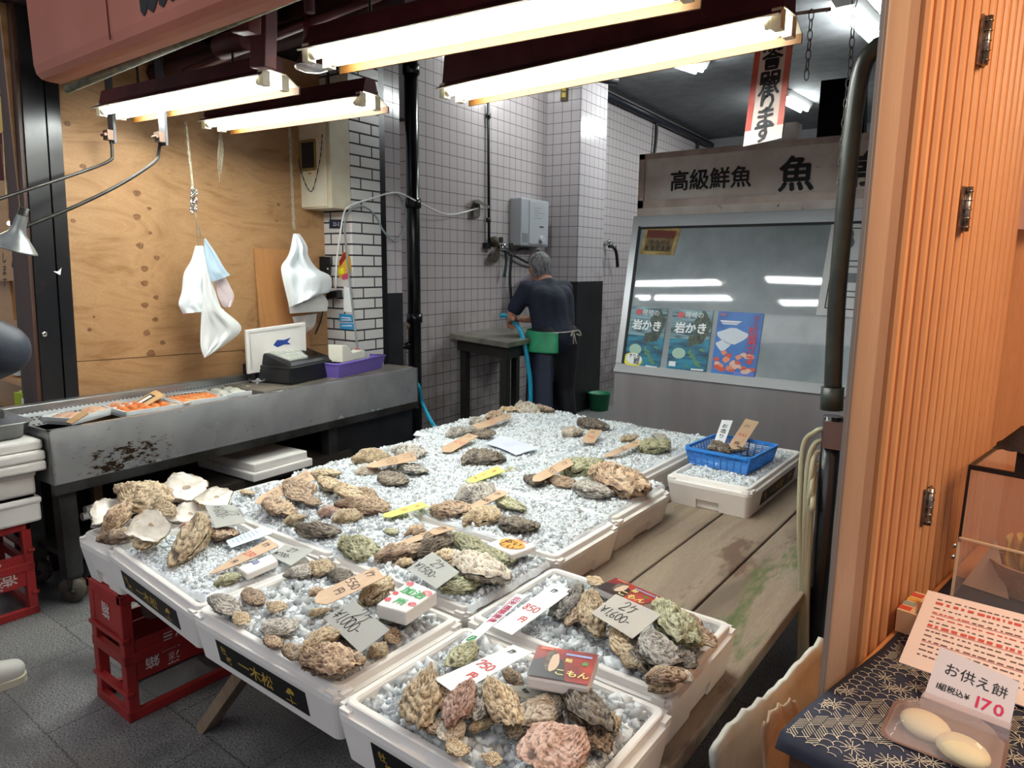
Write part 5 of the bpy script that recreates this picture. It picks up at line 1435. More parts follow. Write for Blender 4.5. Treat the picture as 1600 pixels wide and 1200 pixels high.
q = [at(x, y, y=4.45) for x, y in ((1222, 216), (1247, 213), (1246, 190), (1226, 192))]; q[0].z = q[1].z = sz1; mb = MB(); mb.hexa(q + [p + Vector((0, .1, 0)) for p in q]); one('white_carton', 'small white carton on top of the showcase right of the banner', 'carton', mb, m_paper)
m_bpipe = M('mossy_black_pipe', '#1f211f', .35, var='#2c312a', scale=9)
HY = 2.3
hp = lambda x, y, yy=HY: at(x, y, y=yy)
hose = thing('supply_hose', 'thick black hose arching down beside the orange screen', 'hose', hp(1305, 690))
mb = MB(); mb.tube(smooth_path([hp(1400, 66), hp(1378, 70), hp(1362, 82), hp(1348, 105), hp(1337, 160), hp(1327, 250), hp(1318, 350), hp(1309, 450), hp(1304, 540), hp(1301, 610)], 7), .026, 12); mb.build('hose', m_bpipe, hose)
mb = MB(); mb.tube([hp(1301, 605), hp(1299, 640)], .034, 12); mb.build('coupling', M('green_black_coupling', '#2c332e', .35), hose)
mf = thing('air_manifold', 'black standing pipe with five side nozzles at the edge of the plank table', 'manifold', Vector((hp(1300, 700).x, HY, 0)))
mb = MB(); b_ = hp(1302, 650); mb.tube([Vector((b_.x, HY, b_.z)), Vector((b_.x - .0, HY, .1))], .029, 12); mb.build('standpipe', m_blackpaint, mf)
mb = MB(); c_ = hp(1306, 678); mb.box(c_, (.06, .07, .085)); mb.build('brown_block', M('brown_block', '#5b4540', .6), mf)
NZ = []
for k, (y, bow, xb) in enumerate(((669, 1254, 1253), (687, 1262, 1257), (703, 1266, 1260), (722, 1266, 1262), (740, 1268, 1264))):
    a_ = hp(1296, y); b2 = hp(1284, y + 1); mb = MB(); mb.tube([a_, b2], .007, 8); mb.build('nozzle', M('brass_nozzle', '#8c8262', .35, .7), mf)
    mb = MB(); mb.tube(smooth_path([hp(1288, y + 1), hp(1274, y + 6, HY - .01), hp(bow + 1, y + 30 + 6 * k, HY - .02 * k), hp(bow - 5 + k, 800, HY - .04), hp(xb - 2, 900, HY - .05), hp(xb - 4, 1000, HY - .05), hp(xb - 5, 1060, HY - .05)], 7), .0085, 8)
    one('vinyl_hose', ('topmost', 'second from the top', 'middle', 'second from the bottom', 'lowest')[k] + ' of five clear yellowed vinyl hoses drooping from the black standing pipe', 'hose', mb, M('yellowed_vinyl', '#a9a58c', .3, alpha=.8), 'vinyl hoses at the plank table')

# ------------------------------------------------------------------ plank table
PT = 0.48
RIM = 0.61
tb = thing('plank_table', 'long weathered plank table green with algae, carrying the oyster boxes', 'table', (-1.5, 2.2, 0))
m_plank = wood_mat('weathered_plank', '#857565', '#918271', '#64574a', 'y', 7, .10, dist=1.2, rough=.6, bump=.35,
                   stains=[dict(scale=2.6, at=.56, col='#5b4234', soft=.05, max=.85, stretch=(1.6, .7, 1)), dict(scale=3.2, at=.60, col='#4c5a2c', soft=.07, max=.9, stretch=(2.2, .6, 1), loc=(4, 2, 0)), dict(scale=40, at=.72, col='#6b5d45')])
px_ = -0.505
for k in range(8):
    mb = MB(); mb.span((px_ - .24 * (k + 1) + .004, .95 + .02 * ((k * 7) % 3), PT - .042), (px_ - .24 * k - .003, 3.62 - .015 * ((k * 5) % 3), PT - .0005))
    mb.build('plank', m_plank, tb, bevel=.006)
m_oldwood = wood_mat('old_timber', '#86705a', '#94806a', '#5d4c3c', 'z', 8, .12, dist=1)
for (y, x0, x1) in ((1.35, -2.2, -.56), (3.2, -2.3, -.56)):
    mb = MB(); mb.span((x0, y - .035, PT - .115), (x1, y + .035, PT - .043)); mb.build('bearer', m_oldwood, tb)
for (a, b) in (((-2.04, 1.054, 0), (-1.70, 1.10, PT - .045)), ((-.62, 1.40, 0), (-.72, 1.35, PT - .1)), ((-2.1, 3.15, 0), (-2.0, 3.2, PT - .1)), ((-.62, 3.15, 0), (-.66, 3.2, PT - .1))):
    mb = MB(); mb.bar(a, b, .06, .035); mb.build('leg', m_oldwood, tb)

# ------------------------------------------------------------------ polystyrene boxes
def rrect(w, d, r, n=5):
    out = []
    for (cx, cy, a0) in ((w / 2 - r, d / 2 - r, 0), (-w / 2 + r, d / 2 - r, 90), (-w / 2 + r, -d / 2 + r, 180), (w / 2 - r, -d / 2 + r, 270)):
        for k in range(n + 1):
            a = math.radians(a0 + 90 * k / n); out.append((cx + r * math.cos(a), cy + r * math.sin(a)))
    return out
BW, BD, BH = .575, .415, RIM - PT
def foam_body():
    mb = MB()
    rings = [(-.020, 0.002), (-.017, 0), (-.0, BH - .034), (0, BH - .020), (-.012, BH - .018), (-.014, BH - .002), (-.017, BH), (-.029, BH), (-.033, BH - .006), (-.040, .028)]
    vs = []; n = 24
    for (o, z) in rings: vs += [(x, y, z) for x, y in rrect(BW + 2 * o, BD + 2 * o, max(.03 + o * .6, .008))]
    fs = [(i * n + k, i * n + (k + 1) % n, (i + 1) * n + (k + 1) % n, (i + 1) * n + k) for i in range(len(rings) - 1) for k in range(n)]
    fs += [tuple(range(n))[::-1], tuple(range((len(rings) - 1) * n, len(rings) * n))]
    mb.add(vs, fs)
    o = mb.build('foam_body_source', m_foam, M=Matrix())
    # hand notches cut under the short sides, shallow channels under the long ones
    c = MB()
    for s in (-1, 1):
        c.span((s * (BW / 2 - .022), -.055, -.02), (s * (BW / 2 + .05), .055, .042))
    cut = c.build('cutter', m_foam, M=Matrix())
    md = o.modifiers.new('notch', 'BOOLEAN'); md.operation = 'DIFFERENCE'; md.object = cut; md.solver = 'EXACT'
    bpy.context.view_layer.update()
    me = bpy.data.meshes.new_from_object(o.evaluated_get(bpy.context.evaluated_depsgraph_get()))
    bpy.data.objects.remove(o); bpy.data.objects.remove(cut)
    me.name = 'foam_body'
    return me
ME_FOAM = foam_body()
# little lugs at the four corners of the rim
mb = MB()
for sx in (1,):
    for sy in (1,):
        mb.box((sx * (BW / 2 - .012), sy * (BD / 2 - .03), BH - .020), (.02, .03, .018)); mb.box((sx * (BW / 2 - .03), sy * (BD / 2 - .012), BH - .020), (.03, .02, .018))
_o = mb.build('lug_source', m_foam, M=Matrix()); ME_LUG = _o.data; bpy.data.objects.remove(_o)
def label_meshes():
    tilt = .020 / (BH - .034)
    def fp(u, z, h): return Vector((u, -(BD / 2 - .017 + z * .177) - h, z))
    mb = MB(); u0, u1, z0, z1 = -.175, .175, .022, .085
    mb.hexa([fp(u, z, h) for h in (-.004, .0015) for u, z in ((u0, z0), (u1, z0), (u1, z1), (u0, z1))])
    a = mb.build('label_src', m_ink, M=Matrix())
    f = Face(fp(u0, z0, .0015), fp(u1, z0, .0015), fp(u1, z1, .0015), fp(u0, z1, .0015), None, Vector((0, -9, .1)))
    mb = MB()
    font(mb, f, '牡', .018, .034, .024, 1); font(mb, f, '蠣', .034, .010, .024, 1)
    font(mb, f, '一木松', .085, .014, .042, 1, sx=1.12, shear=.12)
    x = .275
    mb.add([f.p(x + a_, .012 + b_, .0007) for a_, b_ in ((0, .02), (.012, .036), (.022, .040), (.034, .030), (.028, .022), (.02, .024), (.01, .018))], [(0, 1, 2, 3, 4, 5, 6)])
    ribbon(mb, f, [(x + .017, .030), (x + .018, .006)], .003); ribbon(mb, f, [(x - .004, .012), (x + .034, .014)], .0025)
    b = mb.build('gold_src', m_gold, M=Matrix())
    ma, mc = a.data, b.data
    bpy.data.objects.remove(a); bpy.data.objects.remove(b)
    return ma, mc
ME_LAB, ME_GOLD = label_meshes()
m_labelblack = M('gloss_black_label', '#0c0c0e', .4, spec=.25)
ME_LAB.materials.clear(); ME_LAB.materials.append(m_labelblack)
BOXES = {}
def foam_box(key, label, x0, x1, y0, y1, z=PT, h=BH, rot=0.0, tilt=0.0, turn=False, grp='polystyrene oyster boxes', labelled=True):
    c = Vector(((x0 + x1) / 2, (y0 + y1) / 2, z))
    r = thing('foam_box', label, 'foam box', c, 0, grp)
    r.rotation_euler = (0, tilt, rot + (math.pi / 2 if turn else 0))
    w, d = (x1 - x0), (y1 - y0)
    r.scale = ((d if turn else w) / BW, (w if turn else d) / BD, h / BH)
    o = bpy.data.objects.new('foam_body', ME_FOAM); COL.objects.link(o); o.parent = r
    for sx in (-1, 1):
        for sy in (-1, 1):
            o = bpy.data.objects.new('corner_lug', ME_LUG); COL.objects.link(o); o.parent = r; o.scale = (sx, sy, 1)
    if labelled:
        o = bpy.data.objects.new('label_plate', ME_LAB); COL.objects.link(o); o.parent = r
        g = bpy.data.objects.new('gold_writing', ME_GOLD); COL.objects.link(g); g.parent = o
    BOXES[key] = (x0, x1, y0, y1, z + h)
    return r
foam_box('shells', 'white foam box of empty oyster shells standing on the upright red crate', -2.495, -2.24, .895, 1.68, .446, .16, turn=True, labelled=False)
foam_box('B1', 'white foam box with three whole oysters and a long price slip, its left end raised', -2.238, -1.668, .865, 1.27, .495, BH - .005, rot=-.035, tilt=.045)
foam_box('B2', 'white foam box at the street edge, holding the 550 yen oysters', -1.688, -1.092, .85, 1.262)
foam_box('A', 'white foam box nearest the camera holding the 750 yen oysters', -1.082, -.51, .83, 1.245)
foam_box('C1', 'white foam box of the frilly oysters under the long wooden slip, behind the three oysters', -2.228, -1.68, 1.285, 1.692, labelled=False)
foam_box('C2', 'white foam box behind the 550 yen oysters, under the 1,500 yen card', -1.672, -1.112, 1.285, 1.692, labelled=False)
foam_box('B', 'white foam box behind the 750 yen oysters, under the 1,600 yen card', -1.102, -.53, 1.262, 1.672, labelled=False)
foam_box('D1', 'white foam box in the third row, on the counter side', -2.48, -1.80, 1.71, 2.115, labelled=False)
foam_box('D2', 'white foam box in the third row whose side faces the bare planks', -1.792, -1.105, 1.71, 2.11, labelled=False)
foam_box('E1', 'white foam box in the fourth row, on the counter side', -2.50, -1.83, 2.13, 2.59, labelled=False)
foam_box('E2', 'white foam box in the fourth row whose side faces the bare planks', -1.822, -1.125, 2.125, 2.585, labelled=False)
foam_box('F1', 'white foam box at the far left corner of the plank table', -2.64, -2.205, 2.61, 3.60, turn=True, labelled=False)
foam_box('F2', 'white foam box in the far row, left of the two oysters with the small tag', -2.195, -1.765, 2.61, 3.58, turn=True, labelled=False)
foam_box('F3', 'white foam box in the far row left of the blue basket', -1.755, -1.30, 2.61, 3.56, turn=True, labelled=False)
foam_box('G', 'white foam box under the blue basket, its black label facing the bare planks', -1.24, -.862, 2.765, 3.57, PT, BH, turn=True)

# ------------------------------------------------------------------ crushed ice
m_ice = None
t = NT('crushed_ice')
n1 = t.noise(t.vec('Object'), 120, 4, .7)
t.set(Base_Color=t.ramp(n1, [(.35, '#dfe9ef'), (.65, '#f7fafc')]), Roughness=.25, Transmission_Weight=.0, IOR=1.31, Specular_IOR_Level=.6, Subsurface_Weight=.15, Subsurface_Radius=(.01, .012, .014))
t.bump(t.noise(t.vec('Object'), 220, 3, .7), .5, .003)
m_ice = t.m
t = NT('clear_ice_chip')
t.set(Base_Color='#f5f9fa', Roughness=.08, Transmission_Weight=.5, IOR=1.31, Specular_IOR_Level=.5)
m_chip = t.m
t = NT('cloudy_ice_chip')
t.set(Base_Color='#f2f7f9', Roughness=.18, Transmission_Weight=.1, IOR=1.31, Specular_IOR_Level=.6)
m_chip2 = t.m
def vnoise(x, y, s, seed):
    return mnoise.noise(Vector((x * s, y * s, seed)))
ICEH = {}
HEAPS = []       # (x, y, radius, height) where ice is banked up under a pile
def ice_z(x, y, base, amp):
    z = base + amp * vnoise(x, y, 7, 1.0) + amp * .5 * vnoise(x, y, 19, 4.0)
    for (hx, hy, r, h) in HEAPS:
        q = ((x - hx) ** 2 + (y - hy) ** 2) / (r * r)
        if q < 4: z += h * math.exp(-q * 1.6)
    return z
def ice_patch(key, label, base, amp, inset, res, chip, nchip, big=.5):
    """a bed of crushed ice: fine faceted surface with loose chips lying on it"""
    x0, x1, y0, y1, top = BOXES[key]
    x0 += inset[0]; x1 -= inset[1]; y0 += inset[2]; y1 -= inset[3]
    nx, ny = int((x1 - x0) / res), int((y1 - y0) / res)
    cx, cy = (x0 + x1) / 2, (y0 + y1) / 2
    z0 = top + base
    V = np.zeros((ny + 1, nx + 1, 3))
    for j in range(ny + 1):
        for i in range(nx + 1):
            x, y = x0 + (x1 - x0) * i / nx, y0 + (y1 - y0) * j / ny
            e = min(i, nx - i, j, ny - j)
            V[j, i] = (x, y, ice_z(x, y, z0, amp) - (.02 if e == 0 else .006 if e == 1 else 0))
    jit = rng.normal(0, 1, V.shape) * np.array([res * .25, res * .25, res * .26]); jit[0] = 0; jit[-1] = 0; jit[:, 0] = 0; jit[:, -1] = 0
    V += jit
    verts = V.reshape(-1, 3); w = nx + 1
    idx = (np.arange(ny)[:, None] * w + np.arange(nx)[None, :]).reshape(-1)
    tri = np.concatenate([np.stack([idx, idx + 1, idx + w + 1], 1), np.stack([idx, idx + w + 1, idx + w], 1)])
    mi = np.zeros(len(tri), int)
    # chips: jittered octahedra / blocks
    base_c = np.array([[1, 1, 1], [-1, 1, 1], [-1, -1, 1], [1, -1, 1], [1, 1, -1], [-1, 1, -1], [-1, -1, -1], [1, -1, -1]], float)
    ct = np.array([[0, 1, 2], [0, 2, 3], [7, 6, 5], [7, 5, 4], [0, 4, 5], [0, 5, 1], [1, 5, 6], [1, 6, 2], [2, 6, 7], [2, 7, 3], [3, 7, 4], [3, 4, 0]])
    N = nchip
    X = rng.uniform(x0 + .012, x1 - .012, N); Y = rng.uniform(y0 + .012, y1 - .012, N)
    S = chip * np.exp(rng.normal(0, .35, N)) * .5
    Zc = np.array([ice_z(a, b, z0, amp) for a, b in zip(X, Y)]) + S * rng.uniform(-.3, .9, N)
    C = base_c[None] * (1 + rng.uniform(-.45, .35, (N, 8, 3))) * S[:, None, None] * rng.uniform(.55, 1.25, (N, 1, 3))
    ang = rng.uniform(0, 6.28, (N, 3))
    ca, sa = np.cos(ang), np.sin(ang)
    def rot(C, ax, k):
        i, j = [(1, 2), (0, 2), (0, 1)][ax]
        a, b = C[:, :, i].copy(), C[:, :, j].copy()
        C[:, :, i] = a * ca[:, k, None] - b * sa[:, k, None]; C[:, :, j] = a * sa[:, k, None] + b * ca[:, k, None]
        return C
    for k in range(3): C = rot(C, k, k)
    C += np.stack([X, Y, Zc], 1)[:, None, :]
    off = len(verts)
    verts = np.concatenate([verts, C.reshape(-1, 3)])
    ctri = (ct[None] + (np.arange(N) * 8)[:, None, None] + off).reshape(-1, 3)
    cm = np.repeat(np.where(rng.uniform(0, 1, N) < big, 1, 2), 12)
    tri = np.concatenate([tri, ctri]); mi = np.concatenate([mi, cm])
    org = np.array([cx, cy, z0 - .02]); verts = verts - org
    me = bpy.data.meshes.new('crushed_ice')
    me.vertices.add(len(verts)); me.vertices.foreach_set('co', verts.astype(np.float32).ravel())
    me.loops.add(len(tri) * 3); me.loops.foreach_set('vertex_index', tri.astype(np.int32).ravel())
    me.polygons.add(len(tri)); me.polygons.foreach_set('loop_start', np.arange(0, len(tri) * 3, 3, dtype=np.int32)); me.polygons.foreach_set('loop_total', np.full(len(tri), 3, np.int32))
    for m in (m_ice, m_chip, m_chip2): me.materials.append(m)
    me.polygons.foreach_set('material_index', mi.astype(np.int32))
    me.update(calc_edges=True); me.validate()
    o = bpy.data.objects.new('crushed_ice', me); COL.objects.link(o); o.location = org
    return tag(o, label, 'ice', 'crushed ice in the oyster boxes', 'stuff')

# ------------------------------------------------------------------ red bottle crates and the foam stack at the left
m_crate = M('red_crate_plastic', '#9c2726', .45, var='#87201f', scale=5)
def crate(label, x0, x1, y0, y1, h, panel_side):
    r = thing('bottle_crate', label, 'crate', ((x0 + x1) / 2, (y0 + y1) / 2, 0), 0, 'red bottle crates')
    p = .035; mb = MB()
    for (x, y) in ((x0, y0), (x1 - p, y0), (x0, y1 - p), (x1 - p, y1 - p)): mb.span((x, y, 0), (x + p, y + p, h))
    for z0, z1, g in ((0, .035, .002), (.09, .105, .006), (.20, .235, .002), (.28, .295, .006), (h - .03, h + .001, .003)):
        for a in ((x0 - g, x1 + g, y0 - g, y0 + .02), (x0 - g, x1 + g, y1 - .02, y1 + g), (x0 - g, x0 + .02, y0 - g, y1 + g), (x1 - .02, x1 + g, y0 - g, y1 + g)):
            if z0 in (.20, .28) and a[1] - a[0] < .05 and z0 == .28: continue
            if z0 == .09 and a[1] - a[0] < .05: continue
            mb.span((a[0], a[2], z0), (a[1], a[3], z1))
    mb.build('frame', m_crate, r, bevel=.003)
    mb = MB(); mb.span((x1 - .008, y0 + p, .135), (x1 - .003, y1 - p, .275)); mb.span((x0 + .003, y0 + p, .135), (x0 + .008, y1 - p, .275))
    mb.span((x0 + p, y0 + .003, .30), (x1 - p, y0 + .008, h - .03))
    pan = mb.build('side_panel', m_crate, r)
    mb = MB(); f = rect_face((x1 - .002, y1 - p, .275), (0, -1, 0), (0, 0, -1), y1 - y0 - 2 * p, .14, Vector((9, 0, .2)))
    f = Face(Vector((x1 - .0025, y1 - p, .275)), Vector((x1 - .0025, y0 + p, .275)), Vector((x1 - .0025, y0 + p, .135)), Vector((x1 - .0025, y1 - p, .135)), None, Vector((9, 0, .2)))
    font(mb, f, '酒', f.W * .52, .02, .072, 1); font(mb, f, '酒', f.W * .55, .095, .045, 1); font(mb, f, '箱', f.W * .76, .075, .05, 1); font(mb, f, '造', f.W * .2, .07, .06, 1)
    mb.build('white_lettering', M('faded_white_print', '#c9b8b4', .6), pan)
    mb = MB(); f = Face(Vector((x1 - p, y0 + .002, h - .03)), Vector((x0 + p, y0 + .002, h - .03)), Vector((x0 + p, y0 + .002, .30)), Vector((x1 - p, y0 + .002, .30)), None, Vector((0, -9, .3)))
    font(mb, f, '箱', f.W * .3, .03, .06, 1); mb.build('white_lettering', M('faded_white_print', '#c9b8b4'), pan)
    return r
crate('upright red bottle crate under the box of empty shells, its white lettering upside down', -2.49, -2.25, .91, 1.30, .444, 1)
crate('red bottle crate under the stacked foam boxes at the left edge', -3.72, -3.325, .80, 1.02, .41, 1)
c_ = at(262, 973, x=-2.36)
mb = MB(); mb.lathe([(0, -.15), (.045, -.15), (.05, -.1), (.05, .1), (.045, .15), (0, .15)], 16, Vector((-2.37, 1.08, .352)), Matrix.Rotation(math.pi / 2, 3, 'Y') @ Matrix.Rotation(.3, 3, 'X'))
for k in range(5): mb.tube([Vector((-2.37 - .15 + .07 * k, 1.08, .352)) + Vector((0, .052 * math.cos(a), .052 * math.sin(a))) for a in np.linspace(0, 6.3, 14)], .004, 5)
mb.v = [(-2.37 + (p[0] + 2.37) * .55, p[1], p[2]) for p in mb.v]
one('cloth_roll', 'rolled brown cloth stuffed in the opening of the upright red crate', 'cloth', mb, M('brown_cloth', '#7c655a', .8, var='#6a544b', scale=30, stretch=(3, 1, 1)))
# foam boxes and lids on the left crate
XL = (-3.78, -3.30)
for k, (z0, z1, dx, lab) in enumerate(((.412, .52, .0, 'larger foam box at the bottom of the stack on the left red crate'), (.522, .63, -.035, 'smaller foam box in the middle of the stack on the left red crate'))):
    mb = MB(); mb.span((XL[0], .80, z0), (XL[1] + dx, 1.06, z1)); mb.span((XL[0], .795, z1 - .03), (XL[1] + dx + .006, 1.065, z1)); one('foam_box', lab, 'foam box', mb, m_foam, 'foam boxes stacked at the left edge', bevel=.012)
for k in range(3):
    z0 = .632 + k * .044
    mb = MB(); mb.span((XL[0], .79, z0), (XL[1] + (.02, .02, .0)[k], 1.09, z0 + .042)); one('polystyrene_cover', ('lowest', 'middle', 'top')[k] + ' of three foam lids stacked under the steel tray at the left edge', 'box lid', mb, m_foam, 'foam lids stacked at the left edge', bevel=.01)
# steel tray with the bottle of soy-dark sauce, chopstick bundle, green carton
r = thing('steel_tray', 'deep stainless steel tray on the foam lids at the left edge', 'tray', (-3.55, .95, .766))
mb = MB(); vs = []; n = 24
for (o_, z) in ((-.03, .766), (-.005, .83), (0, .832), (-.008, .834), (-.034, .772)): vs += [(-3.58 + x, .94 + y, z) for x, y in rrect(.46 + 2 * o_, .30 + 2 * o_, .05)]
mb.add(vs, [(i * n + k, i * n + (k + 1) % n, (i + 1) * n + (k + 1) % n, (i + 1) * n + k) for i in range(4) for k in range(n)] + [tuple(range(4 * n, 5 * n)), tuple(range(n))[::-1]], 0, True)
mb.build('pan', m_steel, r)
mb = MB(); mb.tube([(-3.37, .79, .80), (-3.37, .775, .80), (-3.37, .775, .785)], .004, 6); mb.build('handle', m_darkmetal, r)
b = at(12, 655, z=.775); b = Vector((-3.50, .92, .775))
r = thing('sauce_jar', 'jar of dark purple sauce with a silver cap in the steel tray', 'jar', b)
mb = MB(); mb.lathe([(0, 0), (.062, 0), (.066, .01), (.066, .075), (.06, .085), (0, .085)], 20, b); mb.build('sauce', M('purple_sauce', '#3a1220', .15), r)
mb = MB(); mb.lathe([(.0665, .07), (.064, .09), (.064, .112), (.06, .115), (0, .117)], 20, b); mb.build('lid', M('foil_lid', '#b9b2b6', .25, .7), r)
b = Vector((-3.70, 1.0, .775)); mb = MB()
for k in range(14):
    a = k * 2.4; rr = .012 * math.sqrt(k); mb.box(b + Vector((rr * math.cos(a) * 1.6, rr * math.sin(a), .10)), (.014, .010, .2))
one('chopstick_bundle', 'bundle of pale wooden chopsticks standing behind the sauce jar', 'chopsticks', mb, M('pale_bamboo', '#cdb594', .6, var='#bfa47f', scale=30))
b = at(48, 634, z=.80); mb = MB(); R_ = rotz(.35)
mb.box(b + Vector((0, 0, .035)), (.11, .075, .07), R_); o = one('green_carton', 'small lime green carton at the street end of the steel counter', 'carton', mb, M('lime_card', '#a9bf2e', .5), bevel=.003)
mb = MB(); mb.box(b + Vector((0, 0, .073)), (.07, .05, .008), R_); mb.build('yellow_flap', M('yellow_card', '#e3e07a', .5), o)
mb = MB(); mb.box(b + R_ @ Vector((.02, -.0385, .03)), (.05, .002, .028), R_); mb.build('label', m_paper, o)
mb = MB(); q = [at(x, y, y=1.25) for x, y in ((27, 640), (45, 632), (45, 598), (30, 622))]; mb.hexa(q + [p + Vector((0, .004, 0)) for p in q]); one('paper_sheet', 'pale paper corner standing behind the green carton', 'paper', mb, m_paper)

# ------------------------------------------------------------------ oysters
def oyster_meshes(seed, frill=.5, open_=False):
    """two valves of unit length: x from hinge to lip, y across, z up"""
    NR, NA = 22, 64
    R = random.Random(seed)
    ph = [R.uniform(0, 6.28) for k in range(8)]
    bend = R.uniform(-.16, .16); nrings = R.uniform(5.5, 8.5)
    def outline(a):
        x = .5 * math.cos(a); y = .5 * math.sin(a)
        t = x + .5
        w = (.34 + .66 * min(1, t / .62) ** .8) if t < .62 else 1.0 - .16 * ((t - .62) / .38) ** 2
        wob = 1 + .05 * math.sin(3 * a + ph[0]) + .05 * math.sin(5 * a + ph[1]) + frill * (.035 * math.sin(11 * a + ph[2]) + .03 * math.sin(19 * a + ph[3]) + .02 * math.sin(31 * a + ph[6]))
        return x * wob, y * w * wob + bend * (x * x * 4 - .5) * .5
    def valve(top):
        vs, gr = [], []
        H = (.15 if top else .15)
        for i in range(NR + 1):
            r = i / NR
            for k in range(NA):
                a = 2 * math.pi * k / NA
                ox, oy = outline(a)
                x = -.26 * (1 - r) + ox * r; y = oy * r          # growth rings start near the hinge
                n1 = mnoise.noise(Vector((x * 5 + seed * 3.3, y * 5, 1.5 if top else 7.5)))
                n2 = mnoise.noise(Vector((x * 15, y * 15 + seed, 3.0)))
                n3 = mnoise.noise(Vector((x * 36 + seed, y * 36, 5.0)))
                ph_ = r * nrings + 0.8 * n1 + .22 * n2 + .25 * math.sin(a * 6 + ph[4])
                ring = ph_ % 1.0
                rib = math.sin(a * 9 + ph[4] + 2 * n1) * .6 + math.sin(a * 17 + ph[5]) * .4
                dome = max(0.0, 1 - r ** 2.2)
                amp = frill * (.35 + .65 * min(1, r * 1.6))
                h = H * dome * (1 + .5 * n1) + amp * (.068 * (ring ** 1.4) + .022 * rib * r + .030 * n2 + .008 * n3)
                z = h + .008 if top else -h - .004
                if i == NR: z = frill * (.035 * rib + .02 * n2) + (.006 if top else -.006)
                k2 = 1 + (.075 * frill * (ring - .4) if 0 < i < NR else 0)
                vs.append((x * k2, y * k2, z)); gr.append(ring * .85 + .15 * (n3 + .5))
        fs = []
        for i in range(NR):
            for k in range(NA):
                q = (i * NA + k, i * NA + (k + 1) % NA, (i + 1) * NA + (k + 1) % NA, (i + 1) * NA + k)
                fs.append(q if top else q[::-1])
        mb = MB(); mb.add(vs, fs, 0, True)
        return mb, vs, gr
    def mesh(mb, mats, gr=None):
        o = mb.build('src', mats, M=Matrix(), fix=False); me = o.data; bpy.data.objects.remove(o)
        if gr:
            at_ = me.attributes.new('growth_ring', 'FLOAT', 'POINT'); at_.data.foreach_set('value', gr)
        return me
    mt, _, gt = valve(True); ml, lv, gl_ = valve(False)
    if open_:
        # one cupped valve: outer skin below, white nacre inside it
        ins = MB()
        vs = []
        for i in range(NR + 1):
            for k in range(NA):
                x, y, z = lv[i * NA + k]; r = i / NR
                s = .955 if i == NR else 1.0
                zz = -.085 * max(0.0, 1 - r ** 3.0) + .006 * mnoise.noise(Vector((x * 7, y * 7, seed))) + .012
                vs.append((x * s, y * s, max(zz, z + .004) if i < NR else z + .012))
        ins.add(vs, [(i * NA + k, i * NA + (k + 1) % NA, (i + 1) * NA + (k + 1) % NA, (i + 1) * NA + k) for i in range(NR) for k in range(NA)], 0, True)
        sc = MB(); sc.add([(.12 + .085 * math.cos(a), .05 + .06 * math.sin(a), -.058) for a in np.linspace(0, 6.28, 15)[:-1]], [tuple(range(14))])
        return mesh(ins, [m_nacre]), mesh(ml, [m_oy['brown']], gl_), mesh(sc, [m_scar])
    return mesh(mt, [m_oy['brown']], gt), mesh(ml, [m_oy['brown']], gl_)

def oyster_mat(name, c1, c2, c3, pale):
    t = NT(name)
    v = t.vec('Object', (1, 1, 1))
    n = t.noise(v, 4.5, 7, .68, .8)
    c = t.ramp(n, [(.26, c3), (.38, c2), (.48, c1), (.56, pale), (.62, c2), (.72, pale)])
    at_ = t.n('ShaderNodeAttribute'); at_.attribute_name = 'growth_ring'
    g = at_.outputs['Fac']
    c = t.mix(t.ramp(g, [(.12, .95), (.36, 0.0)]), c, c3)
    c = t.mix(t.ramp(g, [(.58, 0.0), (.76, .95)]), c, pale)
    f = t.noise(t.vec('Object', (1, 1, 1), loc=(5, 2, 1)), 11, 5, .7)
    c = t.mix(t.ramp(f, [(.34, .7), (.46, 0.0)]), c, c3)
    c = t.mix(t.ramp(f, [(.60, 0.0), (.72, .55)]), c, pale)
    oi = t.n('ShaderNodeObjectInfo')
    hs = t.n('ShaderNodeHueSaturation'); t.l(c, hs.inputs['Color']); t.l(t.math('ADD', t.math('MULTIPLY', oi.outputs['Random'], .45), .80), hs.inputs['Value'])
    t.set(Base_Color=hs.outputs[0], Roughness=.33, Specular_IOR_Level=.55)
    t.bump(t.math('ADD', f, t.noise(v, 60, 3)), .32, .02)
    return t.m
m_oy = {
    'brown': oyster_mat('brown_shell', '#8c7058', '#6f5644', '#2c2019', '#c2a98c'),
    'tan': oyster_mat('tan_shell', '#a88c68', '#8a6f4f', '#3b2c1e', '#d6c3a2'),
    'grey': oyster_mat('grey_shell', '#857d74', '#655d56', '#2a2624', '#c4bdb2'),
    'dark': oyster_mat('dark_shell', '#55483c', '#3f352c', '#1a1613', '#938674'),
    'green': oyster_mat('greenish_shell', '#93906b', '#75724f', '#34301f', '#c9c7a4'),
    'pink': oyster_mat('pinkish_shell', '#a8806a', '#8c6350', '#4a3126', '#cdaea0'),
    'pale': oyster_mat('pale_shell', '#bfae97', '#9f8d76', '#54463a', '#e0d6c6'),
}
TONE_WORD = {'brown': 'brown', 'tan': 'tan', 'grey': 'grey', 'dark': 'dark', 'green': 'greenish', 'pink': 'pinkish brown', 'pale': 'pale'}
m_nacre = M('white_nacre', '#d9d3c8', .25, var='#c7bfb2', scale=5, coat=.2, sub=.05)
m_scar = M('muscle_scar', '#a08b72', .35, var='#8a7258', scale=14)
PROTO = [oyster_meshes(k + 1, frill=f) for k, f in enumerate((.55, .8, .5, 1.0, .65, .9, .45, .75))]
PROTO_OPEN = [oyster_meshes(k + 31, frill=.7, open_=True) for k in range(3)]
OYS = []
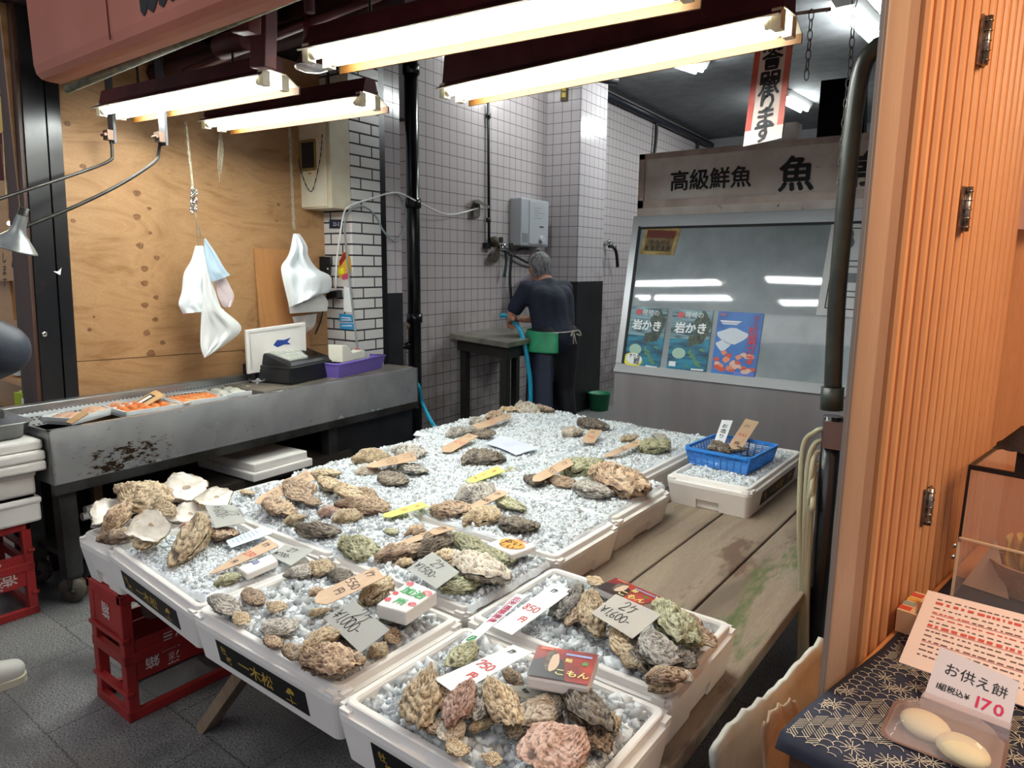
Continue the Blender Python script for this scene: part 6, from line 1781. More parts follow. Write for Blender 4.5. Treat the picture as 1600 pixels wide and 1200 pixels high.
def oyster(p1, p2, tone='brown', w=.62, lift=0.0, z=None, proto=None, h=1.0, roll=None, pitch=None, open_=False):
    k = len(OYS)
    R = random.Random(k * 7 + 3)
    zc = (RIM + .016 if z is None else z) + lift
    far1 = p1[1] < p2[1]
    dz = 0.0
    for _ in range(24):            # shells lying towards the camera rest with their far end propped up
        a, b = at(*p1, z=zc + (dz if far1 else -dz * .3)), at(*p2, z=zc + (-dz * .3 if far1 else dz))
        ln = (b - a).length
        seen = math.hypot(p1[0] - p2[0], p1[1] - p2[1]) * FWD.dot((a + b) / 2 - CAM) / F_PX
        if ln < 1.28 * seen or dz > .055: break
        dz += .003
    c = (a + b) / 2
    r = bpy.data.objects.new('rock_oyster' if not open_ else 'empty_oyster_shell', None); COL.objects.link(r); r.empty_display_size = .03
    r.location = c
    rl = R.uniform(-.28, .28) if roll is None else roll
    pt = R.uniform(-.12, .08) if pitch is None else pitch
    xa = (b - a).normalized(); ya = ZX.cross(xa).normalized(); za_ = xa.cross(ya)
    Rm = Matrix((xa, ya, za_)).transposed() @ Matrix.Rotation(pt, 3, 'Y') @ Matrix.Rotation(rl, 3, 'X')
    r.rotation_euler = Rm.to_euler()
    ln *= 1.10 if not open_ else 1.04
    r.scale = (ln, ln * min(w * 1.16, 1.0), ln * .95 * h)
    if open_:
        ms = PROTO_OPEN[(proto if proto is not None else k) % len(PROTO_OPEN)]
        for me, nm, mt in zip(ms, ('nacre_lining', 'outer_shell', 'muscle_scar'), (None, m_oy[tone], None)):
            o = bpy.data.objects.new(nm, me); COL.objects.link(o); o.parent = r
            if mt: o.material_slots[0].link = 'OBJECT'; o.material_slots[0].material = mt
    else:
        ms = PROTO[(proto if proto is not None else k) % len(PROTO)]
        for me, nm in zip(ms, ('upper_shell', 'lower_shell')):
            o = bpy.data.objects.new(nm, me); COL.objects.link(o); o.parent = r
            o.material_slots[0].link = 'OBJECT'; o.material_slots[0].material = m_oy[tone]
    OYS.append(r)
    r['_px'] = ((p1[0] + p2[0]) / 2, (p1[1] + p2[1]) / 2); r['_tone'] = tone; r['_len'] = ln
    return r
ORD = ['leftmost', 'second from left', 'third from left', 'fourth from left', 'fifth from left', 'sixth from left', 'seventh from left', 'eighth from left']
def pile(group, where, items, rows, noun='oyster', cat='oyster', **kw):
    """items: (p1, p2, tone, width[, extra dict]); rows: image heights that part back, middle and front"""
    made = []
    for it in items:
        ex = dict(kw); 
        if len(it) > 4: ex.update(it[4])
        made.append(oyster(it[0], it[1], it[2], it[3], **ex))
    names = {1: [''], 2: ['back row', 'front row'], 3: ['back row', 'middle row', 'front row'], 4: ['back row', 'upper middle row', 'lower middle row', 'front row']}[len(rows) + 1]
    buckets = [[] for _ in names]
    for r in made:
        buckets[sum(r['_px'][1] > y for y in rows)].append(r)
    for nm, bk in zip(names, buckets):
        bk.sort(key=lambda r: r['_px'][0])
        for i, r in enumerate(bk):
            pos = ORD[i] if len(bk) > 1 else ('' if not nm else 'only one there')
            row = nm + ' of ' if nm else ''
            lab = f"{TONE_WORD[r['_tone']]} {noun}, {pos + ' in ' if pos and pos != 'only one there' else ('alone in ' if pos else 'in ')}{row}{where}"
            lab = lab.replace(' in back', ' in the back').replace(' in front row', ' in the front row').replace(' in middle', ' in the middle').replace(' in upper', ' in the upper').replace(' in lower', ' in the lower')
            tag(r, lab, cat, group)
    for r in made:
        for q in ('_px', '_tone', '_len'): del r[q]
    return made

pile('oysters in the 750 yen box', 'the nearest pile', [
    ((624, 1100), (650, 1108), 'tan', .8), ((672, 1048), (652, 1134), 'tan', .5, dict(lift=.012, h=1.1)), ((744, 1008), (702, 1038), 'green', .6),
    ((738, 1072), (700, 1128), 'pink', .5, dict(lift=.03)), ((722, 1118), (695, 1160), 'pale', .6), ((756, 1076), (734, 1124), 'grey', .6, dict(lift=.02)),
    ((734, 1140), (772, 1118), 'tan', .6), ((762, 1060), (804, 1134), 'tan', .42, dict(lift=.03)), ((884, 1096), (810, 1122), 'pale', .55, dict(lift=.015)),
    ((878, 1070), (948, 1138), 'dark', .42, dict(lift=.035)), ((915, 1146), (822, 1186), 'pink', .8, dict(lift=.02, h=.8)), ((914, 1130), (948, 1172), 'brown', .6),
    ((698, 1158), (728, 1180), 'tan', .7), ((662, 1128), (694, 1142), 'brown', .7), ((876, 1176), (914, 1197), 'brown', .7), ((790, 1046), (812, 1070), 'brown', .7, dict(lift=.01)),
    ((754, 1180), (782, 1192), 'tan', .7, dict(lift=-.01)), ((690, 1060), (712, 1100), 'brown', .55, dict(lift=.02)), ((840, 1100), (872, 1136), 'brown', .6), ((948, 1112), (960, 1142), 'tan', .7, dict(lift=-.004)),
    ((790, 1120), (814, 1150), 'dark', .6)],
    (1080, 1112, 1150), z=RIM + .022)
pile('oysters in the 1,600 yen box', 'the beige card pile', [
    ((908, 920), (866, 962), 'grey', .5, dict(lift=.01)), ((914, 940), (888, 976), 'brown', .5), ((922, 922), (931, 992), 'tan', .48, dict(lift=.012)), ((918, 903), (940, 913), 'tan', .7),
    ((930, 926), (962, 930), 'grey', .7), ((956, 986), (995, 1024), 'tan', .6, dict(lift=.01)), ((972, 1024), (1000, 1042), 'tan', .7), ((1004, 988), (1052, 1040), 'grey', .62, dict(lift=.03)),
    ((1026, 944), (1082, 1008), 'green', .55, dict(lift=.035)), ((1084, 980), (1115, 1011), 'brown', .6, dict(lift=.02)), ((1056, 1014), (1082, 1044), 'dark', .7, dict(lift=.015)),
    ((1010, 1062), (1068, 1050), 'brown', .6, dict(lift=.02)), ((1016, 1078), (1052, 1066), 'tan', .6), ((984, 1000), (1012, 1048), 'dark', .5), ((1068, 960), (1092, 990), 'brown', .6, dict(lift=.01)),
    ((960, 965), (1000, 990), 'dark', .6, dict(lift=.0)), ((1056, 1044), (1076, 1066), 'pale', .7, dict(lift=.01))],
    (962, 1008, 1045), z=RIM + .018)
pile('oysters in the 550 yen box', 'the street-edge pile', [
    ((330, 934), (372, 958), 'grey', .75, dict(lift=.01)), ((382, 920), (408, 944), 'brown', .7), ((366, 958), (386, 974), 'tan', .85), ((418, 944), (444, 952), 'tan', .8), ((414, 994), (456, 968), 'grey', .85, dict(lift=.006)),
    ((414, 996), (438, 1010), 'brown', .7), ((446, 898), (488, 890), 'grey', .7), ((484, 882), (520, 894), 'tan', .7, dict(proto=3)), ((516, 892), (548, 908), 'dark', .7), ((444, 1010), (478, 1030), 'brown', .6, dict(lift=.01)),
    ((474, 1020), (530, 980), 'tan', .45, dict(lift=.03)), ((470, 1030), (562, 1034), 'brown', .62, dict(lift=.018, proto=3)), ((482, 960), (514, 952), 'tan', .8), ((576, 1024), (602, 1008), 'tan', .7), ((566, 940), (608, 906), 'tan', .6, dict(lift=.01, proto=3)),
    ((484, 930), (500, 918), 'brown', .8), ((598, 982), (622, 1002), 'brown', .7), ((592, 958), (640, 968), 'dark', .6), ((526, 990), (566, 1012), 'dark', .5)],
    (925, 962, 1002), z=RIM + .014)
pile('whole oysters on the ice beside the shell box', 'the raised box', [
    ((252, 818), (220, 860), 'tan', .56, dict(z=RIM + .045)), ((324, 810), (272, 880), 'tan', .36, dict(z=RIM + .04, h=1.2)), ((328, 832), (368, 838), 'brown', .8, dict(z=RIM + .03)), ((338, 912), (374, 897), 'green', .62, dict(z=RIM + .02)), ((282, 822), (308, 816), 'pink', .6, dict(z=RIM + .028))], (), noun='whole oyster')
pile('oysters in the box of the long wooden slip', 'the frilly pile', [
    ((450, 748), (480, 782), 'brown', .85, dict(lift=.03)), ((414, 778), (456, 806), 'brown', .6, dict(lift=.006)), ((486, 740), (530, 742), 'tan', .6, dict(lift=.01)), ((498, 750), (536, 766), 'tan', .6, dict(lift=.018)), ((522, 760), (568, 780), 'tan', .6, dict(lift=.02)),
    ((556, 768), (588, 780), 'brown', .6, dict(lift=.01)), ((530, 792), (608, 790), 'brown', .42, dict(lift=.008)), ((446, 815), (474, 806), 'tan', .7), ((496, 802), (534, 796), 'pink', .6), ((522, 814), (562, 798), 'tan', .6), ((463, 826), (528, 832), 'dark', .42), ((474, 778), (498, 788), 'brown', .7, dict(lift=.01)), ((376, 769), (398, 770), 'tan', .75)],
    (775, 803), proto=None, z=RIM + .03)
pile('oysters in the box of the 1,500 yen card', 'the pile behind the foam chip', [
    ((531, 850), (594, 868), 'green', .5), ((594, 870), (672, 852), 'brown', .45, dict(lift=.01)), ((618, 882), (644, 876), 'tan', .75), ((648, 864), (708, 838), 'dark', .5, dict(lift=.015)), ((678, 868), (716, 866), 'tan', .75, dict(lift=.02)),
    ((710, 840), (758, 864), 'green', .55, dict(lift=.012)), ((708, 872), (788, 908), 'pale', .55, dict(lift=.02, h=1.1)), ((688, 920), (746, 906), 'green', .85, dict(lift=.004, h=1.1)), ((750, 866), (800, 878), 'green', .5, dict(lift=.006)), ((600, 830), (622, 831), 'green', .7), ((634, 834), (662, 825), 'brown', .6), ((700, 880), (730, 900), 'brown', .6)],
    (850, 878), z=RIM + .02)
pile('rock oysters round the wooden tag in the third row', 'the ring of rock oysters', [
    ((714, 782), (770, 766), 'grey', .72, dict(h=1.2)), ((674, 796), (734, 798), 'brown', .68, dict(h=1.2)), ((728, 814), (776, 800), 'tan', .75, dict(h=1.2)), ((776, 782), (818, 794), 'green', .7), ((780, 818), (838, 824), 'dark', .68, dict(h=1.1))], (806,), noun='rock oyster', z=RIM + .028)
pile('oysters at the counter side of the fourth row', 'the five at the counter side', [
    ((555, 720), (606, 708), 'tan', .6), ((615, 704), (662, 711), 'grey', .6), ((555, 740), (592, 733), 'pale', .65), ((594, 740), (632, 757), 'dark', .8), ((623, 729), (664, 738), 'grey', .7)], (722,), z=RIM + .03)
pile('oysters at the plank side of the fourth row', 'the pile by the bare planks', [
    ((820, 747), (860, 754), 'dark', .7), ((856, 752), (904, 756), 'brown', .65), ((880, 738), (940, 728), 'green', .6, dict(h=1.2)), ((898, 760), (958, 774), 'grey', .7, dict(h=1.2)), ((928, 740), (1006, 766), 'brown', .6, dict(lift=.02, h=1.2))], (750,), z=RIM + .03)
pile('oysters at the far left corner of the table', 'the far corner pile', [
    ((698, 680), (738, 671), 'grey', .7), ((736, 677), (772, 678), 'dark', .6), ((734, 660), (758, 655), 'grey', .7), ((760, 652), (785, 647), 'brown', .7), ((781, 642), (812, 639), 'tan', .8), ((808, 634), (840, 646), 'pale', .8, dict(h=1.1)), ((834, 637), (864, 642), 'brown', .6)], (662,), z=RIM + .03)
def single(label, p1, p2, tone, w, grp='single oysters on the ice', **k):
    r = oyster(p1, p2, tone, w, **k); tag(r, label, 'oyster', grp)
    for q in ('_px', '_tone', '_len'): del r[q]
single('single dark rock oyster lying alone left of the white paper on the ice', (726, 722), (782, 713), 'dark', .8, h=1.3, z=RIM + .03)
single('greenish oyster half sunk in the ice beside the inner yellow tag', (788, 738), (822, 736), 'green', .6, z=RIM + .008)
single('dark oyster peeping out under the lower tag of the far corner', (706, 702), (724, 706), 'dark', .7, z=RIM + .012)
single('striped round oyster left of the small square tag in the far row', (879, 678), (908, 672), 'pale', .85, h=1.3, z=RIM + .03)
single('dark elongated oyster behind the small square tag in the far row', (904, 660), (947, 668), 'dark', .6, z=RIM + .03)
single('pale oyster left of the slanting tag nearest the blue basket', (970, 688), (995, 682), 'tan', .7, z=RIM + .022)
single('greenish oyster at the end of the slanting tag nearest the blue basket', (1000, 702), (1043, 691), 'green', .7, z=RIM + .03, proto=3)
single('small grey oyster at the rim of the far box, closest to the blue basket', (1020, 680), (1040, 684), 'grey', .6, z=RIM + .02)
single('dark oyster in the left half of the blue basket', (1108, 702), (1140, 697), 'dark', .8, 'oysters in the blue basket', z=RIM + .06)
single('dark oyster in the right half of the blue basket', (1142, 704), (1165, 700), 'dark', .8, 'oysters in the blue basket', z=RIM + .055)

def shell(label, p1, p2, tone, w, z, open_=True, roll=0.0, pitch=0.0, h=1.0, proto=None):
    r = oyster(p1, p2, tone, w, z=z, open_=open_, roll=roll, pitch=pitch, h=h, proto=proto)
    tag(r, label, 'oyster shell', 'empty oyster shells at the left end of the table')
    for q in ('_px', '_tone', '_len'): del r[q]
SZ = RIM + .04
shell('large round empty shell with white inside facing up, in the middle of the shell heap', (196, 830), (264, 815), 'tan', 1.0, SZ + .06, roll=.75, pitch=-.05)
shell('big brown shell turned outside up, on top of the shell heap', (186, 766), (258, 788), 'tan', .62, SZ + .05, False, roll=.25, h=.9, proto=5)
shell('slim brown shell tilted on its side, left of the round white shell', (160, 838), (200, 785), 'brown', .34, SZ + .02, False, roll=.5, proto=3)
shell('white shell peeping out at the far left of the shell heap', (146, 818), (194, 782), 'grey', .7, SZ + .01, roll=.4)
shell('open shell with pink-rimmed white inside, highest at the right of the shell heap', (248, 774), (322, 752), 'brown', .7, SZ + .06, roll=.6, pitch=.05)
shell('open white shell at the right end of the shell heap', (304, 784), (362, 770), 'tan', .7, SZ + .04, roll=.5)
shell('pale open shell below the two upper right shells of the heap', (266, 812), (322, 794), 'grey', .75, SZ + .01, roll=.5)
shell('layered brown shell lowest at the front of the shell heap', (156, 842), (216, 832), 'brown', .55, SZ + .005, False, proto=5)
shell('small brown shell wedged right of the top brown shell', (244, 782), (268, 806), 'tan', .7, SZ + .03, False, proto=1)

# ------------------------------------------------------------------ ice beds
_c = at(490, 780, z=RIM); HEAPS.append((_c.x, _c.y, .16, .022))
_c = at(820, 655, z=RIM); HEAPS.append((_c.x - .02, _c.y, .16, .02))
_c = at(600, 735, z=RIM); HEAPS.append((_c.x, _c.y, .16, .015))
ALLS = (.0, .0, .0, .0)
ice_patch('A', 'coarse glassy crushed ice in the 750 yen box nearest the camera', -.014, .010, (.034, .034, .034, .03), .006, .0105, 6500, .6)
ice_patch('B', 'coarse glassy crushed ice in the 1,600 yen box', -.016, .010, (.032, .034, .03, .034), .006, .010, 6000, .55)
ice_patch('B2', 'coarse glassy crushed ice in the 550 yen box', -.014, .010, (.034, .032, .034, .03), .006, .0105, 6500, .6)
ice_patch('B1', 'fine smooth ice slush in the box with the long price slip', -.004, .006, (.036, .034, .036, .03), .005, .006, 2500, .3)
ice_patch('C1', 'heaped crushed ice under the frilly oysters behind the long price slip', .006, .012, (-.2, .0, .028, -.005), .005, .008, 5000, .4)
ice_patch('C2', 'heaped crushed ice under the 1,500 yen pile', .003, .012, (.0, .0, .02, .012), .005, .008, 5000, .4)
ice_patch('D1', 'fine crushed ice in the third row on the counter side', .010, .012, (.0, -.004, .006, -.01), .005, .006, 5000, .3)
ice_patch('D2', 'fine crushed ice under the rock oysters in the third row', .006, .012, (-.004, .034, .012, -.008), .005, .006, 5000, .3)
ice_patch('E1', 'fine crushed ice in the fourth row on the counter side', .012, .012, (.0, -.004, -.01, -.01), .005, .006, 5000, .3)
ice_patch('E2', 'fine crushed ice under the five large oysters in the fourth row', .010, .012, (-.004, .034, -.008, -.012), .005, .006, 5000, .3)
ice_patch('F1', 'fine crushed ice in the far left corner box', .006, .012, (.012, .002, -.01, .034), .006, .006, 5000, .3)
ice_patch('F2', 'fine crushed ice in the far box of the two oysters', .004, .012, (.002, .002, -.01, .034), .006, .006, 5000, .3)
ice_patch('F3', 'fine crushed ice in the far box left of the blue basket', .002, .010, (.002, .034, -.01, .034), .006, .006, 4500, .3)
ice_patch('G', 'fine crushed ice under the blue basket', -.010, .006, (.034, .034, .034, .034), .006, .006, 3500, .3)

# ------------------------------------------------------------------ price tags
m_tagwood = wood_mat('shaved_wood_tag', '#c2a385', '#ccaf93', '#ae8d6c', 'y', 5, .2, dist=.6, bump=.05)
m_yellow = M('yellow_card', '#e9c531', .5)
m_whitecard = M('white_card', '#dcdfe3', .45)
m_beigecard = M('beige_grey_card', '#b3aca2', .55)
def card(name, label, px, zs, mat, th=.0016, cat='price tag', group='price tags on the ice', bow=0.0, rnd=0.0):
    P = quad_px(px, zs)
    f = Face(*P, None, CAM)
    mb = MB(); n = 10; m = 3
    def pt(a, b, h):
        u = a
        if rnd:                        # rounded lower end
            e = min(b / rnd, 1.0); u = .5 + (a - .5) * (math.sqrt(max(0, 1 - (1 - e) ** 2)) * .75 + .25)
        return f.p(f.W * u, f.H * b, h + bow * math.sin(math.pi * a))
    top = [pt(i / m, j / n, 0) for j in range(n + 1) for i in range(m + 1)]
    bot = [pt(i / m, j / n, -th) for j in range(n + 1) for i in range(m + 1)]
    w = m + 1; fs = []
    N = len(top)
    for j in range(n):
        for i in range(m):
            q = (j * w + i, j * w + i + 1, (j + 1) * w + i + 1, (j + 1) * w + i); fs += [q, tuple(k + N for k in q[::-1])]
    edge = [j * w for j in range(n + 1)] + [n * w + i for i in range(1, m + 1)] + [j * w + m for j in range(n - 1, -1, -1)] + [i for i in range(m - 1, 0, -1)]
    for a, b in zip(edge, edge[1:] + edge[:1]): fs.append((a, b, b + N, a + N))
    mb.add(top + bot, fs)
    o = one(name, label, cat, mb, mat, group)
    f.lift = abs(bow)
    return o, f
def note(o, f, lines, mat, name='handwriting', w=.0022):
    """lines: (text, u, v, size) as shares of the card; hand-written strokes"""
    mb = MB()
    for (tx, u, v, s) in lines:
        pen(mb, f, tx, f.W * u, f.H * v, s * min(f.W, f.H * 2), w, hgt=.0008 + f.lift)
    return mb.build(name, mat, o)
Z1, Z2 = RIM + .055, RIM + .075
# grey square cards
for lab, px, zs, num, mt in (
    ('grey card reading 2 for 1,000 yen leaning on the 550 yen pile', [(505, 965), (563, 1020), (609, 984), (553, 938)], (Z1, Z1 - .01, Z2, Z2 + .01), '¥1,000-', m_greycard),
    ('grey card reading 2 for 1,500 yen between the foam chip and the tan pile', [(635, 889), (682, 920), (718, 894), (676, 862)], (Z1, Z1 - .015, Z1 + .01, Z2), '¥1,500-', m_greycard),
    ('beige grey card reading 2 for 1,600 yen on the right-hand pile', [(924, 958), (988, 998), (1034, 960), (962, 928)], (Z1 + .01, Z1, Z2 + .01, Z2 + .015), '¥1,600-', m_beigecard),
    ('grey card reading 1,600 yen stuck at the right of the empty shells', [(320, 789), (337, 825), (386, 816), (367, 789)], (Z1 + .02, Z1 + .005, Z1, Z2), '¥1600-', m_greycard),
    ('grey card lying beside the long pointed price slip', [(421, 868), (455, 884), (492, 858), (445, 851)], (RIM + .028, RIM + .02, RIM + .03, RIM + .036), '¥700-', m_greycard)):
    o, f = card('price_card', lab, px, zs, mt, .0012)
    note(o, f, [('2ケ', .30, .58, .24), (num, .04, .20, .20)], m_ink, w=.0024)
o, f = card('price_card', 'worn pale card lying half under the red oyster packet', [(785, 1071), (825, 1098), (878, 1090), (900, 1073)], (Z1 + .01, Z1 - .02, Z1 - .02, Z1), M('worn_pale_card', '#aeb0a6', .6), .0012, bow=.004)
note(o, f, [('2ケ', .45, .5, .2), ('900', .15, .2, .18)], m_ink, w=.0016)
# wooden slips
def slip(lab, px, zs, lines_black, lines_red=(), mat=m_tagwood, rnd=.16, w=.0024, name='wooden_price_tag', th=.002):
    o, f = card(name, lab, px, zs, mat, th, rnd=rnd)
    if lines_black: note(o, f, lines_black, m_ink, 'black_handwriting', w)
    if lines_red: note(o, f, lines_red, m_redink, 'red_handwriting', w)
    return o, f
slip('wooden slip reading 1 for 550 yen above the grey 1,000 yen card', [(486, 930), (500, 950), (601, 902), (586, 885)], (Z1 + .01, Z1, Z2 + .005, Z2 + .012), [('1ケ', .18, .80, .45), ('550', .08, .50, .45), ('円', .35, .28, .45)])
slip('long wooden slip with a price on the frilly pile behind the three oysters', [(395, 781), (404, 791), (492, 749), (480, 734)], (Z1, Z1 - .005, Z2 + .02, Z2 + .03), [('1ケ', .15, .80, .5), ('350', .05, .45, .5), ('円', .25, .20, .5)], rnd=.08)
slip('long pointed wooden slip with red figures on the slush near the raised box end', [(320, 896), (338, 897), (436, 853), (420, 842)], (RIM + .02, RIM + .02, RIM + .05, RIM + .055), [('1ケ', .2, .84, .45), ('円', .3, .32, .4)], [('230', .1, .56, .45)], rnd=.5)
slip('wooden slip lying along the top of the 1,500 yen pile', [(624, 846), (628, 853), (711, 826), (692, 821)], (Z1, Z1, Z2, Z2), [('1ケ', .1, .8, .6), ('700', .1, .45, .6)], rnd=.05)
slip('wooden slip among the rock oysters of the third row', [(730, 791), (742, 796), (796, 770), (781, 765)], (RIM + .045, RIM + .04, RIM + .07, RIM + .075), [('1ケ', .2, .75, .5), ('600', .1, .4, .45)], rnd=.05)
slip('wooden slip on the five oysters at the counter side of the fourth row', [(571, 726), (576, 732), (652, 719), (645, 704)], (Z1, Z1, Z1 + .02, Z2), [('1ケ', .2, .75, .5), ('450', .1, .4, .45)], rnd=.06)
slip('wooden slip on the pile of five large oysters by the bare planks', [(827, 747), (839, 755), (897, 725), (886, 715)], (Z1, Z1 - .005, Z2, Z2 + .01), [('1ケ', .2, .78, .5), ('900', .1, .42, .5)])
slip('lower of two wooden slips at the far left corner of the ice', [(684, 702), (701, 709), (748, 681), (732, 677)], (RIM + .03, RIM + .025, RIM + .05, RIM + .055), [('1ケ', .2, .78, .5)], [('650', .1, .45, .5)], rnd=.05)
slip('upper of two wooden slips at the far left corner of the ice', [(731, 666), (739, 675), (799, 652), (796, 645)], (RIM + .04, RIM + .035, RIM + .05, RIM + .055), [('1ケ', .2, .78, .5)], [('850', .1, .45, .5)], rnd=.05)
slip('small squarish wooden tag with red figures beside the striped oyster', [(907, 689), (927, 694), (941, 672), (922, 670)], (RIM + .03, RIM + .025, RIM + .05, RIM + .055), [('1ケ', .25, .68, .35)], [('900', .2, .35, .35)], rnd=.02)
slip('slanting wooden slip at the far row nearest the blue basket', [(940, 712), (950, 715), (1010, 691), (997, 686)], (RIM + .025, RIM + .025, RIM + .05, RIM + .055), [('1ケ', .2, .78, .5), ('750', .1, .42, .5)], rnd=.04)
slip('outer yellow tag lying on the ice, nearer the street', [(594, 804), (604, 810), (672, 790), (657, 784)], (RIM + .03, RIM + .03, RIM + .035, RIM + .035), (), [('〆', .3, .72, .5), ('天'[:0], 0, 0, .1), ('円', .25, .4, .5), ('-', .25, .2, .5)], m_yellow, .04, name='yellow_tag')
slip('inner yellow tag lying on the ice left of the half-sunk green oyster', [(725, 750), (735, 756), (789, 736), (777, 728)], (RIM + .03, RIM + .03, RIM + .035, RIM + .035), (), [('〆', .3, .70, .5), ('8', .3, .42, .45), ('〜', .2, .2, .3)], m_yellow, .04, name='yellow_tag')
# white cards
o, f = slip('white card reading 1 for 850 yen left of the right-hand pile', [(769, 979), (800, 992), (896, 922), (865, 911)], (RIM + .028, RIM + .024, RIM + .06, RIM + .065), [('1ケ', .28, .84, .28)], [('850', .10, .42, .42), ('円', .50, .22, .36)], m_whitecard, 0, .0026, 'white_price_card', .0012)
o, f = slip('white card reading 1 for 750 yen lying across the pile nearest the camera', [(679, 1061), (712, 1085), (832, 1019), (802, 1007)], (RIM + .068, RIM + .062, RIM + .085, RIM + .09), [('1ケ', .28, .84, .28)], [('750', .10, .46, .40), ('円', .45, .26, .34)], m_whitecard, 0, .0028, 'white_price_card', .0012)
o, f = card('origin_strip', 'narrow white strip with crimson vertical writing beside the 850 yen card', [(720, 1004), (734, 1009), (824, 931), (807, 927)], (RIM + .016, RIM + .016, RIM + .04, RIM + .04), m_whitecard, .001)
mb = MB(); font(mb, f, '北海道厚岸産', f.W * .12, f.H * .86, f.W * .78, 1, vertical=True, hgt=.001, lead=1.0); mb.build('crimson_writing', m_crimson, o)
mb = MB()
for k in range(4): ribbon(mb, f, cat2([(f.W * (.2 + .5 * math.cos(a + k) * .6 + .3), f.H * (.10 + .05 * math.sin(a * 1.3 + k))) for a in np.linspace(0, 5, 6)]), .0016, .001)
mb.build('green_scrawl', m_greenink, o)
o, f = card('printed_slip', 'printed delivery slip under the left grey card, beside the heaped ice', [(353, 845), (361, 856), (426, 833), (412, 821)], (RIM + .03, RIM + .028, RIM + .035, RIM + .04), M('pale_blue_paper', '#d5e2ea', .6), .0008, 'paper slip', None)
mb = MB()
for k in range(7): mb.quad(*[f.p(f.W * a, f.H * b, .0008) for a, b in ((.15, .12 + .1 * k), (.55 + .3 * ((k * 5) % 3) / 3, .12 + .1 * k), (.55 + .3 * ((k * 5) % 3) / 3, .14 + .1 * k), (.15, .14 + .1 * k))])
mb.build('printed_lines', M('print_blue', '#7fa6bf', .6), o)
o, f = card('paper_sheet', 'crumpled white sheet of paper lying on the far ice', [(757, 693), (807, 711), (840, 700), (783, 681)], (RIM + .03, RIM + .026, RIM + .03, RIM + .036), M('lavender_white_paper', '#d6dbea', .6), .001, 'paper', None, bow=.006)
mb = MB()
for k in range(4): ribbon(mb, f, [(f.W * .4, f.H * (.3 + .08 * k)), (f.W * .62, f.H * (.34 + .08 * k))], .0018, .007)
mb.build('faint_writing', M('faint_grey_ink', '#a8aecb', .6), o)
# foam chips with sprayed writing
def chip_block(lab, px, z, h, mat=m_foam):
    P = [at(x, y, z=z) for x, y in px]
    mb = MB(); n = Vector((0, 0, -h)); mb.hexa([p + n for p in P] + P)
    o = one('foam_sign', lab, 'foam sign', mb, mat, 'foam chips used as signs', bevel=.004)
    return o, Face(*P, None, CAM)
o, f = chip_block('white foam chip with green and pink brush marks beside the grey 1,500 yen card', [(588, 944), (634, 957), (683, 924), (640, 906)], RIM + .075, .036)
f2 = Face(f.o, f.px, f.pxy, f.py, None, CAM)
mb = MB(); font(mb, f, '加治', f.W * .14, f.H * .56, f.W * .40, 1, hgt=.002); font(mb, f, '所', f.W * .34, f.H * .18, f.W * .36, 1, hgt=.002); mb.build('green_writing', m_greenink, o)
mb = MB()
for (u, v, r_) in ((.16, .88, .10), (.86, .80, .13), (.88, .30, .10), (.12, .46, .07), (.14, .22, .08)):
    for q in (1.0, .55): ribbon(mb, f, [(f.W * (u + r_ * q * math.cos(a)), f.H * v + f.W * r_ * q * math.sin(a)) for a in np.linspace(0, 6.28, 13)], .0028, .002)
mb.build('pink_swirls', M('pink_ink', '#e0455a', .6), o)
o, f = chip_block('white foam chip with black writing on an orange brush patch, by the rock oysters', [(760, 849), (800, 867), (838, 853), (797, 836)], RIM + .05, .02)
mb = MB(); disc(mb, f, f.W * .5, f.H * .52, f.W * .40, f.H * .34, .002, 18, .08); mb.build('orange_patch', M('orange_ink', '#e6a24a', .6), o)
mb = MB(); font(mb, f, 'おい', f.W * .22, f.H * .50, f.W * .28, 1, hgt=.003); font(mb, f, 'しい', f.W * .24, f.H * .22, f.W * .26, 1, hgt=.003); mb.build('black_writing', m_ink, o)
mb = MB(); ribbon(mb, f, [(f.W * .3, f.H * .93), (f.W * .8, f.H * .90)], .003, .002); mb.build('red_stroke', m_redink, o)
o, f = chip_block('slim white foam bar with blue stencil letters beside the long pointed slip', [(371, 886), (386, 897), (435, 876), (424, 865)], RIM + .035, .02)
mb = MB(); font(mb, f, '001', f.W * .05, f.H * .35, f.H * .3, 1, hgt=.002, sx=.6); mb.build('blue_stencil', m_blueink, o)
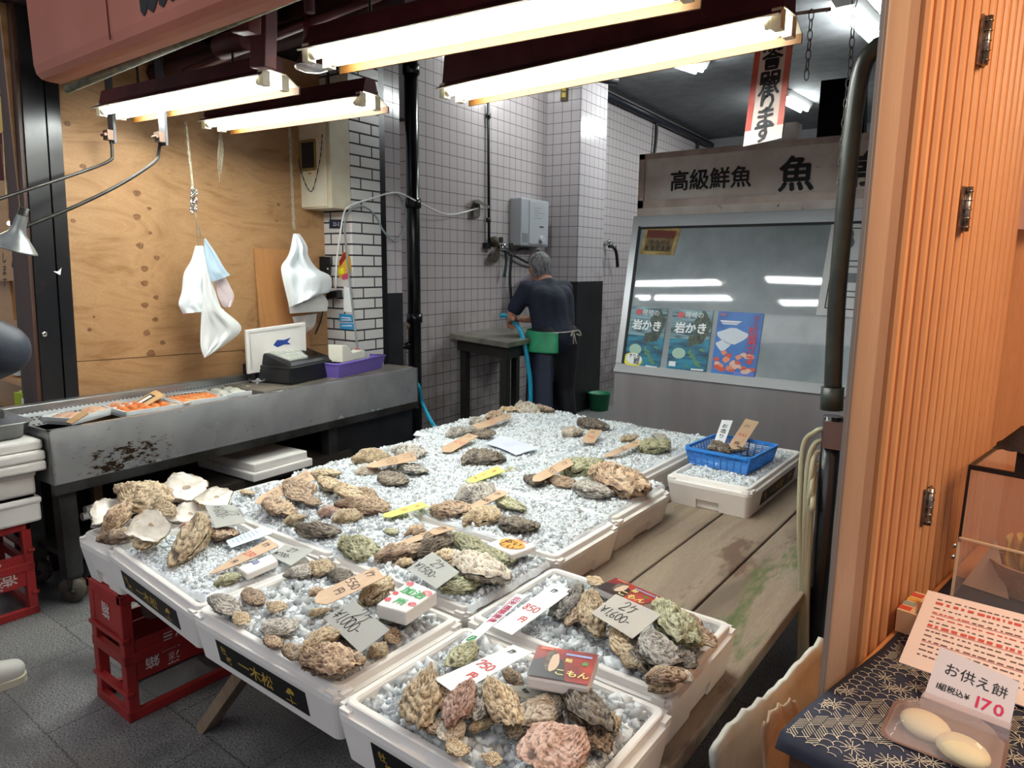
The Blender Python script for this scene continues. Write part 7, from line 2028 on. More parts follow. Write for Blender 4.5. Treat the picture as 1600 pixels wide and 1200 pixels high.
# red oyster packets
def packet(lab, px, z, h):
    P = [at(x, y, z=z) for x, y in px]
    r_, f = None, Face(*P, None, CAM)
    mb = MB(); n = Vector((0, 0, -h)); mb.hexa([p + n for p in P] + P)
    o = one('oyster_packet', lab, 'packet', mb, M('pale_tray', '#ddd6d2', .5), 'red oyster packets', bevel=.006)
    mb = MB(); mb.quad(*[f.p(f.W * a, f.H * b, .0022) for a, b in ((.01, .01), (.99, .01), (.99, .99), (.01, .99))])
    t_ = NT('packet_cover')
    cv = mb.build('cover_print', M('packet_red', '#7d1f1c', .3, var='#b23a24', scale=14), o)
    mb = MB(); mb.quad(*[f.p(f.W * a, f.H * b, .0026) for a, b in ((.01, .01), (.62, .01), (.5, .62), (.30, .72), (.01, .5))]); mb.build('dark_field', M('packet_dark', '#221a1c', .3, var='#33201c', scale=10), cv)
    mb = MB(); disc(mb, f, f.W * .30, f.H * .58, f.W * .10, f.H * .34, .003, 16, .1, 1); mb.build('shell_print', M('packet_shell', '#4a3c34', .4, var='#7a6a58', scale=60), cv)
    mb = MB(); disc(mb, f, f.W * .36, f.H * .50, f.W * .075, f.H * .30, .0034, 16, .1, 2); mb.build('meat_print', M('packet_meat', '#c9ae94', .4), cv)
    mb = MB(); font(mb, f, '殻', f.W * .52, f.H * .58, f.W * .12, 1, hgt=.0034); font(mb, f, 'こもん', f.W * .40, f.H * .16, f.W * .19, 1, hgt=.0034); mb.build('yellow_writing', M('packet_yellow', '#f0e48a', .4), cv)
    mb = MB(); disc(mb, f, f.W * .84, f.H * .60, f.W * .05, f.H * .08, .003, 6, .3); mb.build('green_mark', M('packet_green', '#3f8a3a', .4), cv)
    mb = MB(); mb.quad(*[f.p(f.W * a, f.H * b, .003) for a, b in ((.08, .88), (.34, .88), (.34, .96), (.08, .96))]); mb.build('title_strip', M('packet_salmon', '#d8705a', .4), cv)
    mb = MB(); mb.quad(*[f.p(f.W * a, f.H * b, .003) for a, b in ((.50, .80), (.92, .80), (.92, .86), (.50, .86))]); mb.build('blue_strip', M('packet_blue', '#8f9fd0', .4), cv)
packet('red and black oyster packet lying flat beside the 750 yen card', [(822, 1056), (920, 1073), (936, 1024), (840, 1009)], RIM + .095, .028)
packet('red oyster packet mostly hidden behind the beige 1,600 yen card', [(930, 918), (1000, 948), (1036, 935), (962, 903)], RIM + .045, .02)

# ------------------------------------------------------------------ blue basket with its two tags
c0, c1, c2 = at(1078, 724, z=RIM - .002), at(1166, 742, z=RIM - .002), at(1200, 708, z=RIM - .002)
ex = (c1 - c0); W_ = ex.length; ex.normalize(); ey = Vector((-ex.y, ex.x, 0)); D_ = .30
bsk = thing('blue_basket', 'blue plastic mesh basket on the ice of the far right foam box', 'basket', (c0 + c1) / 2)
m_bluep = M('blue_plastic', '#2f7fd0', .4)
B_ = lambda x, y, z: c0 + ex * x + ey * y + Vector((0, 0, z))
Hb = .082; fl = .018
mb = MB()
def side_pts(t_, z): 
    e = fl * z / Hb
    per = [(-e, -e), (W_ + e, -e), (W_ + e, D_ + e), (-e, D_ + e)]
    k = int(t_) % 4; fr = t_ - int(t_); a, b = per[k], per[(k + 1) % 4]
    return B_(a[0] + (b[0] - a[0]) * fr, a[1] + (b[1] - a[1]) * fr, z)
for k in range(9):
    z = .004 + (Hb - .012) * k / 8
    mb.tube([side_pts(t_, z) for t_ in (0, 1, 2, 3, 3.9999)], .0026, 5, smooth=False)
mb.build('mesh_rings', m_bluep, bsk)
mb = MB()
for s in range(4):
    n = 9 if s % 2 == 0 else 11
    for k in range(n): mb.tube([side_pts(s + k / n, 0.0), side_pts(s + k / n, Hb - .005)], .0035, 5)
mb.build('mesh_uprights', m_bluep, bsk)
mb = MB(); mb.hexa([B_(x, y, z) for z in (0, .004) for x, y in ((0, 0), (W_, 0), (W_, D_), (0, D_))]); mb.build('base', m_bluep, bsk)
mb = MB(); n = 24
for (o_, z) in ((.0, 0),): pass
ringp = lambda o_, z: [B_(W_ / 2 + x, D_ / 2 + y, z) for x, y in rrect(W_ + 2 * fl + 2 * o_, D_ + 2 * fl + 2 * o_, .03)]
vs = ringp(.0, Hb - .012) + ringp(.008, Hb - .012) + ringp(.008, Hb) + ringp(-.004, Hb) + ringp(-.004, Hb - .012)
mb.add(vs, [(i * n + k, i * n + (k + 1) % n, (i + 1) * n + (k + 1) % n, (i + 1) * n + k) for i in range(4) for k in range(n)]); mb.build('rim', m_bluep, bsk)
o, f = card('white_price_card', 'narrow white card with vertical black writing standing in the blue basket', [(1115, 692), (1130, 697), (1145, 657), (1128, 656)], (RIM + .07, RIM + .065, RIM + .155, RIM + .155), m_whitecard, .002, group='tags standing in the blue basket')
mb = MB(); font(mb, f, 'お造り', f.W * .2, f.H * .68, f.W * .6, 1, vertical=True, hgt=.001, lead=1.15); mb.build('black_writing', m_ink, o)
o, f = slip('wooden slip reading 1 for 900 yen standing in the blue basket', [(1136, 699), (1157, 704), (1186, 659), (1165, 654)], (RIM + .07, RIM + .062, RIM + .15, RIM + .155), [('1ケ', .25, .72, .42), ('円', .28, .14, .42)], [('900', .12, .42, .40)], rnd=.02)
o['group'] = 'tags standing in the blue basket'

# ------------------------------------------------------------------ the sweets stall on the right
TR = math.radians(9.0)
RO = Vector((-.239, 1.182, 0)) + Vector((math.cos(TR), -math.sin(TR), 0)) * .012; RD = Vector((math.sin(TR), math.cos(TR), 0)); RN = Vector((math.cos(TR), -math.sin(TR), 0))
def Rp(u, v, z): return RO + RD * u + RN * v + ZX * z
def rbox(mb, u0, u1, v0, v1, z0, z1, mi=0):
    return mb.hexa([Rp(u, v, z) for z in (z0, z1) for u, v in ((u0, v0), (u1, v0), (u1, v1), (u0, v1))], mi)
m_orange = wood_mat('varnished_cedar', '#cf8f5e', '#d69866', '#bd7d4c', 'z', 6, .08, dist=.6, rough=.42, bump=.08)
m_tan = wood_mat('plain_cedar', '#a5866f', '#ad8f78', '#977862', 'z', 4, .08, dist=.4, rough=.5, bump=.06)
scr = thing('slatted_screen', 'tall orange slatted wooden folding screen dividing the two stalls', 'screen', RO, 0)
mb = MB(); rbox(mb, 0, .088, -.003, .006, .0, 2.7); mb.build('stile', m_tan, scr, bevel=.003)
mb = MB(); rbox(mb, .088, .147, -.012, .0, .0, 2.7); mb.build('stile', wood_mat('darker_cedar', '#93705a', '#9b7862', '#83624e', 'z', 4, .08, dist=.4), scr)
mb = MB(); rbox(mb, -.003, 0, -.004, .002, 0, 2.7); mb.build('edge_strip', M('grey_metal_strip', '#97877c', .5, .2), scr)
pitch = .052; prof = []
u = .147; NS = 16
for k in range(NS):
    for (a, h) in ((0, -.018), (.22, -.018), (.26, .003), (.34, .009), (.48, .010), (.62, .009), (.70, .003), (.74, -.018)):
        prof.append((u + a * pitch, h))
    u += pitch
UE = u
prof = prof + [(UE, -.026), (.147, -.026)]
mb = MB(); mb.prism(prof, 0.0, 2.7, lambda a, b, c: Rp(a, b, c)); mb.build('slat_panel', m_orange, scr)
def r_v(px, py, v):
    p = on_plane(px, py, Rp(0, v, 0), RN) - RO; return p.dot(RD), p.z
m_hinge = M('hammered_hinge', '#9c9188', .3, .9, var='#6f655d', scale=60)
for (x0, y0, x1, y1) in ((1543, 25, 1535, 103), (1512, 292, 1505, 362), (1454, 762, 1446, 820)):
    a, b = r_v(x0, y0, .014), r_v(x1, y1, .014); hg = None
    mb = MB(); uu = (a[0] + b[0]) / 2; mb.tube([Rp(uu, .016, a[1]), Rp(uu, .016, b[1])], .0075, 8); rbox(mb, uu - .022, uu + .022, .009, .013, b[1], a[1])
    for k in range(5):
        z = b[1] + (a[1] - b[1]) * (k + .5) / 5
        mb.tube([Rp(uu, .016, z - .001), Rp(uu, .016, z + .001)], .009, 8)
    mb.build('hinge', m_hinge, scr)
# wall of the sweets stall behind the screen
mb = MB(); rbox(mb, UE + .01, UE + .05, -.05, 1.6, 0, 2.9); struct('wall_stall', mb, m_orange)
mb = MB()
a = r_v(1568, 75, .02); b = r_v(1549, 277, .02)
rbox(mb, UE + .004, UE + .012, .012, .020, b[1], a[1])
one('door_gap', 'narrow dark slot in the orange wall beside the folding screen', 'slot', mb, M('slot_dark', '#2a170c', .6))
mb = MB(); rbox(mb, UE + .0, UE + .012, .024, .10, b[1] - .02, a[1] + .3); one('sliding_board', 'smooth orange board beside the dark slot in the wall', 'board', mb, wood_mat('smooth_cedar', '#b8763c', '#bf7d42', '#a8682f', 'z', 4, .06, dist=.3))
q = [on_plane(x, y, Rp(UE - .01, 0, 0), RD) for x, y in ((1588, 358), (1640, 362), (1650, 225), (1598, 232))]
mb = MB(); mb.hexa(q + [p - RD * .015 for p in q]); one('framed_picture', 'pinkish framed sheet cut off by the right edge of the view', 'picture', mb, M('pink_sheet_frame', '#c9a092', .5))

# counter with the indigo cloth
TZ = .80
tab = thing('sweets_table', 'dark wooden display table of the sweets stall with a light wooden top', 'table', Rp(.4, .4, 0))
m_toplight = wood_mat('light_top', '#c98752', '#d2925d', '#b97645', 'y', 5, .1, dist=.4, rough=.4)
mb = MB(); rbox(mb, -.17, UE, .012, 1.0, TZ - .022, TZ - .002); mb.build('table_top', m_toplight, tab, bevel=.004)
m_dkw = wood_mat('dark_table_wood', '#6b4a34', '#7a5640', '#3a2519', 'x', 6, .1, dist=1)
mb = MB(); rbox(mb, -.16, -.14, .02, 1.0, TZ - .30, TZ - .022); rbox(mb, -.14, UE - .1, .02, .04, TZ - .30, TZ - .022); mb.build('apron', m_dkw, tab)
for (u_, v_) in ((-.13, .05), (-.13, .95), (.8, .05), (.8, .95)):
    mb = MB(); rbox(mb, u_ - .03, u_ + .03, v_ - .03, v_ + .03, 0, TZ - .022); mb.build('leg', m_dkw, tab)
mb = MB()
def cl(a, b):
    u_ = -.178 + (.85) * b; v_ = .004 + .022 * min(1, max(0, (u_ + .10) / .3)) + .98 * a
    return Rp(u_, v_, TZ + .0035 + .0015 * math.sin(9 * a + 5 * b) - (.02 * max(0, 1 - (u_ + .178) / .006) if u_ < -.172 else 0))
mb.grid(cl, 40, 60)
m_indigo = M('indigo_cotton', '#2c2f42', .85, var='#262936', scale=7, bump=.3, bscale=500, bdist=.001)
clo = one('table_cloth', 'indigo table cloth with white stitched star and wave patterns on the sweets table', 'cloth', mb, m_indigo, solid=.002)
fc = Face(Rp(-.178, .004, TZ + .0065), Rp(-.178, .98, TZ + .0065), Rp(.672, .98, TZ + .0065), Rp(-.178 + .85, .004, TZ + .0065))
mb = MB(); w_ = .0011
def seg(p, q, w=w_):
    if min(p[0], q[0]) < .006 + .024 * min(1, max(0, (p[1] - .07) / .3)) or max(p[0], q[0]) > .60 or min(p[1], q[1]) < .012 or max(p[1], q[1]) > .62: return
    ribbon(mb, fc, [p, q], w, .0012)
S = .0175
for i in range(48):
    for j in range(50):
        x, y = i * S * .87, j * S + (i % 2) * S / 2
        if x > .5 or y > .55: continue
        kind = mnoise.noise(Vector((x * 9, y * 9, 2.2)))
        if kind > .12:              # star blossoms
            if (i + 2 * j) % 3 == 0:
                for k in range(10):
                    a = math.pi * 2 * k / 10; seg((x + .002 * math.cos(a), y + .002 * math.sin(a)), (x + .017 * math.cos(a), y + .017 * math.sin(a)), .0012)
        elif kind > -.12:           # overlapping arcs
            for k in range(3):
                a0_ = math.pi * 2 * k / 6 + .3
                pts = [(x + S * .55 * math.cos(a0_ + t_), y + S * .55 * math.sin(a0_ + t_)) for t_ in (0, .5, 1.0)]
                for p, q in zip(pts[:-1], pts[1:]): seg(p, q)
        else:                       # key pattern strokes
            sg = 1 if (i // 2 + j // 2) % 2 else -1
            for k in range(3): seg((x - .007, y - .007 * sg + .006 * k - .006), (x + .007, y + .007 * sg + .006 * k - .006))
mb.build('stitched_pattern', M('stitch_white', '#cbbfa8', .8), clo)

# pink notice, small sign, rice cakes, patterned carton
Zt = TZ + .006
def slab(name, label, cat, px, zs, mat, th=.003, group=None):
    P = quad_px(px, zs)
    f = Face(*P, None, CAM); mb = MB(); mb.hexa([p - f.n * th for p in P] + P)
    return one(name, label, cat, mb, mat, group), f
q0 = Loc(*foot((1404, 955), (1420, 983), (1470, 985), Zt)); q0 = Loc(at(1398, 985, z=Zt), RD, RN, .10, .08)
mb = MB(); q0.box(mb, 0, .11, 0, .09, 0, .045); o = one('patterned_carton', 'small carton with orange, grey and red checks behind the pink notice', 'carton', mb, M('carton_cream', '#d9b48c', .6))
mb = MB()
for k in range(12):
    i, j = k % 4, k // 4; q0.box(mb, .008 + .025 * i, .026 + .025 * i, -.001 + .03 * j, .02 + .03 * j, .045, .0458, k % 3)
for k in range(4): q0.box(mb, .008 + .025 * k, .026 + .025 * k, -.0008, .0, .01 + .015 * (k % 2), .026 + .015 * (k % 2), (k + 1) % 3)
mb.build('check_print', [M('check_red', '#c8503c', .6), M('check_grey', '#8f9a92', .6), M('check_amber', '#d9a24e', .6)], o)
o, f = slab('pink_notice', 'pink printed notice leaning against the carton and acrylic case', 'notice', [(1404, 1034), (1640, 1118), (1650, 973), (1450, 922)], (Zt + .004, Zt + .004, Zt + .075, Zt + .075), M('pink_paper', '#ecd8cf', .6))
mb = MB(); mr = MB(); R_ = random.Random(5)
for k in range(13):
    v = .90 - .062 * k
    x = .10
    while x < .92:
        L_ = R_.uniform(.015, .06)
        (mr if k in (1, 4, 6) or (k == 3 and x < .4) else mb).quad(*[f.p(f.W * a, f.H * b, .0008) for a, b in ((x, v), (min(x + L_, .96), v), (min(x + L_, .96), v + (.032 if k in (1, 6) else .014)), (x, v + (.032 if k in (1, 6) else .014)))])
        x += L_ + R_.uniform(.008, .03)
    if k in (3, 6, 9): mr.quad(*[f.p(f.W * a, f.H * b, .0008) for a, b in ((.1, v - .014), (.9, v - .014), (.9, v - .009), (.1, v - .009))])
mb.build('black_lines', M('print_brown', '#6f5550', .7), o); mr.build('red_lines', M('print_red', '#cf5a50', .7), o)
o, f = slab('price_sign', 'small white sign reading offering rice cakes, 170 yen a pair', 'price sign', [(1443, 1088), (1577, 1140), (1593, 1066), (1470, 1010)], (Zt + .010, Zt + .010, Zt + .07, Zt + .07), M('sign_white', '#dcd3d6', .5))
mb = MB(); font(mb, f, 'お供え餅', f.W * .13, f.H * .56, f.W * .195, 0, hgt=.0008); font(mb, f, '1組税込¥', f.W * .10, f.H * .24, f.W * .105, 1, hgt=.0008); mb.build('black_writing', m_ink, o)
mb = MB(); font(mb, f, '170', f.W * .575, f.H * .17, f.W * .24, 1, hgt=.0008, sx=1.05); mb.build('red_price', M('pink_red_ink', '#d6305a', .5), o)
P0_ = at(1440, 1096, z=Zt); mb = MB(); a_ = at(1440, 1094, z=Zt + .012); b_ = at(1578, 1146, z=Zt + .012); mb.bar(a_, b_, .02, .022); mb.build('acrylic_foot', M('clear_acrylic', '#d9ccd0', .08, alpha=.45), o)
pk = thing('rice_cake_pack', 'clear plastic pack holding two round white rice cakes', 'pack', at(1475, 1150, z=Zt))
c_ = Loc(at(1392, 1134, z=Zt + .002), (at(1556, 1196, z=Zt) - at(1392, 1134, z=Zt)).normalized(), Vector((0, 0, 0)), 1, 1)
ex = c_.ex; ey = Vector((-ex.y, ex.x, 0)); W_ = (at(1556, 1200, z=Zt) - at(1392, 1134, z=Zt)).length
c_ = Loc(c_.b, ex, ey, W_, .075)
cl0 = Loc(c_.b - ey * .03, ex, ey, W_, .10)
mb = MB()
vs = []; n = 24
for (o_, z) in ((.006, .002), (0, .004), (-.008, .022), (-.02, .034)): vs += [cl0.p(W_ / 2 + x, .05 + y, z) for x, y in rrect(W_ + 2 * o_, .105 + 2 * o_, .02)]
mb.add(vs, [(i * n + k, i * n + (k + 1) % n, (i + 1) * n + (k + 1) % n, (i + 1) * n + k) for i in range(3) for k in range(n)] + [tuple(range(3 * n, 4 * n))], 0, True)
mb.build('clear_lid', M('clear_pack_film', '#f2e6e2', .06, alpha=.22, spec=.9), pk)
mb = MB(); vs = ([cl0.p(W_ / 2 + x, .05 + y, .0025) for x, y in rrect(W_ + .02, .125, .02)]); mb.add(vs, [tuple(range(n))]); mb.build('tray_base', M('pack_base', '#8d6f66', .2, alpha=.75), pk)
for k, (x, y) in enumerate(((1446, 1133), (1504, 1172))):
    c0 = at(x, y, z=Zt + .014); mb = MB(); mb.ball(c0, (.036, .030, .016), 24, 14, 0, rotz(.1 - .6)); one('rice_cake', ('left' if k == 0 else 'right') + ' of two ivory rice cakes in the clear plastic pack', 'rice cake', mb, M('ivory_mochi', '#e6d5ae', .6, sub=.2), 'rice cakes in the pack')

# acrylic case with the wicker basket inside
cs = Loc(at(1487, 930, z=Zt), RN, RD, .42, .36)
ac = thing('acrylic_case', 'clear acrylic display case with black edges at the right of the sweets table', 'display case', cs.p(.2, .18, 0))
Hc = .285; lean = .02
m_acr = M('acrylic_sheet', '#f0e0d4', .05, alpha=.09, spec=.7)
K = lambda x, y, z: cs.p(x + lean * z / Hc * 0 + .0, y + lean * z / Hc, z)
for a in ((K(0, 0, 0), K(cs.w, 0, 0), K(cs.w, 0, Hc), K(0, 0, Hc)), (K(0, 0, 0), K(0, cs.d, 0), K(0, cs.d, Hc), K(0, 0, Hc)), (K(0, 0, Hc), K(cs.w, 0, Hc), K(cs.w, cs.d, Hc), K(0, cs.d, Hc))):
    mb = MB(); mb.quad(*a); mb.build('acrylic_panel', m_acr, ac, solid=.003)
mb = MB(); mb.bar(K(0, 0, Hc), K(cs.w, 0, Hc), .008, .010); mb.bar(K(0, 0, Hc), K(0, cs.d, Hc), .006, .006); mb.bar(K(0, 0, .12), K(0, 0, Hc), .005, .005); mb.build('black_edge', M('edge_black', '#1a1411', .4), ac)
mb = MB(); mb.bar(K(0, -.003, .13), K(cs.w, -.003, .13), .005, .004); mb.bar(K(0, 0, 0), K(0, 0, .13), .005, .005); mb.build('bright_edge', M('edge_clear', '#e6c9a6', .1), ac)
for z in (.085, .11): mb = MB(); mb.ball(K(-.008, .0, z), .006, 8, 6); mb.build('hinge', m_chrome, ac)
wk = thing('wicker_basket', 'woven cane basket of golden wrapped sweets inside the acrylic case', 'basket', K(.2, .12, .0))
mb = MB(); c0 = K(.125, .13, .004)
for k in range(12): mb.tube([c0 + RN * (.07 + .002 * k) * math.cos(a) + RD * (.055 + .002 * k) * math.sin(a) + ZX * (.006 * k) for a in np.linspace(0, 2 * math.pi, 25)], .0035, 5)
mb.build('weave', M('cane', '#b98d6e', .6, var='#a27557', scale=30), wk)
for k in range(7):
    mb = MB(); b0 = c0 + RN * (-.05 + .017 * k) + RD * (.012 * ((k * 5) % 3 - 1)) + ZX * .03
    mb.grid(lambda a, b: b0 + RN * ((a - .5) * .03 * (1 + .4 * math.sin(6 * b))) + RD * (.012 * math.sin(9 * a + 4 * b + k)) + ZX * (.085 * b + .012 * math.sin(a * 5 + k)), 6, 8)
    one('wrapped_sweet', ORD[k] + ' of the golden cellophane wraps standing in the cane basket' if k else 'leftmost of the golden cellophane wraps standing in the cane basket', 'sweet', mb, M('gold_cellophane', '#c9933f', .2, var='#e0b868', scale=20, alpha=.85), 'wrapped sweets in the cane basket')
mb = MB(); c1_ = K(.045, .08, .0); mb.add([c1_ + RN * x + RD * y + ZX * z for x, y, z in ((-.045, 0, .0), (.045, -.01, 0), (.03, .05, 0), (-.03, .05, 0), (.004, .02, .115))], [(0, 1, 4), (1, 2, 4), (2, 3, 4), (3, 0, 4), (3, 2, 1, 0)]); one('folded_packet', 'pale pointed paper packet standing left of the cane basket in the case', 'packet', mb, M('pale_pink_packet', '#c9a48a', .6))
mb = MB(); b0 = K(.15, .28, .004); mb.hexa([b0 + RN * x + RD * y + ZX * z for z in (0, .22) for x, y in ((0, 0), (.25, 0), (.25, .02), (0, .02))]); one('dark_tray', 'dark brown upright tray at the back of the acrylic case', 'tray', mb, M('tray_brown', '#6a4a3c', .5, var='#5a3d31', scale=8))
mb = MB(); b0 = at(1590, 700, z=TZ + Hc + .06)
mb.grid(lambda a, b: b0 + RN * (.12 * (a - .3)) + RD * (.09 * (b - .4)) + ZX * (.05 * math.sin(math.pi * a) * math.sin(math.pi * b) + .012 * mnoise.noise(Vector((a * 6, b * 6, 1)))), 14, 12); 
for k in range(4): pass
mb.span((b0.x - .0, b0.y - .02, TZ + Hc + .005), (b0.x + .08, b0.y + .04, b0.z + .005))
one('dark_pouch', 'dark brown pouch lying on top of the acrylic case at the right edge', 'pouch', mb, M('dark_fur', '#2b1a14', .8, var='#1f120e', scale=40, bump=.5, bscale=120))

# torn white board and sacking between the two tables
def torn(name, label, cat, top, zt, low, zl_, mat, seed, th=.012):
    mb = MB(); R2 = random.Random(seed); n = 22
    tp = [at(x, y, z=zt) for x, y in top]; lp = [at(x, y, z=zl_) for x, y in low]
    def pk(P, t_): i = t_ * (len(P) - 1); k = min(int(i), len(P) - 2); return P[k].lerp(P[k + 1], i - k)
    jt = [R2.uniform(-.008, .008) for _ in range(n + 1)]
    def fn(a, b):
        p = pk(tp, a).lerp(pk(lp, a), 1 - b); k = int(round(a * n))
        return p + ZX * (jt[k] * b) + RN * .006 * mnoise.noise(Vector((a * 4, b * 4, seed)))
    mb.grid(fn, n, 8); return one(name, label, cat, mb, mat, solid=th)
torn('torn_board', 'torn white foam board leaning between the plank table and the sweets table', 'board', [(1112, 1172), (1150, 1120), (1195, 1092), (1240, 1045), (1282, 998)], .55, [(1130, 1330), (1190, 1280), (1240, 1220), (1300, 1140), (1330, 1100)], .20, M('dirty_white_board', '#cfd0c8', .7, var='#b9a893', scale=3), 3)
torn('torn_carton', 'brown torn cardboard flap standing in front of the torn white board', 'cardboard', [(1192, 1135), (1205, 1112), (1222, 1100), (1243, 1092)], .62, [(1200, 1290), (1225, 1260), (1250, 1230), (1268, 1200)], .35, M('torn_cardboard', '#bca48c', .8, var='#a0836a', scale=8), 8, .006)

# ------------------------------------------------------------------ the stall next door on the left
m_pale = wood_mat('pale_counter_wood', '#c99a67', '#d3a673', '#b08250', 'x', 4, .1, dist=.8)
NY = 2.5
npx = lambda x, y, yy=NY: at(x, y, y=yy)
a_, b_ = npx(-60, 700), npx(75, 60)
mb = MB(); mb.span((a_.x - 1.5, NY, 0), (npx(70, 400).x, NY + .08, 2.35)); struct('wall_neighbour', mb, m_pale, origin=False)
def npanel(name, label, cat, px, yy, mat, th=.02, group=None):
    P = [at(x, y, y=yy) for x, y in px]; f = Face(*P, None, CAM); mb = MB(); mb.hexa([p - f.n * th for p in P] + P)
    return one(name, label, cat, mb, mat, group), f
o, f = npanel('yellow_banner', 'yellow hanging paper banner with black brush writing at the upper left edge', 'banner', [(-14, 208), (24, 207), (16, 25), (-20, 20)], 1.9, M('yellow_paper', '#d9b45c', .7, var='#e3c77e', scale=4), .002)
mb = MB()
for st in ([(.52, .97), (.56, .8), (.45, .76), (.75, .72)], [(.45, .62), (.8, .56), (.7, .48), (.5, .47)], [(.75, .45), (.70, .36), (.95, .42)], [(.85, .34), (.97, .26), (.88, .14), (.72, .18), (.8, .28)], [(.45, .34), (.56, .24), (.52, .12)]):
    ribbon(mb, f, cat2([(f.W * a, f.H * b) for a, b in st]), .014, .002)
mb.build('brush_writing', m_ink, o)
npanel('maroon_cloth', 'dark maroon cloth strip behind the cords at the left edge', 'cloth', [(-20, 282), (40, 282), (34, 205), (-20, 205)], 2.3, M('maroon_cloth', '#5a2020', .8), .004)
o, f = npanel('shop_sign', 'pale wooden sign with a black character behind the bell lamp', 'sign', [(-40, 440), (43, 438), (38, 288), (-40, 288)], 2.2, m_pale, .02)
mb = MB(); u0 = f.W * .73; font(mb, f, '屋', u0, f.H * .17, f.W * .25, 1, hgt=.003); mb.build('black_character', m_ink, o)
mb = MB(); font(mb, f, 'します', f.W * .56, f.H * .20, f.W * .09, 0, vertical=True, hgt=.003); mb.build('small_writing', m_ink, o)
mb = MB(); mb.span((npx(-60, 590, 2.0).x - 1, 2.0, npx(20, 594, 2.0).z - .03), (npx(54, 590, 2.0).x, 2.45, npx(20, 594, 2.0).z)); one('neighbour_counter', 'pale wooden counter top of the next stall behind the black post', 'counter', mb, m_pale)
npanel('wooden_stud', 'vertical pale wooden stud of the next stall behind the person\'s arm', 'stud', [(2, 500), (22, 500), (14, 438), (-2, 438)], 2.35, m_pale, .03)
m_bulb = tube_mat('lit_warm_bulb', 0.0)
t = NT('warm_bulb'); t.set(Emission_Color=(1.0, .80, .52, 1), Emission_Strength=22.0); m_bulb = t.m
for k, (x, y, r_, lab) in enumerate(((22, 320, .022, 'large lit warm bulb left of the black post'), (15, 349, .014, 'small lit warm bulb just above the bell lamp'), (27, 352, .010, 'tiny lit warm bulb right above the bell lamp rim'))):
    c0 = npx(x, y, 1.75); r = thing('light_bulb', lab, 'light bulb', c0, 0, 'warm bulbs of the next stall')
    mb = MB(); mb.ball(c0, r_, 14, 10); mb.build('glass_bulb', m_bulb, r)
    mb = MB(); mb.tube([c0 + ZX * r_ * .8, c0 + ZX * r_ * 2.2], r_ * .5, 10); mb.tube([c0 + ZX * r_ * 2, c0 + ZX * .5], .003, 5); mb.build('socket', M('brass_socket', '#8a6a48', .4, .6), r)
for k in range(3):
    mb = MB(); mb.tube([npx(4 + 5 * k, 205, 1.72), npx(10 + 5 * k, 310, 1.72)], .004, 6); one('dangling_rope', ('left', 'middle', 'right')[k] + ' of three pale cords hanging below the yellow banner', 'cord', mb, m_rope, 'cords under the yellow banner')
mb = MB(); c0 = npx(30, 585, 2.1)
mb.grid(lambda a, b: c0 + Vector((.16 * (a - .5), .08 * (b - .5), .03 * math.sin(math.pi * a) * math.sin(math.pi * b))), 10, 6); one('fish_tray', 'pale object wrapped in film on the counter of the next stall', 'packaging', mb, M('film_grey', '#b9b7b2', .3))

# ------------------------------------------------------------------ passer-by at the left edge (mostly outside the view)
d = Vector((.12, 1, 0)).normalized(); l = Vector((-d.y, d.x, 0))
PBx = Vector((-3.15, .60, 0))
J = lambda a, b, h: PBx + d * a + l * b + ZX * h
pr = thing('person', 'passer-by in dark jacket, black trousers and white shoes, cut off by the left edge', 'person', PBx, math.atan2(d.y, d.x))
elb = at(33, 546, y=.93); elb = elb - RIGHT * .075
m_jacket = M('dark_slate_jacket', '#363c49', .5, var='#2c313c', scale=4, bump=.25, bscale=12, bdist=.02)
hd = J(.03, 0, 1.56); neck = J(0, 0, 1.42)
sh_r, sh_l = J(0, -.18, 1.37), J(0, .18, 1.37); el_l = J(.05, .30, 1.12); wr_r = J(.10, .16, 1.0); wr_l = J(.12, .26, .98)
hip_r, hip_l = J(0, -.10, .90), J(0, .10, .90)
fo_r = Vector((at(-62, 1072, z=.05).x, at(-62, 1072, z=.05).y, 0)); kn_r = (hip_r + fo_r) / 2 + d * .03; kn_r.z = .48; an_r = fo_r + ZX * .09
kn_l, an_l = J(.0, .16, .48), J(-.06, .24, .09)
mb = MB(); P_ = head(mb, hd, d); chain_caps(mb, [neck - ZX * .04, hd - ZX * .06], [.056, .054])
chain_caps(mb, [neck, J(.01, 0, 1.22), J(0, 0, .95)], [.08, .12, .13])
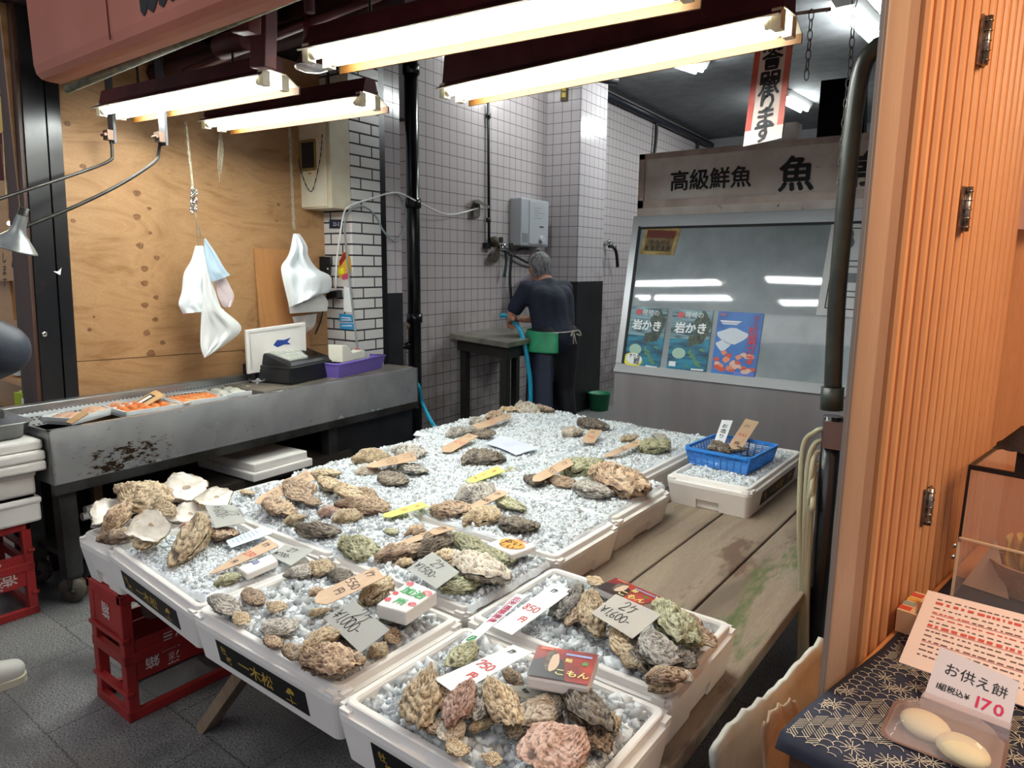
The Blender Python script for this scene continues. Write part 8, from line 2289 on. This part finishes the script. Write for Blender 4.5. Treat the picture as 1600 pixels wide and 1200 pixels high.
for s_, e_, w_ in ((sh_r, elb, wr_r), (sh_l, el_l, wr_l)): chain_caps(mb, [neck - ZX * .05, s_, e_, w_], [.07, .05, .038, .028]); hand(mb, w_, w_ + (w_ - e_).normalized() * .1, ZX, l)
for h_, k_, a_ in ((hip_r, kn_r, an_r), (hip_l, kn_l, an_l)): chain_caps(mb, [h_, k_, a_], [.085, .055, .038])
skinned('body', mb, m_skin, pr, .009, 3); face_bits(P_, pr, d)
mb = MB(); R_ = Matrix((d, l, ZX)).transposed(); mb.ball(hd + ZX * .04 - d * .015, (.106, .09, .095), 16, 10, 0, R_); mb.ball(hd - d * .035 - ZX * .02, (.078, .082, .085), 14, 8, 0, R_)
o = skinned('hair', mb, M('dark_hair', '#1c1714', .6), pr, .01, 2)
mb = MB(); chain_caps(mb, [neck - ZX * .03, J(0, 0, 1.2), J(0, 0, .88)], [.10, .165, .17])
for b_ in (-1, 1): chain_caps(mb, [J(0, b_ * .09, 1.27), J(0, b_ * .08, .92)], [.12, .125])
for s_, e_, w_ in ((sh_r, elb, wr_r), (sh_l, el_l, wr_l)): chain_caps(mb, [s_, e_, e_.lerp(w_, .9)], [.10, .098, .06])
skinned('jacket', mb, m_jacket, pr, .012, 5)
mb = MB()
for h_, k_, a_ in ((hip_r, kn_r, an_r), (hip_l, kn_l, an_l)): chain_caps(mb, [h_, k_, a_ + ZX * .03], [.12, .088, .085])
chain_caps(mb, [hip_r, hip_l], [.12, .12]); skinned('trousers', mb, m_blacktr, pr, .014, 4)
for a_ in (an_r, an_l):
    mb = MB(); chain_caps(mb, [a_ - ZX * .035 - d * .05, a_ + d * .04 - ZX * .03, a_ + d * .15 - ZX * .045], [.046, .048, .04]); sh_ = skinned('shoe', mb, M('white_leather', '#d9d8d0', .5), pr, .01, 3)
    mb = MB(); mb.prism([(a * 1.0, b) for a, b in rrect(.27, .088, .04)], .0, .026, lambda u, v, w: Vector((a_.x, a_.y, 0)) + d * (u + .055) + l * v + ZX * w); mb.build('sole', M('cream_sole', '#cfc9b4', .6), sh_)
